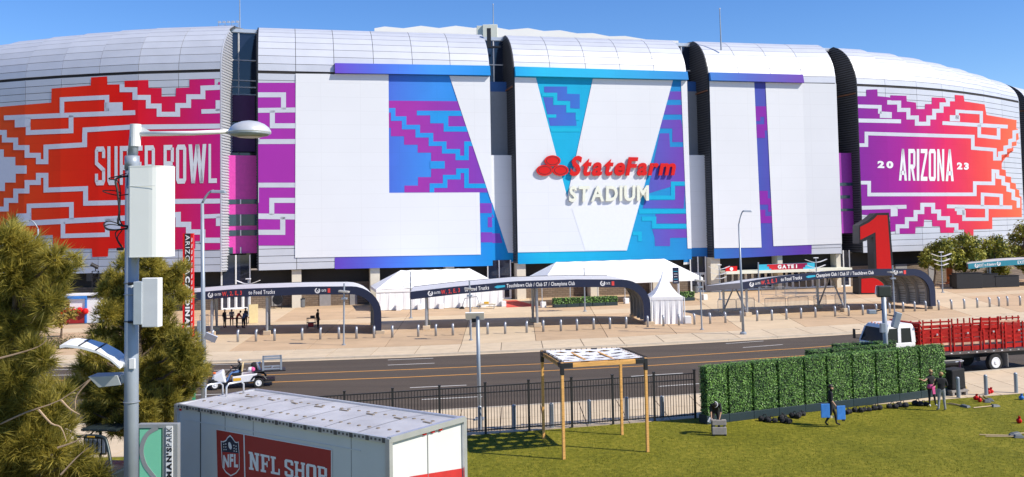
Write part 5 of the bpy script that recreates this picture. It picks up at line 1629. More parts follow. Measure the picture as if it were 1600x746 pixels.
for k, (a, b) in enumerate(BARS):
    A, B = gnd(*a), gnd(*b)
    rz = atan2(B.y - A.y, B.x - A.x)
    lb = 'steel crowd barrier %s' % ['under the numeral canopy, by its left supports', 'under the numeral canopy, second along', 'third along the row under the numeral canopy', 'fourth along the row under the numeral canopy', 'of the row before the gate doors, at the slim pole', 'of the row before the gate doors, second along', 'of the row before the gate doors, turned edge on', 'of the row before the gate doors, below GATE 1', 'of the row before the gate doors, by the winged lamp', 'under the numeral canopy at its right supports', 'beside the giant numeral base', 'under the first canopy behind the street lamp'][k]
    if first is None:
        first = thing('crowd_barrier', lb, 'barrier', A, rz, 'steel crowd barriers on the plaza')
        bar.build('frame', STEEL, first); bs_.build('rails', STEEL, first, kind='stuff'); bf.build('feet', STEEL, first)
        o = first
    else: o = copy_tree(first, A, rz, lb)
    o.scale = ((B - A).length / Lb, 1, 1)
# ================================================================ BOX TRAILER
q0, q1 = gnd(608, 683.5, 4.05), gnd(279, 630, 4.05)
dv = q1 - q0
TR_ = thing('box_trailer', 'white box trailer with red NFL SHOP panel on its long side', 'trailer', (q0.x, q0.y, 0), atan2(dv.y, dv.x))
TRM = Matrix.Translation((q0.x, q0.y, 0)) @ Matrix.Rotation(atan2(dv.y, dv.x), 4, 'Z')
TRI = TRM.inverted()
LT, WT, HT = dv.length, 2.62, 4.05
ny = TRM.to_3x3() @ V((0, 1, 0)); nx = TRM.to_3x3() @ V((-1, 0, 0))
def on_side(x, y, o=0.0): return TRI @ onplane(x, y, V((q0.x, q0.y, 0)) + ny * o, ny)
def on_rear(x, y, o=0.0): return TRI @ onplane(x, y, V((q0.x, q0.y, 0)) + nx * o, nx)
MB().hexa([(0, -WT, 1.1), (LT, -WT, 1.1), (LT, 0, 1.1), (0, 0, 1.1)], [(0, -WT, HT - .06), (LT, -WT, HT - .06), (LT, 0, HT - .06), (0, 0, HT - .06)]).build('body', TRAILERW, TR_)
# roof skin slightly crowned, with sheet seams
rm = MB(); n = 8
for k in range(7):
    x0, x1 = LT * k / 7 + .012, LT * (k + 1) / 7 - .012
    vs = []
    for i in range(n + 1):
        y = -WT + WT * i / n; z = HT - .055 + .05 * sin(pi * i / n)
        vs += [(x0, y, z), (x1, y, z)]
    m_ = MB().add(vs, [(2 * i, 2 * i + 1, 2 * i + 3, 2 * i + 2) for i in range(n)])
    m_.build('roof_sheet', TRAILERR, TR_)
rv = MB()
for k in range(24):
    x = .3 + (LT - .6) * k / 23
    for y in (-.62, -WT + .75):
        rv.lathe([(.05, 0), (.045, .018)], (x + RN.uniform(-.04, .04), y + RN.uniform(-.02, .02), HT - .055 + .05 * sin(pi * (y + WT) / WT)), 8)
    if k % 3 == 0: rv.box((x, -WT / 2 - .35, HT), (.28, .07, .02), rz=RN.uniform(-.3, .3))
rv.build('roof_rivet', mat('rivet_rust', (.20, .16, .12), .8), TR_, kind='stuff')
# top rails and corner posts
for a, b, w in (((-.02, .02, HT - .07), (LT + .02, .02, HT - .07), .09), ((-.02, -WT - .02, HT - .07), (LT + .02, -WT - .02, HT - .07), .09), ((-.03, .03, HT - .05), (-.03, -WT - .03, HT - .05), .12), ((LT + .03, .03, HT - .07), (LT + .03, -WT - .03, HT - .07), .09)):
    MB().bar(a, b, w, .13 if w > .1 else .12).build('top_rail', ALUM, TR_)
for x, y in ((-.02, .03), (-.02, -WT - .03), (LT + .02, .03), (LT + .02, -WT - .03)): MB().box((x, y, 2.55), (.13, .11, 2.95)).build('corner_post', ALUM, TR_)
rb = MB()
for k in range(60):
    x = .1 + (LT - .2) * k / 59
    rb.box((x, .072, HT - .07), (.05 if k % 4 else .10, .012, .05 if k % 4 else .11))
rb.build('rail_bolt', mat('rail_dark', (.10, .09, .085), .7), TR_, kind='stuff')
for px in (313.5, 352, 396, 549):
    a = on_side(px, 700)
    MB().box((a.x, .004, 2.58), (.012 if px != 313.5 else .03, .012, 2.8)).build('side_seam', mat('seam_grey', (.3, .3, .31), .6) if px != 313.5 else mat('seam_dark', (.08, .08, .08), .7), TR_)
MB().box((LT / 2 + .3, .008, HT - .42), (LT - 1.2, .01, .02)).build('side_seam', TRAILERW, TR_)
# side panel with shield and block letters (slab serif)
def side_poly(px, m, name, parent, o): 
    P = [on_side(x, y, o) for x, y in px]
    return MB().add(P[::-1], [tuple(range(len(P)))]).build(name, m, parent)
pr = side_poly([(338, 671), (518, 703.5), (518, 790), (341, 790)], mat('shop_red', (.36, .022, .02), .45, var=.03), 'red_panel', TR_, .012)
for px in ([(337.5, 670.5), (518.5, 703), (518.5, 704.2), (337.5, 671.7)], [(380.2, 678.5), (382, 678.8), (384.5, 790), (382.7, 790)], [(517.2, 703), (518.7, 703), (518.7, 790), (517.2, 790)]):
    side_poly(px, WHITE, 'white_border', pr, .016)
sh = lambda L: [(257.5 + 0 + x, y) for x, y in L]
Z10 = ZM(.3125, 260, 580)
shield = [(272, 349), (283, 352), (297, 345), (306, 330), (318, 320), (330, 332), (343, 352), (352, 356), (361, 352), (366, 430), (366, 490), (350, 512), (322, 527), (296, 508), (280, 482), (276, 430)]
cxs, cys = 320, 425
shr = lambda f: [(cxs + (x - cxs) * f, cys + (y - cys) * f) for x, y in shield]
side_poly(Z10(shield), WHITE, 'shield_edge', pr, .020)
side_poly(Z10(shr(.93)), NAVY, 'shield_blue', pr, .024)
side_poly(Z10([(279, 404), (362, 412), (362, 488), (345, 508), (322, 520), (298, 502), (284, 480)]), mat('shield_red', (.42, .03, .03), .5), 'shield_red', pr, .028)
mb = MB()
for (x, y) in ((287, 367), (297, 365), (287, 380), (297, 380), (288, 393), (298, 393), (337, 372), (348, 376), (338, 387), (349, 390), (339, 400), (350, 402)):
    c = [(x + 4.2 * (1 if k % 2 == 0 else .45) * sin(2 * pi * k / 10), y - 4.6 * (1 if k % 2 == 0 else .45) * cos(2 * pi * k / 10)) for k in range(10)]
    P = [on_side(*p, .030) for p in Z10(c)]
    mb.add(P[::-1], [tuple(range(10))])
mb.build('shield_star', WHITE, pr)
c = [(318 + 8 * cos(t) + 4 * sin(t), 374 + 19 * sin(t)) for t in [2 * pi * k / 16 for k in range(16)]]
side_poly(Z10(c), WHITE, 'shield_ball', pr, .031)
# slab serif letters as outlines in the unit cell
def slab_letter(c):
    R = lambda a, b, c_, d: [(a, b), (c_, b), (c_, d), (a, d)]
    t, s = .24, .13
    if c == 'N': return [R(.10, 0, .10 + t, 1), R(.66, 0, .90, 1), [(.10, 1), (.36, 1), (.90, 0), (.66, 0)], R(0, 0, .44, s), R(0, 1 - s, .30, 1), R(.56, 1 - s, 1, 1)]
    if c == 'F': return [R(.12, 0, .12 + t + .05, 1), R(0, 0, .58, s), R(0, 1 - s, 1, 1), R(.85, .70, 1, 1), R(.3, .42, .72, .42 + s), R(.66, .32, .78, .65)]
    if c == 'L': return [R(.12, 0, .12 + t + .05, 1), R(0, 1 - s, .58, 1), R(0, 0, 1, s), R(.84, 0, 1, .36)]
    if c == 'H': return [R(.08, 0, .08 + t, 1), R(.68, 0, .92, 1), R(.3, .43, .7, .43 + s + .02), R(0, 0, .40, s), R(0, 1 - s, .40, 1), R(.60, 0, 1, s), R(.60, 1 - s, 1, 1)]
    if c == 'P': return [R(.10, 0, .10 + t + .02, 1), R(0, 0, .52, s), R(0, 1 - s, .8, 1), R(.3, .38, .8, .38 + s), R(.72, .44, 1, .95)]
    return [[(v[0], v[1]) for v in pl] for pl in cond(c, t=.3, k=.15)]
def slab_text(s, quad, o):
    tl, tr, br, bl = [V((*p, 0)) for p in quad]
    wd = {'S': .82, 'O': .95, 'F': .85, 'L': .85, 'P': .9, ' ': .25}
    tot = sum(wd.get(c, 1) for c in s) + .10 * (len(s) - 1); x = 0
    for c in s:
        w = wd.get(c, 1)
        if c != ' ':
            mb = MB()
            for pi_, pl in enumerate(slab_letter(c)):
                P = []
                for u, v in pl:
                    p = bl.lerp(br, (x + u * w) / tot).lerp(tl.lerp(tr, (x + u * w) / tot), v)
                    P.append(on_side(p.x, p.y, o + pi_ * .0004))
                mb.add(P[::-1], [tuple(range(len(P)))])
            mb.build('letter', WHITE, pr)
        x += w + .10
slab_text('NFL SHOP', Z10([(411, 402), (803, 483), (803, 566), (413, 492)]), .018)
mb = MB()
def nfn(u, v):
    p = V(Z10([(284 + 74 * u, 482 - 4 * u - 66 * v + 10 * abs(u - .5))])[0])
    return on_side(p.x, p.y, .032)
put_text(mb, 'NFL', nfn, .045, gap=.08); mb.f = [f[::-1] for f in mb.f]; mb.build('shield_letter', WHITE, pr)
# rear end
P = [on_rear(x, y, .012) for x, y in ((640, 745), (722, 732), (722, 800), (640, 800))]
rp = MB().add(P[::-1], [(0, 1, 2, 3)]).build('rear_red_panel', mat('rear_red', (.5, .03, .03), .45), TR_)
for x, y in ((662.5, 677.8), (675.5, 674.3), (687.5, 671)):
    a = on_rear(x, y, .01); MB().box((a.x - .015, a.y, a.z), (.05, .11, .06)).build('marker_light', LAMPR, TR_, bevel=.01)
a = on_rear(724, 664.5); MB().box((a.x - .03, a.y, a.z), (.06, .12, .18)).build('black_vent', BLACKP, TR_, bevel=.01)
for y in (-WT / 2,): MB().box((-.008, y, 2.5), (.012, .02, 2.7)).build('door_gap', mat('seam_dark2', (.2, .2, .2), .7), TR_)
a = on_side(283, 640); MB().box((a.x, .02, a.z), (.06, .03, .06)).build('marker_light', LAMPR, TR_)
for hx, y0, y1 in ((LT + .06, -.92, -1.50), (LT - .30, -1.36, -1.96)):
    MB().tube([(hx, y0, HT - .1), (hx, y0, HT + .26), (hx, y0 - .08, HT + .34), (hx, y1 + .08, HT + .34), (hx, y1, HT + .26), (hx, y1, HT - .05)], .028, 8).build('grab_hoop', ALUM, TR_, smooth=True)
def wheel(parent, c, R, w, axis, rimm=None, name='wheel'):
    o = MB().lathe([(R * .55, -w / 2), (R * .94, -w / 2), (R, -w * .34), (R, w * .34), (R * .94, w / 2), (R * .55, w / 2)], c, 22, axis).build(name, RUBBER, parent, smooth=False)
    MB().lathe([(R * .62, w * .45), (R * .62, w * .52), (R * .55, w * .56), (R * .46, w * .51), (R * .25, w * .52), (R * .18, w * .64), (.001, w * .65)], c, 18, axis).build('rim', rimm or WHITE, o)
    return o
for x in (1.2, 2.3):
    for y in (-.15, -WT + .15): wheel(TR_, V((x, y, .5)), .5, .28, V((0, 1 if y > -1 else -1, 0)))
for y in (-.4, -WT + .4): MB().box((LT - 1.2, y, .55), (.15, .15, 1.1)).build('landing_leg', DARKM, TR_)

# ================================================================ STAKE TRUCK
wq = gnd(1554, 580, ZR)
dr = V((-.965, -.262, 0)).normalized()
rzt = atan2(dr.y, dr.x)
TK = thing('stake_truck', 'white cab truck with a red wooden stake bed parked behind the hedge wall', 'truck', (wq.x, wq.y, ZR), rzt)
# local +x forward, near side is +y (towards the viewer)
TKM = Matrix.Translation((wq.x, wq.y, ZR)) @ Matrix.Rotation(rzt, 4, 'Z')
XB0, XB1, XC = -4.2, 5.0, 7.45
ZF = 1.28
yN, yF = .12, -2.38
MB().box(((XB0 + XC) / 2, -.75, .85), (XC - XB0 - .5, .12, .25)).build('chassis_rail', DARKM, TK); MB().box(((XB0 + XC) / 2, -1.5, .85), (XC - XB0 - .5, .12, .25)).build('chassis_rail', DARKM, TK)
MB().box(((XB0 + XB1) / 2, (yN + yF) / 2, ZF - .08), (XB1 - XB0, yN - yF, .14)).build('bed_floor', DARKM, TK)
MB().box(((XB0 + XB1) / 2, yN + .03, ZF - .09), (XB1 - XB0, .06, .16)).build('bed_rail', mat('rub_rail', (.09, .07, .065), .7, var=.4, scale=6), TK)
for k in range(16):
    MB().box((XB0 + .3 + k * .58, yN + .065, ZF - .09), (.12, .012, .05)).build('rail_pocket', ALUM if k % 3 else WHITE, TK)
BOARDZ = [(.17, .31), (.46, .215), (.70, .215), (.94, .215), (1.18, .215), (1.42, .18)]
WORN = mat('worn_plank', (.55, .33, .22), .8, var=.3, scale=6, rnd=.15)
x = XB1; gi = 0; rr = random.Random(21)
while x > XB0 + .2:
    ln = 2.05 if gi != 2 else 1.45
    x0 = max(XB0, x - ln)
    gate = MB()
    low = -.03 if gi == 1 else 0
    for bi, (z, h) in enumerate(BOARDZ):
        if gi == 2 and bi == 5: continue
        for side in (yN, yF):
            MB().box(((x + x0) / 2, side + (-.02 if side == yN else .02), ZF + z + rr.uniform(-.012, .012) + low), (x - x0 - .04, .03, h - rr.uniform(.055, .10))).build('plank', WORN if (bi == 1 and gi in (0, 1, 2) and side == yN) else REDP, TK)
    for f in (.06, .35, .66, .95):
        xx = x0 + (x - x0) * f
        for side, s in ((yN, 1), (yF, -1)):
            MB().box((xx, side + s * .022, ZF + .75), (.075, .05, 1.58)).build('stake', REDP, TK)
    MB().box(((x + x0) / 2, yN + .06, ZF + 1.02), (.10, .05, .09)).build('latch', ALUM, TK)
    x = x0 - .03; gi += 1
# front bulkhead and the loose gate lying on top
for k in range(7):
    MB().box((XB1 + .05, (yN + yF) / 2, ZF + .14 + .235 * k), (.04, yN - yF, .21)).build('front_plank', REDP, TK)
for y in (yN - .1, (yN + yF) / 2, yF + .1): MB().box((XB1 + .09, y, ZF + .8), (.06, .08, 1.66)).build('front_stake', REDP, TK)
MB().box((XB1 + .05, (yN + yF) / 2, ZF + 1.68), (.16, yN - yF + .1, .06)).build('bulkhead_cap', REDF, TK)
for k in range(3):
    MB().box((.35, yN + .05 - .0, ZF + 1.32 + k * .2), (1.35, .035, .18), rot=Matrix.Rotation(-.04, 3, 'Y')).build('loose_plank', REDP, TK)
for f in (-.6, .0, .6): MB().box((.35 + f, yN + .08, ZF + 1.52), (.08, .05, .72)).build('loose_stake', REDP, TK)
MB().box((-1.0, yN - .1, ZF + 1.56), (1.4, .04, .12)).build('loose_plank', WORN, TK)
# cab (cab-over, flat nose)
C0, C1 = XB1 + .28, XC
def cabpt(x, y, z): return (x, y, z)
cyN, cyF = .0, -2.16
yl = [(cyN, cyF)]
bot, belt, top = .75, 1.93, 2.95
nose_b, nose_m, nose_t = C1, C1 - .02, C1 - .42
lower = MB().hexa([(C0, cyF, bot), (nose_b, cyF, bot), (nose_b, cyN, bot), (C0, cyN, bot)], [(C0, cyF, belt), (nose_m, cyF, belt), (nose_m, cyN, belt), (C0, cyN, belt)])
CABW = mat('cab_white', (.74, .74, .74), .35, var=.03)
lower.build('cab_body', CABW, TK, bevel=.05)
tl, tr_ = .10, .10
up = MB()
# upper cab: pillars and roof built round the window openings
def pil(xb, xt, y, w): 
    up = MB()
    s = 1 if y == cyN else -1
    up.hexa([(xb - w / 2, y - s * .09, belt), (xb + w / 2, y - s * .09, belt), (xb + w / 2, y, belt), (xb - w / 2, y, belt)], [(xt - w / 2, y - s * .15, top - .22), (xt + w / 2, y - s * .15, top - .22), (xt + w / 2, y - s * .06, top - .22), (xt - w / 2, y - s * .06, top - .22)])
    up.build('cab_pillar', CABW, TK)
for y in (cyN, cyF):
    pil(nose_m - .07, nose_t - .02, y, .13); pil(C0 + 1.05, C0 + 1.0, y, .20); pil(C0 + .12, C0 + .14, y, .26)
MB().hexa([(C0, cyF + .05, top - .24), (nose_t + .06, cyF + .05, top - .24), (nose_t + .06, cyN - .05, top - .24), (C0, cyN - .05, top - .24)], [(C0 + .05, cyF + .16, top), (nose_t - .14, cyF + .16, top), (nose_t - .14, cyN - .16, top), (C0 + .05, cyN - .16, top)]).build('cab_roof', CABW, TK, bevel=.07)
MB().hexa([(nose_m - .10, cyF + .08, belt), (nose_m - .04, cyF + .08, belt), (nose_m - .04, cyN - .08, belt), (nose_m - .10, cyN - .08, belt)], [(nose_t - .05, cyF + .16, top - .22), (nose_t, cyF + .16, top - .22), (nose_t, cyN - .16, top - .22), (nose_t - .05, cyN - .16, top - .22)]).build('windscreen', GLASSC, TK)
for y, s in ((cyN, 1), (cyF, -1)):
    for x0, x1, x0t, x1t in ((C0 + .25, C0 + .95, C0 + .27, C0 + .9), (C0 + 1.15, nose_m - .14, C0 + 1.1, nose_t - .09)):
        MB().hexa([(x0, y - s * .06, belt), (x1, y - s * .06, belt), (x1, y - s * .03, belt), (x0, y - s * .03, belt)], [(x0t, y - s * .12, top - .24), (x1t, y - s * .12, top - .24), (x1t, y - s * .09, top - .24), (x0t, y - s * .09, top - .24)]).build('side_window', GLASSC, TK)
MB().box((C0 + .02, (cyN + cyF) / 2, 2.3), (.04, 1.9, .9)).build('cab_rear_panel', CABW, TK)
MB().box((nose_b + .02, (cyN + cyF) / 2, .95), (.08, 2.1, .35)).build('bumper', DARKM, TK, bevel=.03)
for y in (cyN - .25, cyF + .25): MB().box((nose_b + .02, y, 1.22), (.06, .32, .2)).build('headlight', mat('lamp_glass', (.6, .6, .62), .15), TK, bevel=.02)
MB().box((nose_b + .01, (cyN + cyF) / 2, 1.35), (.03, 1.3, .25)).build('front_grille', BLACKP, TK)
for y, s in ((cyN, 1), (cyF, -1)):
    o = MB().bar((nose_m - .1, y, 2.5), (nose_m + .12, y + s * .25, 2.5), .03).bar((nose_m - .1, y, 2.0), (nose_m + .12, y + s * .25, 2.0), .03).build('mirror_arm', BLACKP, TK)
    MB().box((nose_m + .12, y + s * .27, 2.25), (.08, .2, .55)).build('mirror', BLACKP, o, bevel=.03)
MB().box((C0 + .55, cyN + .01, 1.72), (.16, .03, .04)).build('door_handle', BLACKP, TK)
for k in range(5): MB().box((nose_t - .15, cyF + .5 + k * .29, top - .0), (.06, .08, .05)).build('marker_light', ORANGE, TK)
for x in (-.0, 6.1):
    for y, s in ((yN - .14, 1), (yF + .14, -1)):
        wheel(TK, V((x, y, .50)), .50, .30, V((0, s, 0)))
for y in (yN - .15, yF + .15): MB().box((-.75, y, .62), (.04, .55, .75)).build('mud_flap', mat('flap_grey', (.22, .22, .21), .8), TK)
MB().tube([(3.5, yN - .35, .62), (2.2, yN - .35, .62)], .28, 14).build('fuel_tank', BLACKP, TK)
MB().box((4.4, yN - .3, .62), (.8, .5, .5)).build('tool_box', BLACKP, TK, bevel=.02)

# ================================================================ GOLF CART
fq, rq = gnd(336, 609.5, ZR), gnd(404, 605.5, ZR)
dc = fq - rq; LWB = dc.length
GC = thing('utility_cart', 'white open utility cart with rear flatbed driving along the road', 'cart', (rq.x, rq.y, ZR), atan2(dc.y, dc.x))
CW_ = mat('cart_white', (.74, .74, .76), .4, var=.03)
# local x forward, near side +y
yn, yf = .10, -1.15
MB().hexa([(-.9, yf + .1, .30), (LWB - .35, yf + .1, .26), (LWB - .35, yn - .1, .26), (-.9, yn - .1, .30)], [(-.9, yf + .1, .42), (LWB - .35, yf + .1, .36), (LWB - .35, yn - .1, .36), (-.9, yn - .1, .42)]).build('floor_pan', BLACKP, GC)
MB().hexa([(.28, yf, .36), (1.42, yf, .30), (1.42, yn, .30), (.28, yn, .36)], [(.05, yf, .80), (1.42, yf, .68), (1.42, yn, .68), (.05, yn, .80)]).build('side_body', CW_, GC, bevel=.04)
MB().box((1.16, yn + .008, .52), (.42, .012, .16)).build('yellow_label', YELLOW, GC)
MB().hexa([(LWB - .62, yf + .05, .34), (LWB + .25, yf + .12, .36), (LWB + .25, yn - .12, .36), (LWB - .62, yn - .05, .34)], [(LWB - .42, yf + .08, 1.02), (LWB + .12, yf + .2, .78), (LWB + .12, yn - .2, .78), (LWB - .42, yn - .08, 1.02)]).build('front_cowl', CW_, GC, bevel=.09)
MB().hexa([(LWB + .02, yf + .02, .28), (LWB + .42, yf + .08, .28), (LWB + .42, yn - .08, .28), (LWB + .02, yn - .02, .28)], [(LWB + .02, yf + .02, .60), (LWB + .36, yf + .1, .56), (LWB + .36, yn - .1, .56), (LWB + .02, yn - .02, .60)]).build('front_bumper', BLACKP, GC, bevel=.06)
MB().box((LWB + .05, yn - .30, .90), (.16, .16, .1)).build('headlight', ORANGE, GC, bevel=.03)
MB().box((1.18, (yn + yf) / 2, .80), (.52, 1.15, .16)).build('seat', BLACKP, GC, bevel=.05)
MB().box((.89, (yn + yf) / 2, 1.12), (.10, 1.1, .42), rot=Matrix.Rotation(-.12, 3, 'Y')).build('backrest', mat('tan_vinyl', (.62, .47, .24), .6), GC, bevel=.04)
MB().box((1.18, yn - .12, .77), (.5, .1, .1)).build('seat_trim', mat('tan_vinyl2', (.62, .47, .24), .6), GC, bevel=.03)
MB().tube([(LWB - .55, yn - .38, .75), (LWB - .95, yn - .38, 1.15)], .03, 8).build('steering_column', BLACKP, GC)
ax = V((-.4, 0, .4)).normalized()
c = V((LWB - .97, yn - .38, 1.17)); a_, b_, _ = frame(ax)
MB().tube([c + (a_ * cos(2 * pi * k / 16) + b_ * sin(2 * pi * k / 16)) * .19 for k in range(17)], .018, 6).build('steering_wheel', BLACKP, GC)
MB().box((-.62, (yn + yf) / 2, .88), (1.75, 1.2, .07)).build('flatbed', BLACKP, GC, bevel=.02)
fr = MB()
for y in (yn - .12, yf + .12):
    fr.bar((-.25, y, .92), (-.25, y, 1.62), .10); fr.bar((-1.25, y, .92), (-1.25, y, 1.62), .10)
    fr.bar((-.25, y, 1.57), (-1.25, y, 1.57), .10); fr.bar((-.25, y, 1.0), (-1.25, y, 1.0), .08)
fr.bar((-.75, yn - .12, 1.0), (-.75, yf + .12, 1.0), .08); fr.build('bed_frame', POLE, GC, kind='stuff')
MB().box((.42, -.25, 1.0), (.34, .42, .24)).build('white_bag', WHITEC, GC, bevel=.1); MB().box((.18, -.85, 1.1), (.5, .45, .42)).build('black_bag', BLK, GC, bevel=.12)
MB().tube([(-.05, -.2, .95), (.08, -.2, 1.35), (-.12, -.2, 1.35)], .08, 8).build('bottle', ALUM, GC)
MB().ball((.32, -.15, 1.0), .14, 8, 6).build('pink_bag', PINK, GC)
for x in (0, LWB):
    for y, s in ((yn - .05, 1), (yf + .05, -1)):
        wheel(GC, V((x, y, .26)), .28 if x == 0 else .25, .2, V((0, s, 0)), name='wheel')
for y in (yn, yf): MB().tube([(.38, y, .45), (.26, y, .62), (0, y, .68), (-.28, y, .62), (-.42, y, .45)], .06, 6).build('wheel_arch', BLACKP, GC)

# ================================================================ PERGOLA
pg = [gnd(881, 718), gnd(1012, 706.5), gnd(972, 679.8), gnd(849.5, 686)]
c = sum(pg, V()) / 4
PG = thing('pergola', 'timber pergola with black corner brackets and white woven top on the lawn', 'pergola', c)
zt = at(881, 566, pg[0].y).z
print('pergola height', zt)
loc = [p - c for p in pg]
for p in loc:
    MB().box((p.x, p.y, (zt - .02) / 2), (.105, .105, zt - .02), rz=.27).build('post', WOOD, PG, bevel=.008)
    MB().box((p.x, p.y, zt - .26), (.135, .135, .44), rz=.27).build('corner_bracket', BLACKP, PG, bevel=.01)
for a, b in ((0, 1), (1, 2), (2, 3), (3, 0)):
    A, B = loc[a], loc[b]
    t = (B - A).normalized()
    h = V((0, 0, zt - .14))
    MB().bar(A + t * .1 + h, B - t * .1 + h, .10, .16).build('beam', WOOD, PG, bevel=.008)
    for P_, s in ((A, 1), (B, -1)): MB().bar(P_ + t * s * .06 + h + V((0, 0, .001)), P_ + t * s * .42 + h + V((0, 0, .001)), .13, .18).build('corner_bracket', BLACKP, PG, bevel=.01)
for f in (.33, .66):
    A = loc[3].lerp(loc[2], f); B = loc[0].lerp(loc[1], f)
    A, B = A.lerp(B, .02), A.lerp(B, .99)
    MB().bar(A + V((0, 0, zt - .13)), B + V((0, 0, zt - .13)), .09, .15).build('rafter', WOOD, PG)
    MB().box((A.x, A.y, zt - .04), (.2, .2, .1)).build('rafter_bracket', BLACKP, PG)
# white woven strips, laced to the beams, with diamond gaps
def tp(u, v, z=0.0):
    p = loc[0].lerp(loc[1], u).lerp(loc[3].lerp(loc[2], u), v)
    return V((p.x, p.y, zt - .02 + z - .10 * sin(pi * u) * sin(pi * v)))
fab = MB(); NU, NV = 48, 48
idx = {}
holes = []
for i in range(5):
    for j in range(4):
        holes.append(((i + .5 + (.5 if j % 2 else 0)) / 5.3, (j + .6) / 4.3))
def hole(u, v): 
    if u < .04 or u > .96 or v > .975: return (int((u + v) * 30) % 3 == 0)
    return any(abs(u - a) / .085 + abs(v - b) / .055 < 1 and v > b - .058 for a, b in holes)
vs, fs = [], []
for i in range(NU + 1):
    for j in range(NV + 1): vs.append(tp(.01 + .98 * i / NU, .01 + .98 * j / NV, .012))
for i in range(NU):
    for j in range(NV):
        if not hole((i + .5) / NU, (j + .5) / NV):
            a = i * (NV + 1) + j
            fs.append((a, a + NV + 1, a + NV + 2, a + 1))
fab.add(vs, fs).build('woven_fabric', WHITEC, PG, smooth=True)
lc = MB()
for k in range(15):
    u = .04 + .92 * k / 14
    for v in (1.0,):
        p = tp(u, v); lc.tube([p + V((0, -.09, -.12)), p + V((0, -.09, .03)), p + V((0, .09, .03)), p + V((0, .09, -.12))], .012, 4)
    for uu in (0.0, 1.0):
        p = tp(uu, u); lc.tube([p + V((-.09, 0, -.12)), p + V((-.09, 0, .03)), p + V((.09, 0, .03)), p + V((.09, 0, -.12))], .012, 4)
lc.build('lacing', DARKM, PG, kind='stuff')

# ================================================================ FENCE of black steel
FX = [-13.0, -11.0, -9.0, -7.0, -5.1, -3.2, -1.3, .55, 2.42, 4.25, 6.15, 8.05]
FN = thing('steel_fence', 'black steel picket fence between the lawn and the pavement', 'fence', (0, lawn_y(0) + .02, 0))
def fp(x, z): return V((x, lawn_y(x) - lawn_y(0), z))
FH = 2.02
pk = None
for k, x in enumerate(FX):
    p = fp(x, 0); MB().box((p.x, p.y, FH / 2 + .05), (.085, .085, FH + .1), rz=.25).build('post', BLACKP, FN)
    MB().box((p.x, p.y, FH + .12), (.11, .11, .05), rz=.25).build('post_cap', BLACKP, FN)
    if k == len(FX) - 1: continue
    x1 = FX[k + 1]
    for z in (.16, FH - .30, FH - .03):
        MB().bar(fp(x + .05, z), fp(x1 - .05, z), .05, .045).build('rail', BLACKP, FN)
    n = 15
    for i in range(1, n):
        xx = x + (x1 - x) * i / n
        if pk is None:
            o = MB().box((0, 0, FH / 2 + .04), (.024, .024, FH - .14)).build('picket', BLACKP, FN); pk = o.data
        else: o = link('picket', pk, FN)
        o.location = fp(xx, 0)

# ================================================================ HEDGE WALL
ha, hb = gnd(1105, 664), gnd(1481, 618)
hd = (hb - ha); hl = hd.length; hrz = atan2(hd.y, hd.x)
hp = [0, .118, .225, .325, .43, .535, .632, .725, .82, .91, 1.0]
# panel widths follow the photograph
bx = [1104, 1139, 1177.5, 1217, 1258, 1293.5, 1333, 1370, 1405, 1439, 1480]
def along(px):
    d = ray(px, 640); # intersect with the hedge front line in plan
    det = d.x * -hd.y + hd.x * d.y
    return (d.x * ha.y - d.y * ha.x) / det * 1.0
fr_ = []
for px in bx:
    d = ray(px, 645)
    det = d.x * -hd.y + hd.x * d.y
    fr_.append((d.x * ha.y - d.y * ha.x) / det)
f0, f1 = fr_[0], fr_[-1]
fr_ = [(f - f0) / (f1 - f0) for f in fr_]
HZ = 2.44
def hedge_panel(p, rz, w, label, seed, n, group, depth=.62, planter=True, z=HZ):
    t = thing('hedge_panel', label, 'hedge panel', p, rz, group)
    zb = .36 if planter else .02
    if planter:
        MB().box((0, depth / 2, .18), (w - .012, depth, .36)).build('planter_box', HEDGEBOX, t, bevel=.012)
    o = leaf_block(w - .13, depth - .08, z - zb, zb, int(n * 1.7), .040, seed, (1, 1, 1, .15, 1)).build('foliage', [HEDGESHADE, HEDGELEAF], t)
    o.location = (0, depth / 2, 0)
    return t
for k in range(10):
    u0, u1 = fr_[k], fr_[k + 1]
    p = ha + hd * ((u0 + u1) / 2)
    p.z = 0
    hedge_panel(p, hrz, hl * (u1 - u0), 'tall clipped hedge panel in dark planter, %s from the left of the front row' % ordinal(k), 100 + k, 3000, 'hedge panels of the front row', z=HZ + RN.uniform(-.03, .04))
g0, g1 = V((14.75, 46.75, 0)), V((19.6, 48.5, 0))
for k in range(4):
    p = g0.lerp(g1, (k + .5) / 4)
    hedge_panel(p, atan2((g1 - g0).y, (g1 - g0).x), (g1 - g0).length / 4, 'clipped hedge panel standing behind the front row, %s from the left' % ordinal(k), 200 + k, 1500, 'hedge panels waiting behind the front row', z=2.25)
g0, g1 = V((16.9, 49.2, 0)), V((20.6, 50.3, 0))
for k in range(3):
    p = g0.lerp(g1, (k + .5) / 3)
    hedge_panel(p, atan2((g1 - g0).y, (g1 - g0).x), (g1 - g0).length / 3, 'clipped hedge panel in the rearmost row, %s from the left' % ordinal(k), 220 + k, 1100, 'hedge panels in the rearmost row', z=2.2)
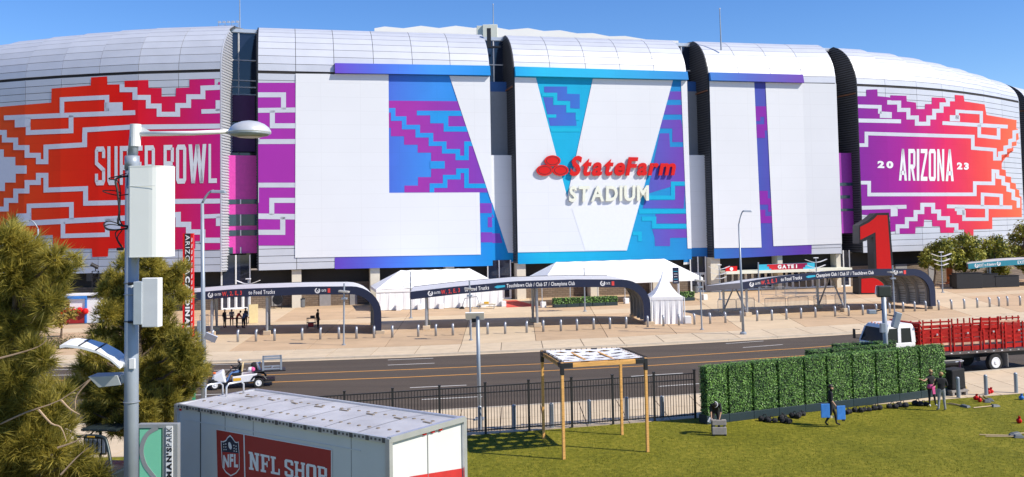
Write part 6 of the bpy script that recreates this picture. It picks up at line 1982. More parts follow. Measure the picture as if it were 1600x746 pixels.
# sandbags along its foot
def sandbag(px, py, label, s=1.0):
    p = gnd(px, py); r = random.Random(int(px))
    t = thing('sandbag', label, 'sandbag', p, r.uniform(-1, 1), 'black sandbags at the foot of the hedge wall')
    for d in (-1, 1):
        mb = MB().ball((d * .17 * s, 0, .13 * s), (.19 * s, .17 * s, .15 * s), 10, 7)
        mb.v = [(x + r.uniform(-.02, .02), y + r.uniform(-.02, .02), max(0, z + r.uniform(-.02, .02))) for x, y, z in mb.v]
        mb.build('sack', BLK, t)
    MB().tube([(-.12 * s, 0, .22 * s), (-.05 * s, .02, .36 * s), (.05 * s, .02, .37 * s), (.12 * s, 0, .22 * s)], .022 * s, 6).build('strap', BLK, t)
for k, (x, y, s) in enumerate([(1195, 658.5, 1.1), (1206, 660.5, 1.0), (1223, 656.5, 1.15), (1228, 661.5, 1.1), (1242, 653.5, 1.1), (1252, 650.5, 1.0), (1325.5, 647, 1.0), (1340.5, 644.5, 1.05), (1354.5, 643, .9), (1370.5, 641, 1.1), (1394.5, 638.5, 1.05), (1410, 636.5, 1.1), (1434, 634, 1.1), (1443, 634, .9)]):
    s *= .74
    sandbag(x, y, 'black sandbag at the hedge foot, %s from the left' % ordinal(k), s)
# black covered crate at the hedge end
p = gnd(1490, 616)
t = thing('equipment_crate', 'black draped crate on a pallet at the right end of the hedge wall', 'crate', p, .3)
mb = MB().hexa([(-.42, -.4, .3), (.42, -.4, .3), (.42, .4, .3), (-.42, .4, .3)], [(-.4, -.38, 1.25), (.38, -.4, 1.32), (.4, .36, 1.3), (-.36, .38, 1.22)]); mb.build('cover', BLK, t, bevel=.06)
for x in (-.4, 0, .4): MB().box((x, 0, .08), (.12, .9, .16)).build('block', CASEG, t)
MB().box((0, 0, .22), (1.0, .9, .1)).build('pallet_deck', CASEG, t)
p = gnd(1501, 613); zt_ = 1.9
t = thing('hand_truck', 'thin dark hand truck handle standing beside the draped crate', 'hand truck', p)
MB().tube([(0, 0, 0), (0, 0, 1.55)], .05, 8).build('upright', mat('maroon', (.07, .015, .04), .5), t); MB().tube([(-.2, 0, 1.5), (.22, 0, 1.56)], .03, 6).build('handle', ALUM, t)
MB().box((.18, 0, .1), (.35, .35, .05)).build('toe_plate', STRAW, t); MB().ball((.2, -.05, .2), (.12, .12, .2), 8, 6).build('tan_bundle', STRAW, t)

# ================================================================ THINGS ON THE LAWN
def tool(px0, py0, px1, py1, label, head=True, r=.025):
    a, b = gnd(px0, py0), gnd(px1, py1)
    t = thing('long_tool', label, 'tool', a, atan2((b - a).y, (b - a).x), 'long tools lying on the lawn')
    L = (b - a).length
    MB().tube([(0, 0, .04), (L, 0, .05)], r, 6).build('handle', STRAW, t)
    if head: 
        o = MB().hexa([(L - .12, -.13, .0), (L + .3, -.16, .0), (L + .3, .16, .0), (L - .12, .13, .0)], [(L - .05, -.08, .12), (L + .25, -.1, .09), (L + .25, .1, .09), (L - .05, .08, .12)]).build('head', mat('tool_head', (.10, .11, .11), .6), t, bevel=.02)
    return t
tool(1479.5, 632, 1505, 636, 'long handled tool lying beside the man in grey jeans, the upper one')
tool(1484, 631.2, 1511, 637.2, 'long handled tool lying beside the man in grey jeans, the lower one', False)
tool(1521, 638.8, 1552, 636, 'pale handled tool lying alone below the red bags')
tool(1530, 619.7, 1541, 628, 'short tool leaning by the red bags, left one'); tool(1536, 619.5, 1546, 626, 'short tool by the red bags, right one')
tool(1530.5, 681, 1580, 682.5, 'long handled tool at the right edge of the lawn, upper one'); tool(1540, 683.5, 1588, 684.2, 'long handled tool at the right edge of the lawn, lower one')
tool(1604, 678.5, 1590, 679.5, 'tool head with short handle at the far right of the lawn')
def flagbag(px, py, label, m):
    p = gnd(px, py); t = thing('beanbag', label, 'bag', p, RN.uniform(0, 3), 'coloured bags on the lawn')
    MB().ball((0, 0, .1), (.14, .10, .11), 8, 6).build('body', m, t); MB().hexa([(-.05, -.03, .15), (.05, -.03, .15), (.05, .03, .15), (-.05, .03, .15)], [(-.09, -.02, .3), (.02, -.02, .3), (.02, .02, .3), (-.09, .02, .3)]).build('neck', m, t)
flagbag(1525.5, 625.5, 'red bag on the lawn, left of a pair', RED); flagbag(1531, 628.5, 'red bag on the lawn, right of a pair', RED)
flagbag(1544, 616, 'red bag at the foot of the grey post', RED); flagbag(1548, 614.8, 'second red bag touching the one at the grey post', RED)
flagbag(1592.5, 661.5, 'single red bag alone on the open lawn', RED); flagbag(1596, 625, 'blue bag at the right edge of the lawn', BLUEB)
# ================================================================ PEOPLE
BONES = [('pelvis', 'spine'), ('spine', 'chest'), ('chest', 'neck'), ('neck', 'jaw'), ('jaw', 'head'), ('head', 'crown')]
for s_ in 'LR':
    BONES += [('chest', 'sh' + s_), ('sh' + s_, 'el' + s_), ('el' + s_, 'wr' + s_), ('wr' + s_, 'pa' + s_), ('pelvis', 'hi' + s_), ('hi' + s_, 'kn' + s_), ('kn' + s_, 'an' + s_), ('an' + s_, 'to' + s_)]
STAND = dict(pelvis=(0, 0, .96), spine=(0, .01, 1.14), chest=(0, .02, 1.34), neck=(0, .01, 1.48), jaw=(0, -.03, 1.55), head=(0, -.01, 1.64), crown=(0, .0, 1.70),
             shL=(.18, .02, 1.41), elL=(.24, .05, 1.14), wrL=(.23, -.05, .90), paL=(.23, -.07, .84), shR=(-.18, .02, 1.41), elR=(-.24, .05, 1.14), wrR=(-.23, -.05, .90), paR=(-.23, -.07, .84),
             hiL=(.10, 0, .90), knL=(.11, -.02, .49), anL=(.11, .02, .09), toL=(.13, -.15, .045), hiR=(-.10, 0, .90), knR=(-.11, -.02, .49), anR=(-.11, .02, .09), toR=(-.13, -.15, .045))
RAD = dict(pelvis=(.155, .115), spine=(.135, .10), chest=(.165, .115), neck=(.055, .055), jaw=(.070, .075), head=(.082, .098), crown=(.062, .075), sh=(.072, .07), el=(.045, .045), wr=(.030, .032), pa=(.030, .018), hi=(.095, .10), kn=(.06, .062), an=(.042, .048), to=(.040, .030))
def region(b, sleeve):
    a, c = b
    if c in ('jaw', 'head', 'crown', 'neck') and a != 'chest': return 'skin'
    if (a, c) == ('chest', 'neck'): return 'top'
    k = c[:2]
    if k in ('sp', 'ch', 'sh'): return 'top'
    if k == 'el': return 'top' if sleeve > 0 else 'skin'
    if k == 'wr': return 'top' if sleeve > 1 else 'skin'
    if k == 'pa' or k == 'fi': return 'skin'
    if k in ('hi', 'kn', 'an'): return 'legs'
    return 'shoe'
def person(label, loc, rz, pose, top, legs, skin=SKIN, shoe=BLK, sleeve=1, scale=1.0, hair=HAIRD, hairkind='short', detail=True, group=None, slim=1.0):
    J = dict(STAND); J.update(pose)
    t = thing('person', label, 'person', loc, rz, group)
    t.scale = (scale, scale, scale)
    names = [k for k in J if k != 'face']
    vs = [V(J[n]) for n in names]
    rad = [RAD.get(n, RAD.get(n[:2])) for n in names]
    bones = list(BONES)
    es = [(names.index(a), names.index(b)) for a, b in bones]
    for s_ in 'LR':           # five fingers on every palm
        w, p = V(J['wr' + s_]), V(J['pa' + s_])
        d = (p - w).normalized()
        e = (V(J['el' + s_]) - w).normalized()
        side = d.cross(V((1, 0, 0)) if abs(d.x) < .8 else V((0, 0, 1))).normalized()
        curl = d.cross(side)
        for k, (o, l) in enumerate(((-.032, .075), (-.011, .088), (.011, .082), (.032, .066), (-.045, .05))):
            q = p + side * o * .7 + d * .02
            if k == 4: q = p + side * -.035 - d * .01
            m = q + d * l * .5 + side * o * .25; f = m + d * l * .35 + curl * l * .4
            i0 = len(vs); vs += [q, m, f]; rad += [(.011, .011), (.009, .009), (.007, .007)]
            names += ['fi'] * 3
            es += [(names.index('pa' + s_), i0), (i0, i0 + 1), (i0 + 1, i0 + 2)]
            bones += [('pa' + s_, 'fi')] * 3
    me = bpy.data.meshes.new('body')
    me.from_pydata([tuple(v) for v in vs], es, [])
    o = bpy.data.objects.new('body', me); COL.objects.link(o)
    bpy.context.view_layer.objects.active = o
    bpy.ops.mesh.customdata_skin_add()
    for i, d_ in enumerate(me.skin_vertices[0].data):
        d_.radius = (rad[i][0] * slim, rad[i][1] * slim); d_.use_root = i == 0
    sk = o.modifiers.new('skin', 'SKIN'); sk.use_smooth_shade = True
    ss = o.modifiers.new('sub', 'SUBSURF'); ss.levels = ss.render_levels = 2 if detail else 1
    dg = bpy.context.evaluated_depsgraph_get()
    bm_ = bpy.data.meshes.new_from_object(o.evaluated_get(dg))
    bpy.data.objects.remove(o)
    MI = {'skin': 0, 'top': 1, 'legs': 2, 'shoe': 3}
    bm_.materials.clear()
    for m in (skin, top, legs, shoe): bm_.materials.append(m)
    segs = [(vs[a], vs[b], MI[region(bn, sleeve)], max(rad[a][0], rad[b][0])) for (a, b), bn in zip(es, bones)]
    for p in bm_.polygons:
        c = p.center; best = 9
        for a, b, mi, rr_ in segs:
            ab = b - a; k = max(0, min(1, (c - a).dot(ab) / max(ab.length_squared, 1e-9)))
            dd = (a + ab * k - c).length / (rr_ + .02)
            if dd < best: best, p.material_index = dd, mi
        p.use_smooth = True
    link('body', bm_, t)
    # head: hair, eyes, nose, ears follow the head's own axes
    hc, cr, jw, nk = V(J['head']), V(J['crown']), V(J['jaw']), V(J['neck'])
    upv = (cr - nk).normalized()
    f = J.get('face')
    fw = V(f).normalized() if f else V((0, -1, 0))
    fw = (fw - upv * fw.dot(upv)).normalized()
    sd_ = fw.cross(upv)
    Rm = Matrix((sd_, -fw, upv)).transposed()
    def hp(x, y, z): return hc + Rm @ V((x, y, z))
    def hball(c, r, n=8, m=6):
        b = MB().ball((0, 0, 0), r, n, m)
        b.v = [tuple(hp(*(V(v) + V(c)))) for v in b.v]
        return b
    if hairkind == 'short': hball((0, .018, .035), (.098, .105, .095), 12, 8).build('hair', hair, t, smooth=True)
    elif hairkind == 'bun':
        h = hball((0, .02, .032), (.098, .108, .096), 12, 8); h2 = hball((0, .12, .02), (.05, .05, .05)); h.add(h2.v, h2.f); h.build('hair', hair, t, smooth=True)
    elif hairkind == 'cap':
        hball((0, .01, .05), (.102, .112, .075), 12, 8).build('cap', hair, t, smooth=True)
        b = MB().hexa([(-.07, -.20, .045), (.07, -.20, .045), (.08, -.08, .045), (-.08, -.08, .045)], [(-.07, -.20, .06), (.07, -.20, .06), (.08, -.08, .07), (-.08, -.08, .07)])
        b.v = [tuple(hp(*v)) for v in b.v]; b.build('cap_peak', hair, t)
    if detail:
        for s_ in (-1, 1):
            hball((s_ * .034, -.088, .005), (.012, .01, .008), 6, 4).build('eye', BLACKP, t)
            hball((s_ * .088, .0, -.005), (.014, .024, .03), 6, 4).build('ear', skin, t)
        hball((0, -.102, -.022), (.014, .018, .024), 6, 4).build('nose', skin, t)
        hball((0, -.088, -.058), (.026, .010, .008), 6, 4).build('mouth', mat('lip', (.35, .12, .10), .6) if 'lip' not in bpy.data.materials else bpy.data.materials['lip'], t)
    return t, hp
# -- bent man lifting the grey case
p = gnd(1124, 681)
bx_ = thing('equipment_case', 'grey slotted case held by the bending man at the left end of the hedge wall', 'case', p, -.05)
for z, h in ((.50, .22), (.16, .30)): MB().box((0, 0, z + .04), (.58, .16, h)).build('case_half', CASEG, bx_, bevel=.02)
for x in (-.22, .22): MB().box((x, 0, .36), (.09, .08, .10)).build('link_bar', CASEG, bx_)
for x in (-.24, .24): MB().box((x, 0, .03), (.07, .2, .07)).build('foot', BLACKP, bx_)
MB().tube([(-.1, -.02, .6), (-.1, -.02, .66), (.1, -.02, .66), (.1, -.02, .6)], .018, 6).build('carry_handle', BLACKP, bx_)
bp = V((p.x - .06, p.y + .42, 0))
pose = dict(pelvis=(.03, .08, .93), spine=(.01, -.02, 1.10), chest=(-.02, -.20, 1.24), neck=(-.06, -.34, 1.24), jaw=(-.08, -.42, 1.20), head=(-.09, -.46, 1.25), crown=(-.10, -.51, 1.27), face=(-.2, -.6, -.8),
            shL=(.16, -.24, 1.24), elL=(.17, -.33, .97), wrL=(.10, -.40, .74), paL=(.08, -.42, .68), shR=(-.19, -.22, 1.22), elR=(-.24, -.30, .98), wrR=(-.24, -.36, .76), paR=(-.24, -.38, .70),
            hiL=(.13, .08, .88), knL=(.15, -.05, .48), anL=(.14, .05, .09), toL=(.16, -.12, .045), hiR=(-.07, .08, .88), knR=(-.12, -.03, .48), anR=(-.13, .06, .09), toR=(-.15, -.11, .045))
t, hp = person('man in black bending down to lift a grey case, white headband', bp, 0, pose, BLK, BLK, SKIN, hair=HAIRD)
b = MB().tube([hp(.1 * cos(k * .4 + 1.5), .03 + .11 * sin(k * .4 + 1.5), .05) for k in range(0, 9)], .02, 6); b.build('white_headband', WHITEC, t)
MB().box((-.30, -.38, .63), (.14, .03, .20), rot=Matrix.Rotation(.5, 3, 'Y')).build('white_paper', WHITEC, None)
o = bpy.data.objects['white_paper']; o.location = bp; tag(o, 'white paper in the right hand of the bending man', 'paper')
# -- man carrying blue boards
p = gnd(1300, 666)
pose = dict(shL=(.18, .02, 1.41), elL=(.22, .08, 1.14), wrL=(.22, .0, .90), paL=(.22, -.02, .83), shR=(-.18, .0, 1.41), elR=(-.22, .02, 1.13), wrR=(-.23, -.14, .92), paR=(-.23, -.17, .86),
            hiL=(.10, 0, .90), knL=(.10, -.16, .50), anL=(.10, -.20, .10), toL=(.11, -.36, .05), hiR=(-.10, 0, .90), knR=(-.10, .06, .50), anR=(-.10, .28, .16), toR=(-.11, .16, .05), face=(0, -1, 0))
t, hp = person('man in black walking to the right carrying blue boards before the hedge wall', p, radians(78), pose, BLK, BLK, SKIN, hair=HAIRD)
MB().box((-.19, .03, 1.30), (.02, .05, .05)).build('white_badge', WHITEC, t)
for k, (dx, dz, lb) in enumerate(((-.36, .66, 'blue board held behind the walking man'), (.30, .57, 'blue board held in front of the walking man'))):
    o = thing('blue_board', lb, 'board', (p.x + dx, p.y - .30, dz), .06 + .1 * k, 'blue boards carried by a man')
    MB().box((0, 0, .05), (.38, .06, .58)).build('panel', BLUEB, o, bevel=.012)
    if k == 0: MB().box((.30, .02, -.22), (.16, .05, .10)).build('wood_block', PLY, o)
    else: MB().box((.1, 0, -.27), (.1, .08, .06)).build('foot', BLACKP, o)
# -- woman with outstretched arm
p = gnd(1456, 635.5)
pose = dict(shL=(.16, .02, 1.38), elL=(.20, .0, 1.14), wrL=(.10, -.16, 1.05), paL=(.04, -.19, 1.05), shR=(-.16, .0, 1.38), elR=(-.36, -.08, 1.24), wrR=(-.56, -.16, 1.32), paR=(-.62, -.18, 1.35),
            knL=(.13, -.03, .48), anL=(.20, .0, .09), toL=(.24, -.15, .045), anR=(-.10, .03, .09), toR=(-.14, -.13, .045))
t, hp = person('woman in black with sunglasses and pink jacket round her waist, pointing at the hedge', p, .1, pose, BLK, BLK, SKIN, shoe=WHITEC, sleeve=0, hair=HAIRB, hairkind='bun', scale=.97, slim=.9)
b = MB().box((0, -.094, .006), (.15, .02, .04)); b.v = [tuple(hp(*v)) for v in b.v]; b.build('sunglasses', BLACKP, t)
mb = MB().lathe([(.165, 0), (.20, .06), (.185, .15), (.15, .2)], (0, .0, .86), 14); mb.v = [(x + .01 * sin(z * 40), y * .82, z) for x, y, z in mb.v]; mb.hexa([(-.02, -.19, .62), (.12, -.17, .62), (.12, -.12, .62), (-.02, -.13, .62)], [(-.04, -.18, .9), (.10, -.17, .9), (.10, -.12, .9), (-.04, -.12, .9)]); mb.build('pink_jacket', PINK, t)
# -- man in grey jeans, back to us
p = gnd(1472, 642.5)
pose = dict(shR=(-.19, .02, 1.42), elR=(-.27, .02, 1.15), wrR=(-.16, -.16, 1.08), paR=(-.10, -.20, 1.08), shL=(.19, .02, 1.42), elL=(.26, -.05, 1.16), wrL=(.26, -.20, 1.12), paL=(.25, -.26, 1.14), face=(.7, -.7, 0), anL=(.16, .02, .09), toL=(.2, -.14, .045), anR=(-.14, .02, .09))
t, hp = person('man in black shirt and grey jeans standing with his back turned by the hedge end', p, radians(172), pose, BLK, GREYC, SKIN, shoe=BLUEC, hair=HAIRB)
# -- the cart driver
pose = dict(pelvis=(0, .12, .92), spine=(0, .16, 1.08), chest=(0, .17, 1.26), neck=(0, .15, 1.40), jaw=(0, .10, 1.46), head=(0, .12, 1.55), crown=(0, .13, 1.61),
            shL=(.18, .16, 1.33), elL=(.24, -.02, 1.14), wrL=(.14, -.24, 1.16), paL=(.12, -.30, 1.17), shR=(-.18, .16, 1.33), elR=(-.24, -.02, 1.12), wrR=(-.12, -.25, 1.18), paR=(-.10, -.31, 1.19),
            hiL=(.11, .06, .93), knL=(.14, -.36, .86), anL=(.14, -.56, .46), toL=(.15, -.72, .44), hiR=(-.11, .06, .93), knR=(-.14, -.34, .88), anR=(-.14, -.50, .46), toR=(-.15, -.66, .44))
M_ = Matrix.Translation(GC.location) @ Matrix.Rotation(GC.rotation_euler.z, 4, 'Z')
dl = M_ @ V((1.17, yn - .36, -.04))
t, hp = person('man in black top and blue jeans driving the white cart', dl, GC.rotation_euler.z + radians(90), pose, BLK, DENIM, SKIN, sleeve=2, hair=mat('hair_grey', (.55, .52, .48), .6), scale=1.0)
# -- people at the table under the first canopy
G_ = 'people at the table under the first canopy'
LEAN = dict(spine=(0, -.03, 1.12), chest=(0, -.16, 1.28), neck=(0, -.26, 1.38), jaw=(0, -.33, 1.42), head=(0, -.35, 1.50), crown=(0, -.38, 1.55), shL=(.18, -.2, 1.33), elL=(.22, -.34, 1.10), wrL=(.15, -.5, .98), paL=(.14, -.55, .96), shR=(-.18, -.2, 1.33), elR=(-.22, -.34, 1.10), wrR=(-.15, -.5, .98), paR=(-.14, -.55, .96))
tb = gnd(366, 511)
tt = thing('folding_table', 'red framed folding table under the first canopy, people round it', 'table', tb)
MB().box((0, 0, .76), (1.9, .75, .05)).build('table_top', REDF, tt)
for x in (-.85, .85):
    for y in (-.3, .3): MB().tube([(x, y, 0), (x, y, .75)], .025, 6).build('leg', RED, tt)
for (x, y, rz, tp_, lg, sk, lb, po, hk, hm) in (
    (351, 512.5, 1.2, BLK, BLK, SKIN, 'person in black with white cap standing at the left end of the table', {}, 'cap', WHITEC),
    (362, 509.5, .3, GREYC, BLK, SKIN, 'person in grey sweater leaning over the table', LEAN, 'short', HAIRD),
    (370, 513, 2.2, REDF, BLK, SKIN, 'person in dark red shirt beside the table', LEAN, 'short', HAIRD),
    (380, 513.5, 2.6, BLUEC, BLK, SKIND, 'person in blue shirt bending over at the right of the table', LEAN, 'short', HAIRD),
    (384, 510, -.5, BLK, BLK, SKIND, 'person in black hat behind the one in blue', {}, 'cap', BLK)):
    person(lb, gnd(x, y), rz, po, tp_, lg, sk, detail=False, hair=hm, hairkind=hk, group=G_, scale=.95)
bq = gnd(396, 505.5)
t = thing('display_board', 'pale board standing on end to the right of the table', 'board', bq, .5)
MB().box((0, 0, .9), (.85, .06, 1.75)).build('panel', PLY, t); MB().bar((-.3, .05, 1.4), (-.3, .7, 0), .06).build('prop', STRAW, t)
q = gnd(493, 515)
person('person in dark clothes standing with a cart under the first canopy', (q.x + .15, q.y + .3, 0), 1.3, {}, BLK, BLK, SKIND, detail=False, hair=HAIRD, scale=.98)
t = thing('trolley', 'dark two shelf trolley under the first canopy beside a standing person', 'trolley', (q.x - .35, q.y, 0))
for z in (.25, .6, .98): MB().box((0, 0, z), (.75, .5, .05)).build('shelf', DARKM, t)
for x in (-.35, .35):
    for y in (-.22, .22): MB().tube([(x, y, .05), (x, y, 1.05)], .02, 6).build('upright', DARKM, t)
MB().box((-.05, 0, .42), (.45, .35, .3)).build('red_crate', REDF, t); MB().box((.1, 0, 1.1), (.35, .3, .2)).build('dark_box', BLACKP, t)

# ================================================================ VERTICAL TEAM BANNER
D = 74.0
b0 = at(294, 528, D); b0.z = 0
BN = thing('vertical_banner', 'tall red and black banner pylon reading ARIZONA CARDINALS', 'banner', b0, .10)
zt = at(294, 365, D).z; zb_ = at(294, 527, D).z; wB = .80
MB().box((.1, 0, zb_ / 2), (1.25, .9, zb_)).build('plinth', CONC, BN, bevel=.03)
body = MB().box((0, .1, (zt + zb_) / 2), (wB, .42, zt - zb_)).build('red_body', RED, BN)
MB().box((-.02, -.112, (zt + zb_) / 2), (.46, .012, zt - zb_ - .02)).build('black_panel', BLACKP, BN)
sp_ = MB()
for k in range(16): 
    z = zb_ + .3 + (zt - zb_ - .5) * k / 16
    sp_.hexa([(wB / 2 - .14, -.113, z), (wB / 2 - .08, -.113, z), (wB / 2 - .08, -.111, z), (wB / 2 - .14, -.111, z)], [(wB / 2 - .10, -.113, z + .32), (wB / 2 - .05, -.113, z + .32), (wB / 2 - .05, -.111, z + .32), (wB / 2 - .10, -.111, z + .32)])
sp_.build('white_dash', WHITE, BN, kind='stuff')
def bfn(z0, z1, hw):
    return lambda u, v: (-.02 + hw * (v - .5), -.122, z0 + (z1 - z0) * u)
mb = MB(); put_text(mb, 'ARIZONA', bfn(zt - .12, zt - 3.25, .34), .0, gap=.16); mb.build('lettering', WHITE, BN)
mb = MB(); put_text(mb, 'CARDINALS', bfn(zt - 3.4, zb_ + .12, .36), .05, gap=.14); mb.build('lettering', WHITE, BN)

# ================================================================ BIG LEFT POLE with lamp, antennas, fittings
D = 22.0
P0 = at(205, 746, D); P0.z = 0
PL = thing('light_pole', 'thick grey light pole with long lamp arm and white antenna boxes', 'light pole', P0)
def L_(px, py, dy=0.0):
    p = at(px, py, D); return V((p.x - P0.x, dy, p.z))
xb = 0.0
MB().tube([(0, 0, 0), L_(206.5, 265)], [.165, .155], 18).build('lower_pole', POLE, PL, smooth=True)
MB().tube([L_(206.5, 265), L_(206.5, 244)], [.175, .165], 18).build('collar', POLE, PL, smooth=True)
MB().tube([L_(207, 246), L_(211.5, 196)], [.115, .112], 16).build('upper_pole', POLE, PL, smooth=True)
MB().tube([L_(211, 229), L_(212, 194.5)], [.127, .127], 16).build('arm_sleeve', WHITE, PL)
arm = MB().tube([L_(219, 209.5), L_(300, 208.5), L_(362, 205.5)], [.062, .055, .05], 10).build('lamp_arm', WHITE, PL, smooth=True)
MB().hexa([L_(219, 206), L_(240, 208), L_(240, 208.5), L_(219, 209)], [L_(219, 198) + V((0, .02, 0)), L_(222, 199) + V((0, .02, 0)), L_(222, 199), L_(219, 198)]).build('arm_gusset', WHITE, PL)
lc = L_(390, 207.5)
R = .5
lamp = MB().lathe([(R, -.02), (R * 1.0, .03), (R * .90, .12), (R * .70, .20), (R * .40, .26), (.05, .285)], lc, 26).build('lamp_dome', mat('lamp_white', (.62, .63, .65), .3, .3), PL, smooth=True)
MB().lathe([(R * .55, -.10), (R * .86, -.07), (R * 1.01, -.018)], lc, 26).build('lamp_rim', POLE, lamp, smooth=True)
MB().lathe([(R * .52, -.115), (R * .60, -.10)], lc, 22).build('lens', mat('lamp_lens', (.45, .41, .33), .2), lamp)
MB().hexa([L_(352, 207), L_(372, 210), L_(372, 210) + V((0, .1, 0)), L_(352, 207) + V((0, .1, 0))], [L_(354, 203), L_(372, 200), L_(372, 200) + V((0, .1, 0)), L_(354, 203) + V((0, .1, 0))]).build('lamp_neck', POLE, PL, bevel=.02)
# large antenna radome: flat on the left, rounded to the right
a, b = L_(211, 263), L_(270, 399)
x0, x1 = a.x, b.x; z0, z1 = b.z, a.z
yf_ = -.42
prof = [(x0, yf_ + .05), (x0 + .05, yf_)] + [(x1 - .42 + .42 * sin(t), yf_ + .02 + .40 * (1 - cos(t))) for t in [pi / 2 * k / 8 for k in range(9)]] + [(x1, yf_ + .55), (x0, yf_ + .55)]
AW = mat('radome_white', (.74, .76, .74), .5, var=.035, scale=1.2, rnd=0)
mb = MB(); n = len(prof)
zs_ = [z0, z0 + .02, z1 - .02, z1]
vs = [(x, y, z) for z in zs_ for x, y in prof]
mb.add(vs, [(i * n + k, i * n + (k + 1) % n, (i + 1) * n + (k + 1) % n, (i + 1) * n + k) for i in range(3) for k in range(n)] + [tuple(range(n - 1, -1, -1)), tuple(3 * n + k for k in range(n))])
AN = mb.build('antenna_radome', AW, PL)
for zc_, nm in ((z1 + .001, 'top_cap'), (z0 - .026, 'bottom_cap')):
    pc = [((x - (x0 + x1) / 2) * 1.012 + (x0 + x1) / 2, y - .006 if y < yf_ + .2 else y) for x, y in prof]
    MB().add([(x, y, zc_) for x, y in pc] + [(x, y, zc_ + .025) for x, y in pc], [tuple(range(n - 1, -1, -1)), tuple(range(n, 2 * n))] + [(k, (k + 1) % n, n + (k + 1) % n, n + k) for k in range(n)]).build(nm, AW, AN)
MB().box((x0 + .32, yf_ - .003, z1 - .45), (.64, .006, .008)).build('seam', mat('seam_pale', (.5, .52, .5), .6), AN)
for k in range(6):
    MB().lathe([(.012, 0), (.012, .01)], (x0 + .035, yf_ + .0, z1 - .05 - k * (z1 - z0 - .1) / 5), 8, V((0, -1, 0))).build('screw', STEEL, AN)
for z in (z1 - .25, z0 + .3): MB().box((x0 - .02, -.05, z), (.30, .12, .07)).build('bracket', DARKM, PL)
# small radio box
a, b = L_(219, 437), L_(259, 509)
MB().box((a.x + .11, -.30, (a.z + b.z) / 2 + .02), (.20, .26, a.z - b.z - .1)).build('radio_body', mat('radio_grey', (.45, .50, .55), .45, .2), PL, bevel=.012)
MB().box((a.x + .41, -.32, (a.z + b.z) / 2 + .03), (.40, .22, a.z - b.z + .04), rot=Matrix.Rotation(-.12, 3, 'Z')).build('radio_cover', WHITE, PL, bevel=.015)
for z in (a.z - .08, b.z + .12):
    MB().tube([(0, -.22 * 1, z), (.22, -.22, z)], .03, 8).build('clamp', DARKM, PL); MB().tube([(.172 * cos(k * pi / 8), .172 * sin(k * pi / 8), z) for k in range(17)], .014, 5).build('strap', DARKM, PL)
for py in (442, 460, 628): MB().tube([(.175 * cos(k * pi / 8), .175 * sin(k * pi / 8), L_(205, py).z) for k in range(17)], .012, 5).build('strap', STEEL, PL)
# the two louvre-like luminaires
def blade(pts, name, w, th, m):
    P = [L_(*q) for q in pts]
    vs, fs = [], []
    for q in P: vs += [q + V((0, -w / 2, 0)), q + V((0, w / 2, .16 * w)), q + V((0, w / 2, .16 * w - th)), q + V((0, -w / 2, -th))]
    for i in range(len(P) - 1):
        for k in range(4): fs.append((i * 4 + k, i * 4 + (k + 1) % 4, (i + 1) * 4 + (k + 1) % 4, (i + 1) * 4 + k))
    fs += [(3, 2, 1, 0), tuple(len(vs) - 4 + k for k in range(4))]
    return MB().add(vs, fs).build(name, m, PL)
bl = blade([(195, 570), (180, 557), (160, 546), (135, 539), (112, 536.5), (102, 538)], 'curved_luminaire', .55, .06, WHITE)
for q in ((158, 545.5), (132, 538.8)): 
    P = L_(*q); MB().bar(P + V((.0, -.28, .012)), P + V((0, .28, .10)), .03, .02).build('joint_line', DARKM, bl)
MB().lathe([(.10, -.1), (.11, -.06), (.11, .14), (.08, .18)], L_(199, 568, -.02), 14, V((-1, 0, .2))).build('swivel', WHITE, PL, smooth=True)
MB().box(L_(211, 567, -.16), (.14, .05, .24)).build('mount_plate', WHITE, PL, bevel=.01)
MB().hexa([L_(140, 588, -.1), L_(157, 605, -.1), L_(192, 601, -.1), L_(186, 586, -.1)], [L_(142, 586.5, .35), L_(160, 600, .35), L_(192, 597, .35), L_(186, 585, .35)]).build('lower_luminaire', mat('lum_grey', (.42, .44, .44), .45, .3), PL, bevel=.01)
MB().box(L_(194, 592, 0), (.12, .1, .18)).build('mount_plate', POLE, PL)
# cables
r = random.Random(4)
cab = []
cab.append([L_(203, 272, -.2), L_(192, 276, -.22), L_(178, 279, -.2), L_(177, 281, -.2), L_(190, 284, -.22), L_(194, 300, -.22), L_(193, 340, -.22), L_(197, 352, -.2)])
cab.append([L_(209, 276, -.25), L_(190, 281, -.3), L_(192, 300, -.3), L_(195, 330, -.3), L_(193, 350, -.28), L_(206, 354, -.2)])
cab.append([L_(197, 352, -.25), L_(180, 346, -.3), L_(171, 350, -.3), L_(175, 357, -.3), L_(190, 359, -.28), L_(206, 356, -.2)])
cab.append([L_(200, 354, -.25), L_(183, 351, -.33), L_(173, 354, -.33), L_(180, 360, -.3), L_(205, 358, -.2)])
cab.append([L_(196, 303, -.22), L_(186, 299, -.25), L_(168, 299, -.25), L_(176, 303, -.25), L_(192, 306, -.25), L_(208, 304, -.2)])
cab.append([L_(194, 358, -.22), L_(187, 365, -.24), L_(192, 380, -.24), L_(198, 388, -.2)])
cab.append([L_(197, 360, -.22), L_(190, 372, -.24), L_(196, 385, -.2)])
def smooth_pts(P, n=5):
    out = []
    for i in range(len(P) - 1):
        p0, p1, p2, p3 = P[max(i - 1, 0)], P[i], P[i + 1], P[min(i + 2, len(P) - 1)]
        for k in range(n):
            t = k / n
            out.append(.5 * ((2 * p1) + (p2 - p0) * t + (2 * p0 - 5 * p1 + 4 * p2 - p3) * t * t + (3 * p1 - p0 - 3 * p2 + p3) * t ** 3))
    return out + [P[-1]]
for k, c in enumerate(cab): MB().tube(smooth_pts(c), .026 if k == 1 else .014, 6).build('cable', CABLE, PL)
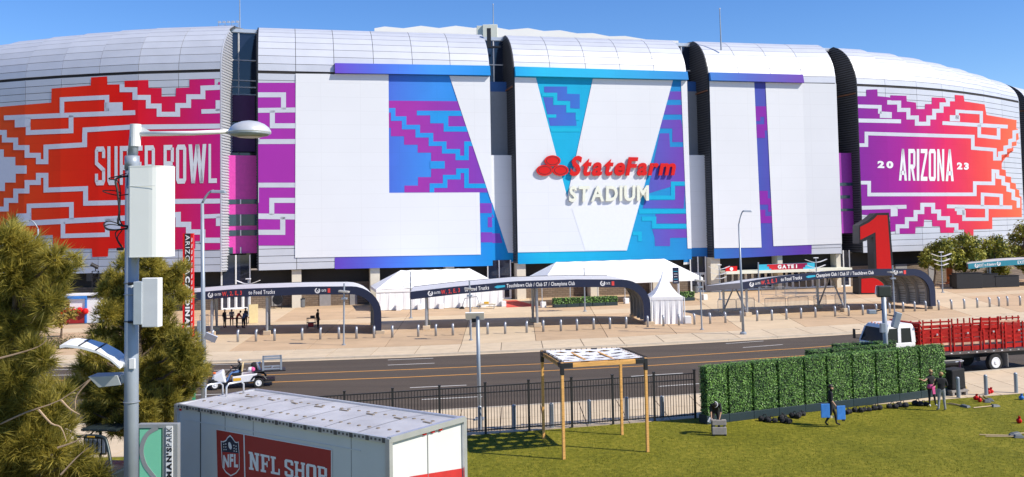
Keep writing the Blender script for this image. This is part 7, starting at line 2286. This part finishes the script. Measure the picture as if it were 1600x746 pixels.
MB().box(L_(194, 389, -.22), (.14, .1, .07)).build('cable_joint', BLACKP, PL, bevel=.01)
# ================================================================ PARK SIGN beside the pole
D = 24.0
s0 = at(246, 746, D); s0.z = 0
SGN = thing('park_sign', 'green and grey sign reading SPORTSMAN\'S PARK, beside the box trailer', 'sign', s0, -.04)
zt = at(246, 663, D).z; zb_ = .5
xa, xd = at(214, 700, D).x - s0.x, at(278, 700, D).x - s0.x
MB().box(((xa + xd) / 2, .1, (zt + zb_) / 2), (xd - xa, .18, zt - zb_)).build('frame', SIGNGREY, SGN, bevel=.01)
X = lambda px: at(px, 700, D).x - s0.x
Z = lambda py: at(246, py, D).z
MB().box(((X(217) + X(254)) / 2, .0, (Z(669) + zb_ + .1) / 2), (X(254) - X(217), .03, Z(669) - zb_ - .1)).build('dark_inset', mat('dark_green', (.01, .08, .06), .5), SGN)
MB().box(((X(217) + X(252)) / 2 + .01, -.012, (Z(670) + zb_ + .1) / 2), (X(252) - X(218), .02, Z(670) - zb_ - .14)).build('mint_panel', MINT, SGN)
cv = [(X(px), -.03, Z(py)) for px, py in ((247, 668), (233, 676), (225, 688), (221.5, 702), (223, 715), (228, 728), (237, 740), (244, 750), (248, 765))]
cv = smooth_pts([V(c) for c in cv], 4)
mb = MB(); n = len(cv); w_ = .11
va_ = []
for i, c in enumerate(cv):
    d = (cv[min(i + 1, n - 1)] - cv[max(i - 1, 0)]).normalized(); nn = V((-d.z, 0, d.x))
    va_.append((c - nn * w_ / 2, c + nn * w_ / 2))
mb.add([v for p in va_ for v in p] + [v + V((0, .02, 0)) for p in va_ for v in p], [(2 * i, 2 * i + 1, 2 * i + 3, 2 * i + 2) for i in range(n - 1)] + [(2 * i, 2 * i + 2, 2 * n + 2 * i + 2, 2 * n + 2 * i) for i in range(n - 1)] + [(2 * i + 1, 2 * n + 2 * i + 1, 2 * n + 2 * i + 3, 2 * i + 3) for i in range(n - 1)])
mb.build('grey_curve', SIGNGREY, SGN)
MB().box(((X(260) + X(270)) / 2, .0, (Z(666.5) + zb_ + .1) / 2), (X(270) - X(260), .03, Z(666.5) - zb_ - .1)).build('white_panel', WHITE, SGN)
tz = Z(668); ln = 3.05
fnp = lambda a, b: (lambda u, v: (X(269.3) - (X(269.3) - X(260.7)) * v, -.02, a + (b - a) * u))
mb = MB(); put_text(mb, 'PARK', fnp(Z(698), tz), .0, gap=.14); mb.build('lettering', BLACKP, SGN)
mb = MB(); put_text(mb, "SPORTSMAN'S", fnp(Z(698.5) - 1.75, Z(699.5)), .055, gap=.12); mb.build('lettering', BLACKP, SGN)
# ================================================================ CAGED MACHINE behind the pine
D = 30.5
q = at(158, 700, D); q.z = 0
UT = thing('utility_machine', 'dark compact machine with caged cab half hidden by the pine', 'machine', q, -.15)
zr = at(158, 671, D).z
DG = mat('machine_dark', (.03, .045, .05), .4, .4, var=.15)
MB().box((0, .3, .75), (1.3, 1.9, .75)).build('body', DG, UT, bevel=.06)
for k in range(4): MB().box((-.48 + .32 * k, .35, zr), (.29, 1.0, .07)).build('roof_panel', DG, UT, bevel=.01)
MB().tube(smooth_pts([V((-.72, -.35, 1.0)), V((-.70, -.35, zr - .3)), V((-.5, -.35, zr - .16)), V((.25, -.35, zr - .16)), V((.48, -.42, zr - .4)), V((.72, -.6, zr - 1.0)), V((.85, -.7, .7))]), .055, 10).build('cage_bar', DG, UT, smooth=True)
for x, y in ((-.6, .9), (.6, .9)): MB().tube([(x, y, .9), (x, y, zr)], .05, 8).build('cage_post', DG, UT)
MB().box((-.08, -.2, zr - .48), (.78, .06, .56)).build('grille_panel', BLACKP, UT)
for k in range(5): MB().box((-.36 + .15 * k, -.245, zr - .48), (.085, .02, .44)).build('grille_slat', mat('slat_blue', (.22, .26, .34), .35, .3) if k == 0 else bpy.data.materials['slat_blue'], UT)
MB().box((-.1, -.41, zr - .15), (.26, .01, .04)).build('warning_label', YELLOW, UT)
MB().box((.35, -.6, .9), (.7, .12, .5)).build('engine_cover', DG, UT, bevel=.04)
for x in (-.7, .7):
    for y in (-.4, 1.0): wheel(UT, V((x, y, .36)), .36, .26, V((1 if x > 0 else -1, 0, 0)), DG)

# ================================================================ TREES AND SHRUBS
def needle_crown(clumps, n, ln, w, seed, spread=.75):
    """clumps: (centre, radius). Needle sprays fan out from twig tips all through each clump"""
    r = random.Random(seed)
    tot = sum(c[1] ** 2 for c in clumps)
    vs, fs = [], []
    for c, rad in clumps:
        m = int(n * rad ** 2 / tot)
        for k in range(m):
            d = V((r.gauss(0, 1), r.gauss(0, 1), r.gauss(0, .9))).normalized()
            q = c + d * rad * (r.random() ** .45) * r.uniform(.75, 1.18)
            ax_ = (d + V((r.uniform(-.5, .5), r.uniform(-.5, .5), r.uniform(.0, .9)))).normalized()
            for j in range(11):
                e = (ax_ + V((r.uniform(-1, 1), r.uniform(-1, 1), r.uniform(-1, 1))) * spread).normalized()
                s = e.cross(V((r.uniform(-1, 1), r.uniform(-1, 1), r.uniform(-1, 1)))).normalized() * w
                l = ln * r.uniform(.6, 1.2)
                b = q - ax_ * r.uniform(0, .12)
                i = len(vs)
                vs += [b - s, b + s, b + e * l]
                fs.append((i, i + 1, i + 2))
    mb = MB(); mb.v, mb.f, mb.m = vs, fs, [0] * len(fs)
    return mb
def leaf_crown(clumps, n, size, seed):
    r = random.Random(seed)
    tot = sum(c[1] ** 2 for c in clumps)
    vs, fs = [], []
    for c, rad in clumps:
        for k in range(int(n * rad ** 2 / tot)):
            d = V((r.gauss(0, 1), r.gauss(0, 1), r.gauss(0, .8))).normalized()
            q = c + d * rad * (r.random() ** .4) * r.uniform(.7, 1.15)
            nn = (d + V((r.uniform(-1, 1), r.uniform(-1, 1), r.uniform(-.2, 1.4)))).normalized()
            a, b, _ = frame(nn)
            t = r.random() * 6.28
            e = a * cos(t) + b * sin(t); g = nn.cross(e)
            s = size * r.uniform(.6, 1.3)
            i = len(vs)
            vs += [q - e * s, q + g * s * .5, q + e * s, q - g * s * .5]
            fs.append((i, i + 1, i + 2, i + 3))
    mb = MB(); mb.v, mb.f, mb.m = vs, fs, [0] * len(fs)
    return mb
def tree(name, label, base, clumps, crown, leafm, tr, cat='tree', group=None, limbs=True):
    t = thing(name, label, cat, base, 0, group)
    top = max(c[0].z for c in clumps)
    cx = sum(c[0].x * c[1] for c in clumps) / sum(c[1] for c in clumps)
    cy_ = sum(c[0].y * c[1] for c in clumps) / sum(c[1] for c in clumps)
    q = [V((base[0], base[1], 0)), V((base[0] * .7 + cx * .3 + .1, base[1] * .7 + cy_ * .3, top * .3)), V((base[0] * .3 + cx * .7 - .05, base[1] * .3 + cy_ * .7, top * .6)), V((cx, cy_, top * .95))]
    trunk = MB().tube(smooth_pts(q, 4), [tr * (1 - .8 * k / 12) for k in range(13)], 9).build('trunk', BARK, t, off=base, smooth=True)
    if limbs:
        for c, rad in clumps:
            if rad < .25 * max(k[1] for k in clumps): continue
            k = min(.9, max(.25, (c.z - rad * .8) / top))
            s = q[0].lerp(q[1], k * 3) if k < .33 else (q[1].lerp(q[2], (k - .33) * 3) if k < .66 else q[2].lerp(q[3], (k - .66) * 3))
            m = s.lerp(c, .55) + V((0, 0, -.12 * (c - s).length))
            MB().tube(smooth_pts([s, m, c], 3), [tr * .35, tr * .3, tr * .26, tr * .2, tr * .15, tr * .1, tr * .06], 6).build('limb', BARK, t, off=base)
    crown.build('crown', leafm, t, off=base)
    return t
def PXC(l, D, jit, seed):
    r = random.Random(seed)
    return [(at(x, y, D + r.uniform(-jit, jit)), rp * D / F_PX) for x, y, rp in l]
# near pine
D = 26.0
l1 = [(12, 372, 26), (40, 388, 26), (20, 352, 10), (58, 412, 26), (18, 420, 30), (85, 402, 18), (96, 428, 18), (122, 414, 9), (116, 400, 7), (45, 455, 32), (10, 475, 30), (75, 470, 22), (98, 455, 12), (30, 510, 34), (60, 500, 24), (8, 545, 34), (48, 545, 20), (20, 590, 30), (60, 580, 14), (40, 630, 34), (5, 640, 34), (80, 640, 22), (64, 665, 26), (100, 668, 20), (25, 690, 40), (80, 705, 28), (118, 715, 22), (45, 735, 40), (100, 742, 26), (150, 738, 22), (10, 745, 30), (28, 440, 22), (70, 440, 22), (30, 570, 24), (70, 560, 18), (70, 610, 20), (30, 610, 26), (100, 612, 14), (55, 690, 30), (120, 735, 22), (5, 600, 30), (-30, 400, 40), (-40, 480, 50), (-40, 560, 50), (-40, 650, 60), (-30, 730, 60)]
c1_ = PXC(l1, D, 1.1, 31)
b1 = at(-28, 700, D); b1.z = 0
NP = tree('pine_tree', 'near pine with long drooping olive needles at the left edge', (b1.x, b1.y, 0), c1_, needle_crown(c1_, 8500, .40, .011, 33, .6), PINELEAF, .20, group='pines by the light pole')
for pts in ([(-10, 668), (40, 645), (95, 625), (146, 588)], [(95, 625), (110, 640), (125, 648)], [(60, 640), (80, 662), (95, 668), (104, 690)], [(146, 588), (120, 618), (118, 640)], [(0, 560), (30, 552), (60, 542), (75, 530)], [(90, 700), (118, 690), (135, 678)], [(95, 742), (120, 715), (138, 700)]):
    P = smooth_pts([at(x, y, D - 1.4) for x, y in pts], 3)
    MB().tube(P, [.030 * (1 - .75 * k / (len(P) - 1)) for k in range(len(P))], 5).build('bare_twig', TWIG, NP, off=(b1.x, b1.y, 0))
# pine behind the pole
D = 32.0
l2 = [(232, 412, 22), (212, 428, 14), (188, 412, 11), (192, 398, 7), (250, 432, 20), (245, 412, 14), (180, 440, 22), (165, 455, 16), (222, 455, 22), (275, 424, 14), (290, 415, 9), (270, 448, 18), (288, 462, 14), (190, 470, 26), (168, 490, 20), (240, 478, 22), (205, 505, 28), (262, 480, 14), (255, 515, 28), (160, 520, 22), (285, 535, 26), (230, 545, 28), (150, 552, 24), (178, 550, 22), (262, 560, 26), (300, 558, 22), (315, 578, 14), (290, 588, 24), (130, 572, 16), (160, 585, 24), (205, 585, 26), (250, 600, 28), (145, 612, 24), (190, 620, 26), (225, 632, 26), (262, 628, 24), (285, 612, 18), (165, 640, 24), (135, 640, 14), (205, 655, 24), (250, 650, 22), (185, 665, 20), (230, 665, 20), (240, 450, 22), (205, 485, 20), (225, 520, 24), (190, 545, 24), (245, 575, 26), (285, 565, 20), (170, 610, 22), (210, 610, 26), (275, 645, 22), (150, 660, 18), (120, 600, 18), (305, 590, 16)]
c2_ = PXC(l2, D, 1.3, 41)
b2 = at(215, 600, D); b2.z = 0
tree('pine_tree', 'dense bushy pine standing behind the thick light pole', (b2.x, b2.y, 0), c2_, needle_crown(c2_, 10500, .27, .012, 43, .8), PINELEAF, .22, group='pines by the light pole')
# trees by the right of the stadium
def dec(label, base_px, D, l, seed, tr, n=3600):
    c = PXC(l, D, 2.0, seed); b = at(base_px, 440, D); b.z = 0
    tree('shade_tree', label, (b.x, b.y, 0), c, leaf_crown(c, n, .20, seed), TREELEAF, tr, group='shade trees right of the numeral')
dec('rounded shade tree left of the group, pale yellow green edge', 1458.5, 119, [(1450, 402, 14), (1462, 390, 14), (1475, 384, 14), (1444, 412, 9), (1466, 408, 15), (1480, 400, 14), (1452, 391, 9)], 51, .17)
dec('tallest middle shade tree of the group beside the teal canopy', 1507, 121, [(1492, 380, 15), (1508, 374, 13), (1520, 380, 14), (1490, 398, 16), (1510, 396, 17), (1528, 398, 13), (1480, 412, 10), (1502, 414, 14), (1522, 414, 11)], 52, .2, 4600)
dec('yellow green shade tree right of the middle one, over the teal canopy', 1553, 124, [(1543, 382, 13), (1556, 376, 12), (1566, 384, 12), (1545, 397, 14), (1562, 400, 15), (1577, 404, 10), (1555, 412, 11), (1535, 410, 9), (1566, 422, 14), (1550, 428, 12)], 53, .18)
dec('dark green tree cut off by the right side of the view', 1604, 127, [(1588, 372, 14), (1600, 358, 15), (1612, 366, 18), (1582, 388, 10), (1596, 392, 16), (1612, 396, 18), (1590, 408, 12), (1606, 414, 16)], 54, .24, 4600)
# shrubs and small things seen through the pines
YEL = leaf_mat('yellow_leaf', (.16, .12, .02), (.42, .30, .06), scale=.8)
c = PXC([(85, 485, 14), (100, 475, 12), (112, 490, 12), (92, 500, 14), (75, 498, 12)], 78, 1.5, 61); b = at(95, 525, 78); b.z = 0
tree('small_tree', 'small golden leaved tree between the two pines', (b.x, b.y, 0), c, leaf_crown(c, 1500, .14, 62), YEL, .1)
SHR = leaf_mat('shrub_leaf', (.06, .06, .02), (.22, .20, .08), scale=1.2)
for k, (x, y) in enumerate(((68, 536), (92, 537), (114, 536), (40, 538), (140, 536))):
    p = gnd(x, y + 9); c = [(p + V((0, .3, .45)), .75), (p + V((.7, .5, .4)), .6), (p + V((-.6, .4, .38)), .6)]
    t = thing('shrub', 'low grey green shrub beyond the far kerb, %s from the left' % ordinal([1, 2, 3, 0, 4][k]), 'shrub', p, 0, 'low shrubs beyond the kerb')
    leaf_crown(c, 700, .07, 70 + k).build('foliage', SHR, t, off=p)
    MB().tube([p, p + V((0, .3, .6))], [.05, .02], 6).build('stem', BARK, t, off=p)
p = at(126, 505, 92); p.z = 0
t = thing('kiosk', 'white kiosk with blue edged roof and red bunting behind the pines', 'kiosk', p, .1)
MB().box((.6, 0, 1.2), (3.4, 2.2, 2.4)).build('walls', WHITE, t); MB().box((-.2, -1.2, 2.5), (2.4, .2, .3)).build('blue_edge', BLUEB, t); MB().box((.6, 0, 2.72), (3.8, 2.6, .12)).build('roof', WHITE, t)
for x in (-1.2, .9): MB().box((x, -1.2, 1.2), (.18, .1, 2.4)).build('blue_post', BLUEB, t)
for k in range(7): MB().ball((-2.4 + k * .55, -1.3, 1.15 + .12 * (k % 2)), .3, 8, 6).build('red_bunting', RED, t)
MB().box((-.2, -1.15, .55), (2.2, .12, 1.1)).build('counter', REDF, t)
p = at(149, 470, 96); p.z = 0
t = thing('lattice_tower', 'black lattice stand with a spotlight on top before the brown block wall', 'tower', p)
zt = at(149, 424, 96).z
lt = MB()
for x in (-.35, .35): lt.bar((x, 0, 0), (x, 0, zt), .07)
MB()
for k in range(7):
    z = zt * k / 7; lt.bar((-.35, 0, z), (.35, 0, z + zt / 7), .05); lt.bar((-.35, 0, z), (.35, 0, z), .05)
lt.bar((-.35, 0, zt), (.35, 0, zt), .07)
lt.build('lattice', BLACKP, t)
MB().tube([(0, 0, zt), (0, 0, zt + .4)], .05, 6).build('stalk', BLACKP, t); MB().tube([(-.4, -.2, zt + .75), (.25, .1, zt + .35)], .2, 10).build('spotlight', BLACKP, t)
MB().box((-.6, 0, zt - .6), (.5, .4, .8)).build('speaker', BLACKP, t)
p = at(56, 548, 66); p.z = 0
t = thing('traffic_signal', 'pedestrian signal pole with yellow housing behind the near pine', 'signal', p)
z = at(56, 508, 66).z
MB().tube([(0, 0, 0), (0, 0, z + .2)], .07, 8).build('pole', WHITE, t); MB().box((.15, -.1, z), (.35, .3, .6)).build('housing', YELLOW, t, bevel=.04); MB().box((.15, -.26, z), (.22, .02, .4)).build('lens', BLACKP, t)
# right side, under the teal canopy
for k, (x, y, w, h, lb) in enumerate(((1500, 449, 1.6, 1.5, 'left black equipment box under the trees'), (1516, 451.5, 3.6, 1.9, 'large black draped stand in the middle under the trees'), (1545, 450, 2.8, 1.7, 'black stand just left of the teal canopy post'), (1575, 449, 3.4, 1.4, 'black counter under the teal canopy'))):
    p = gnd(x, y)
    t = thing('equipment_stand', lb, 'stand', p, .2, 'black stands under the trees')
    MB().box((0, .5, h / 2), (w, .9, h)).build('body', BLACKP, t, bevel=.05)
    MB().box((0, .5, h + .03), (w + .12, 1.0, .06)).build('top', DARKM, t)
    MB().box((0, .03, .12), (w * .9, .03, .1)).build('plinth_trim', DARKM, t)
p = at(1484, 434, 124); p.z = 0
t = thing('orange_barrier', 'bright orange panel standing at the wall under the trees', 'barrier', p)
MB().box((0, 0, 1.3), (.8, .12, 2.2)).build('panel', ORANGE, t); MB().box((0, 0, .08), (.9, .6, .16)).build('foot', ORANGE, t); MB().ball((0, 0, 2.5), .2, 8, 6).build('lamp', ORANGE, t)
print('SCRIPT DONE', len(bpy.data.objects), sum(len(o.data.polygons) for o in bpy.data.objects if o.type == 'MESH'))
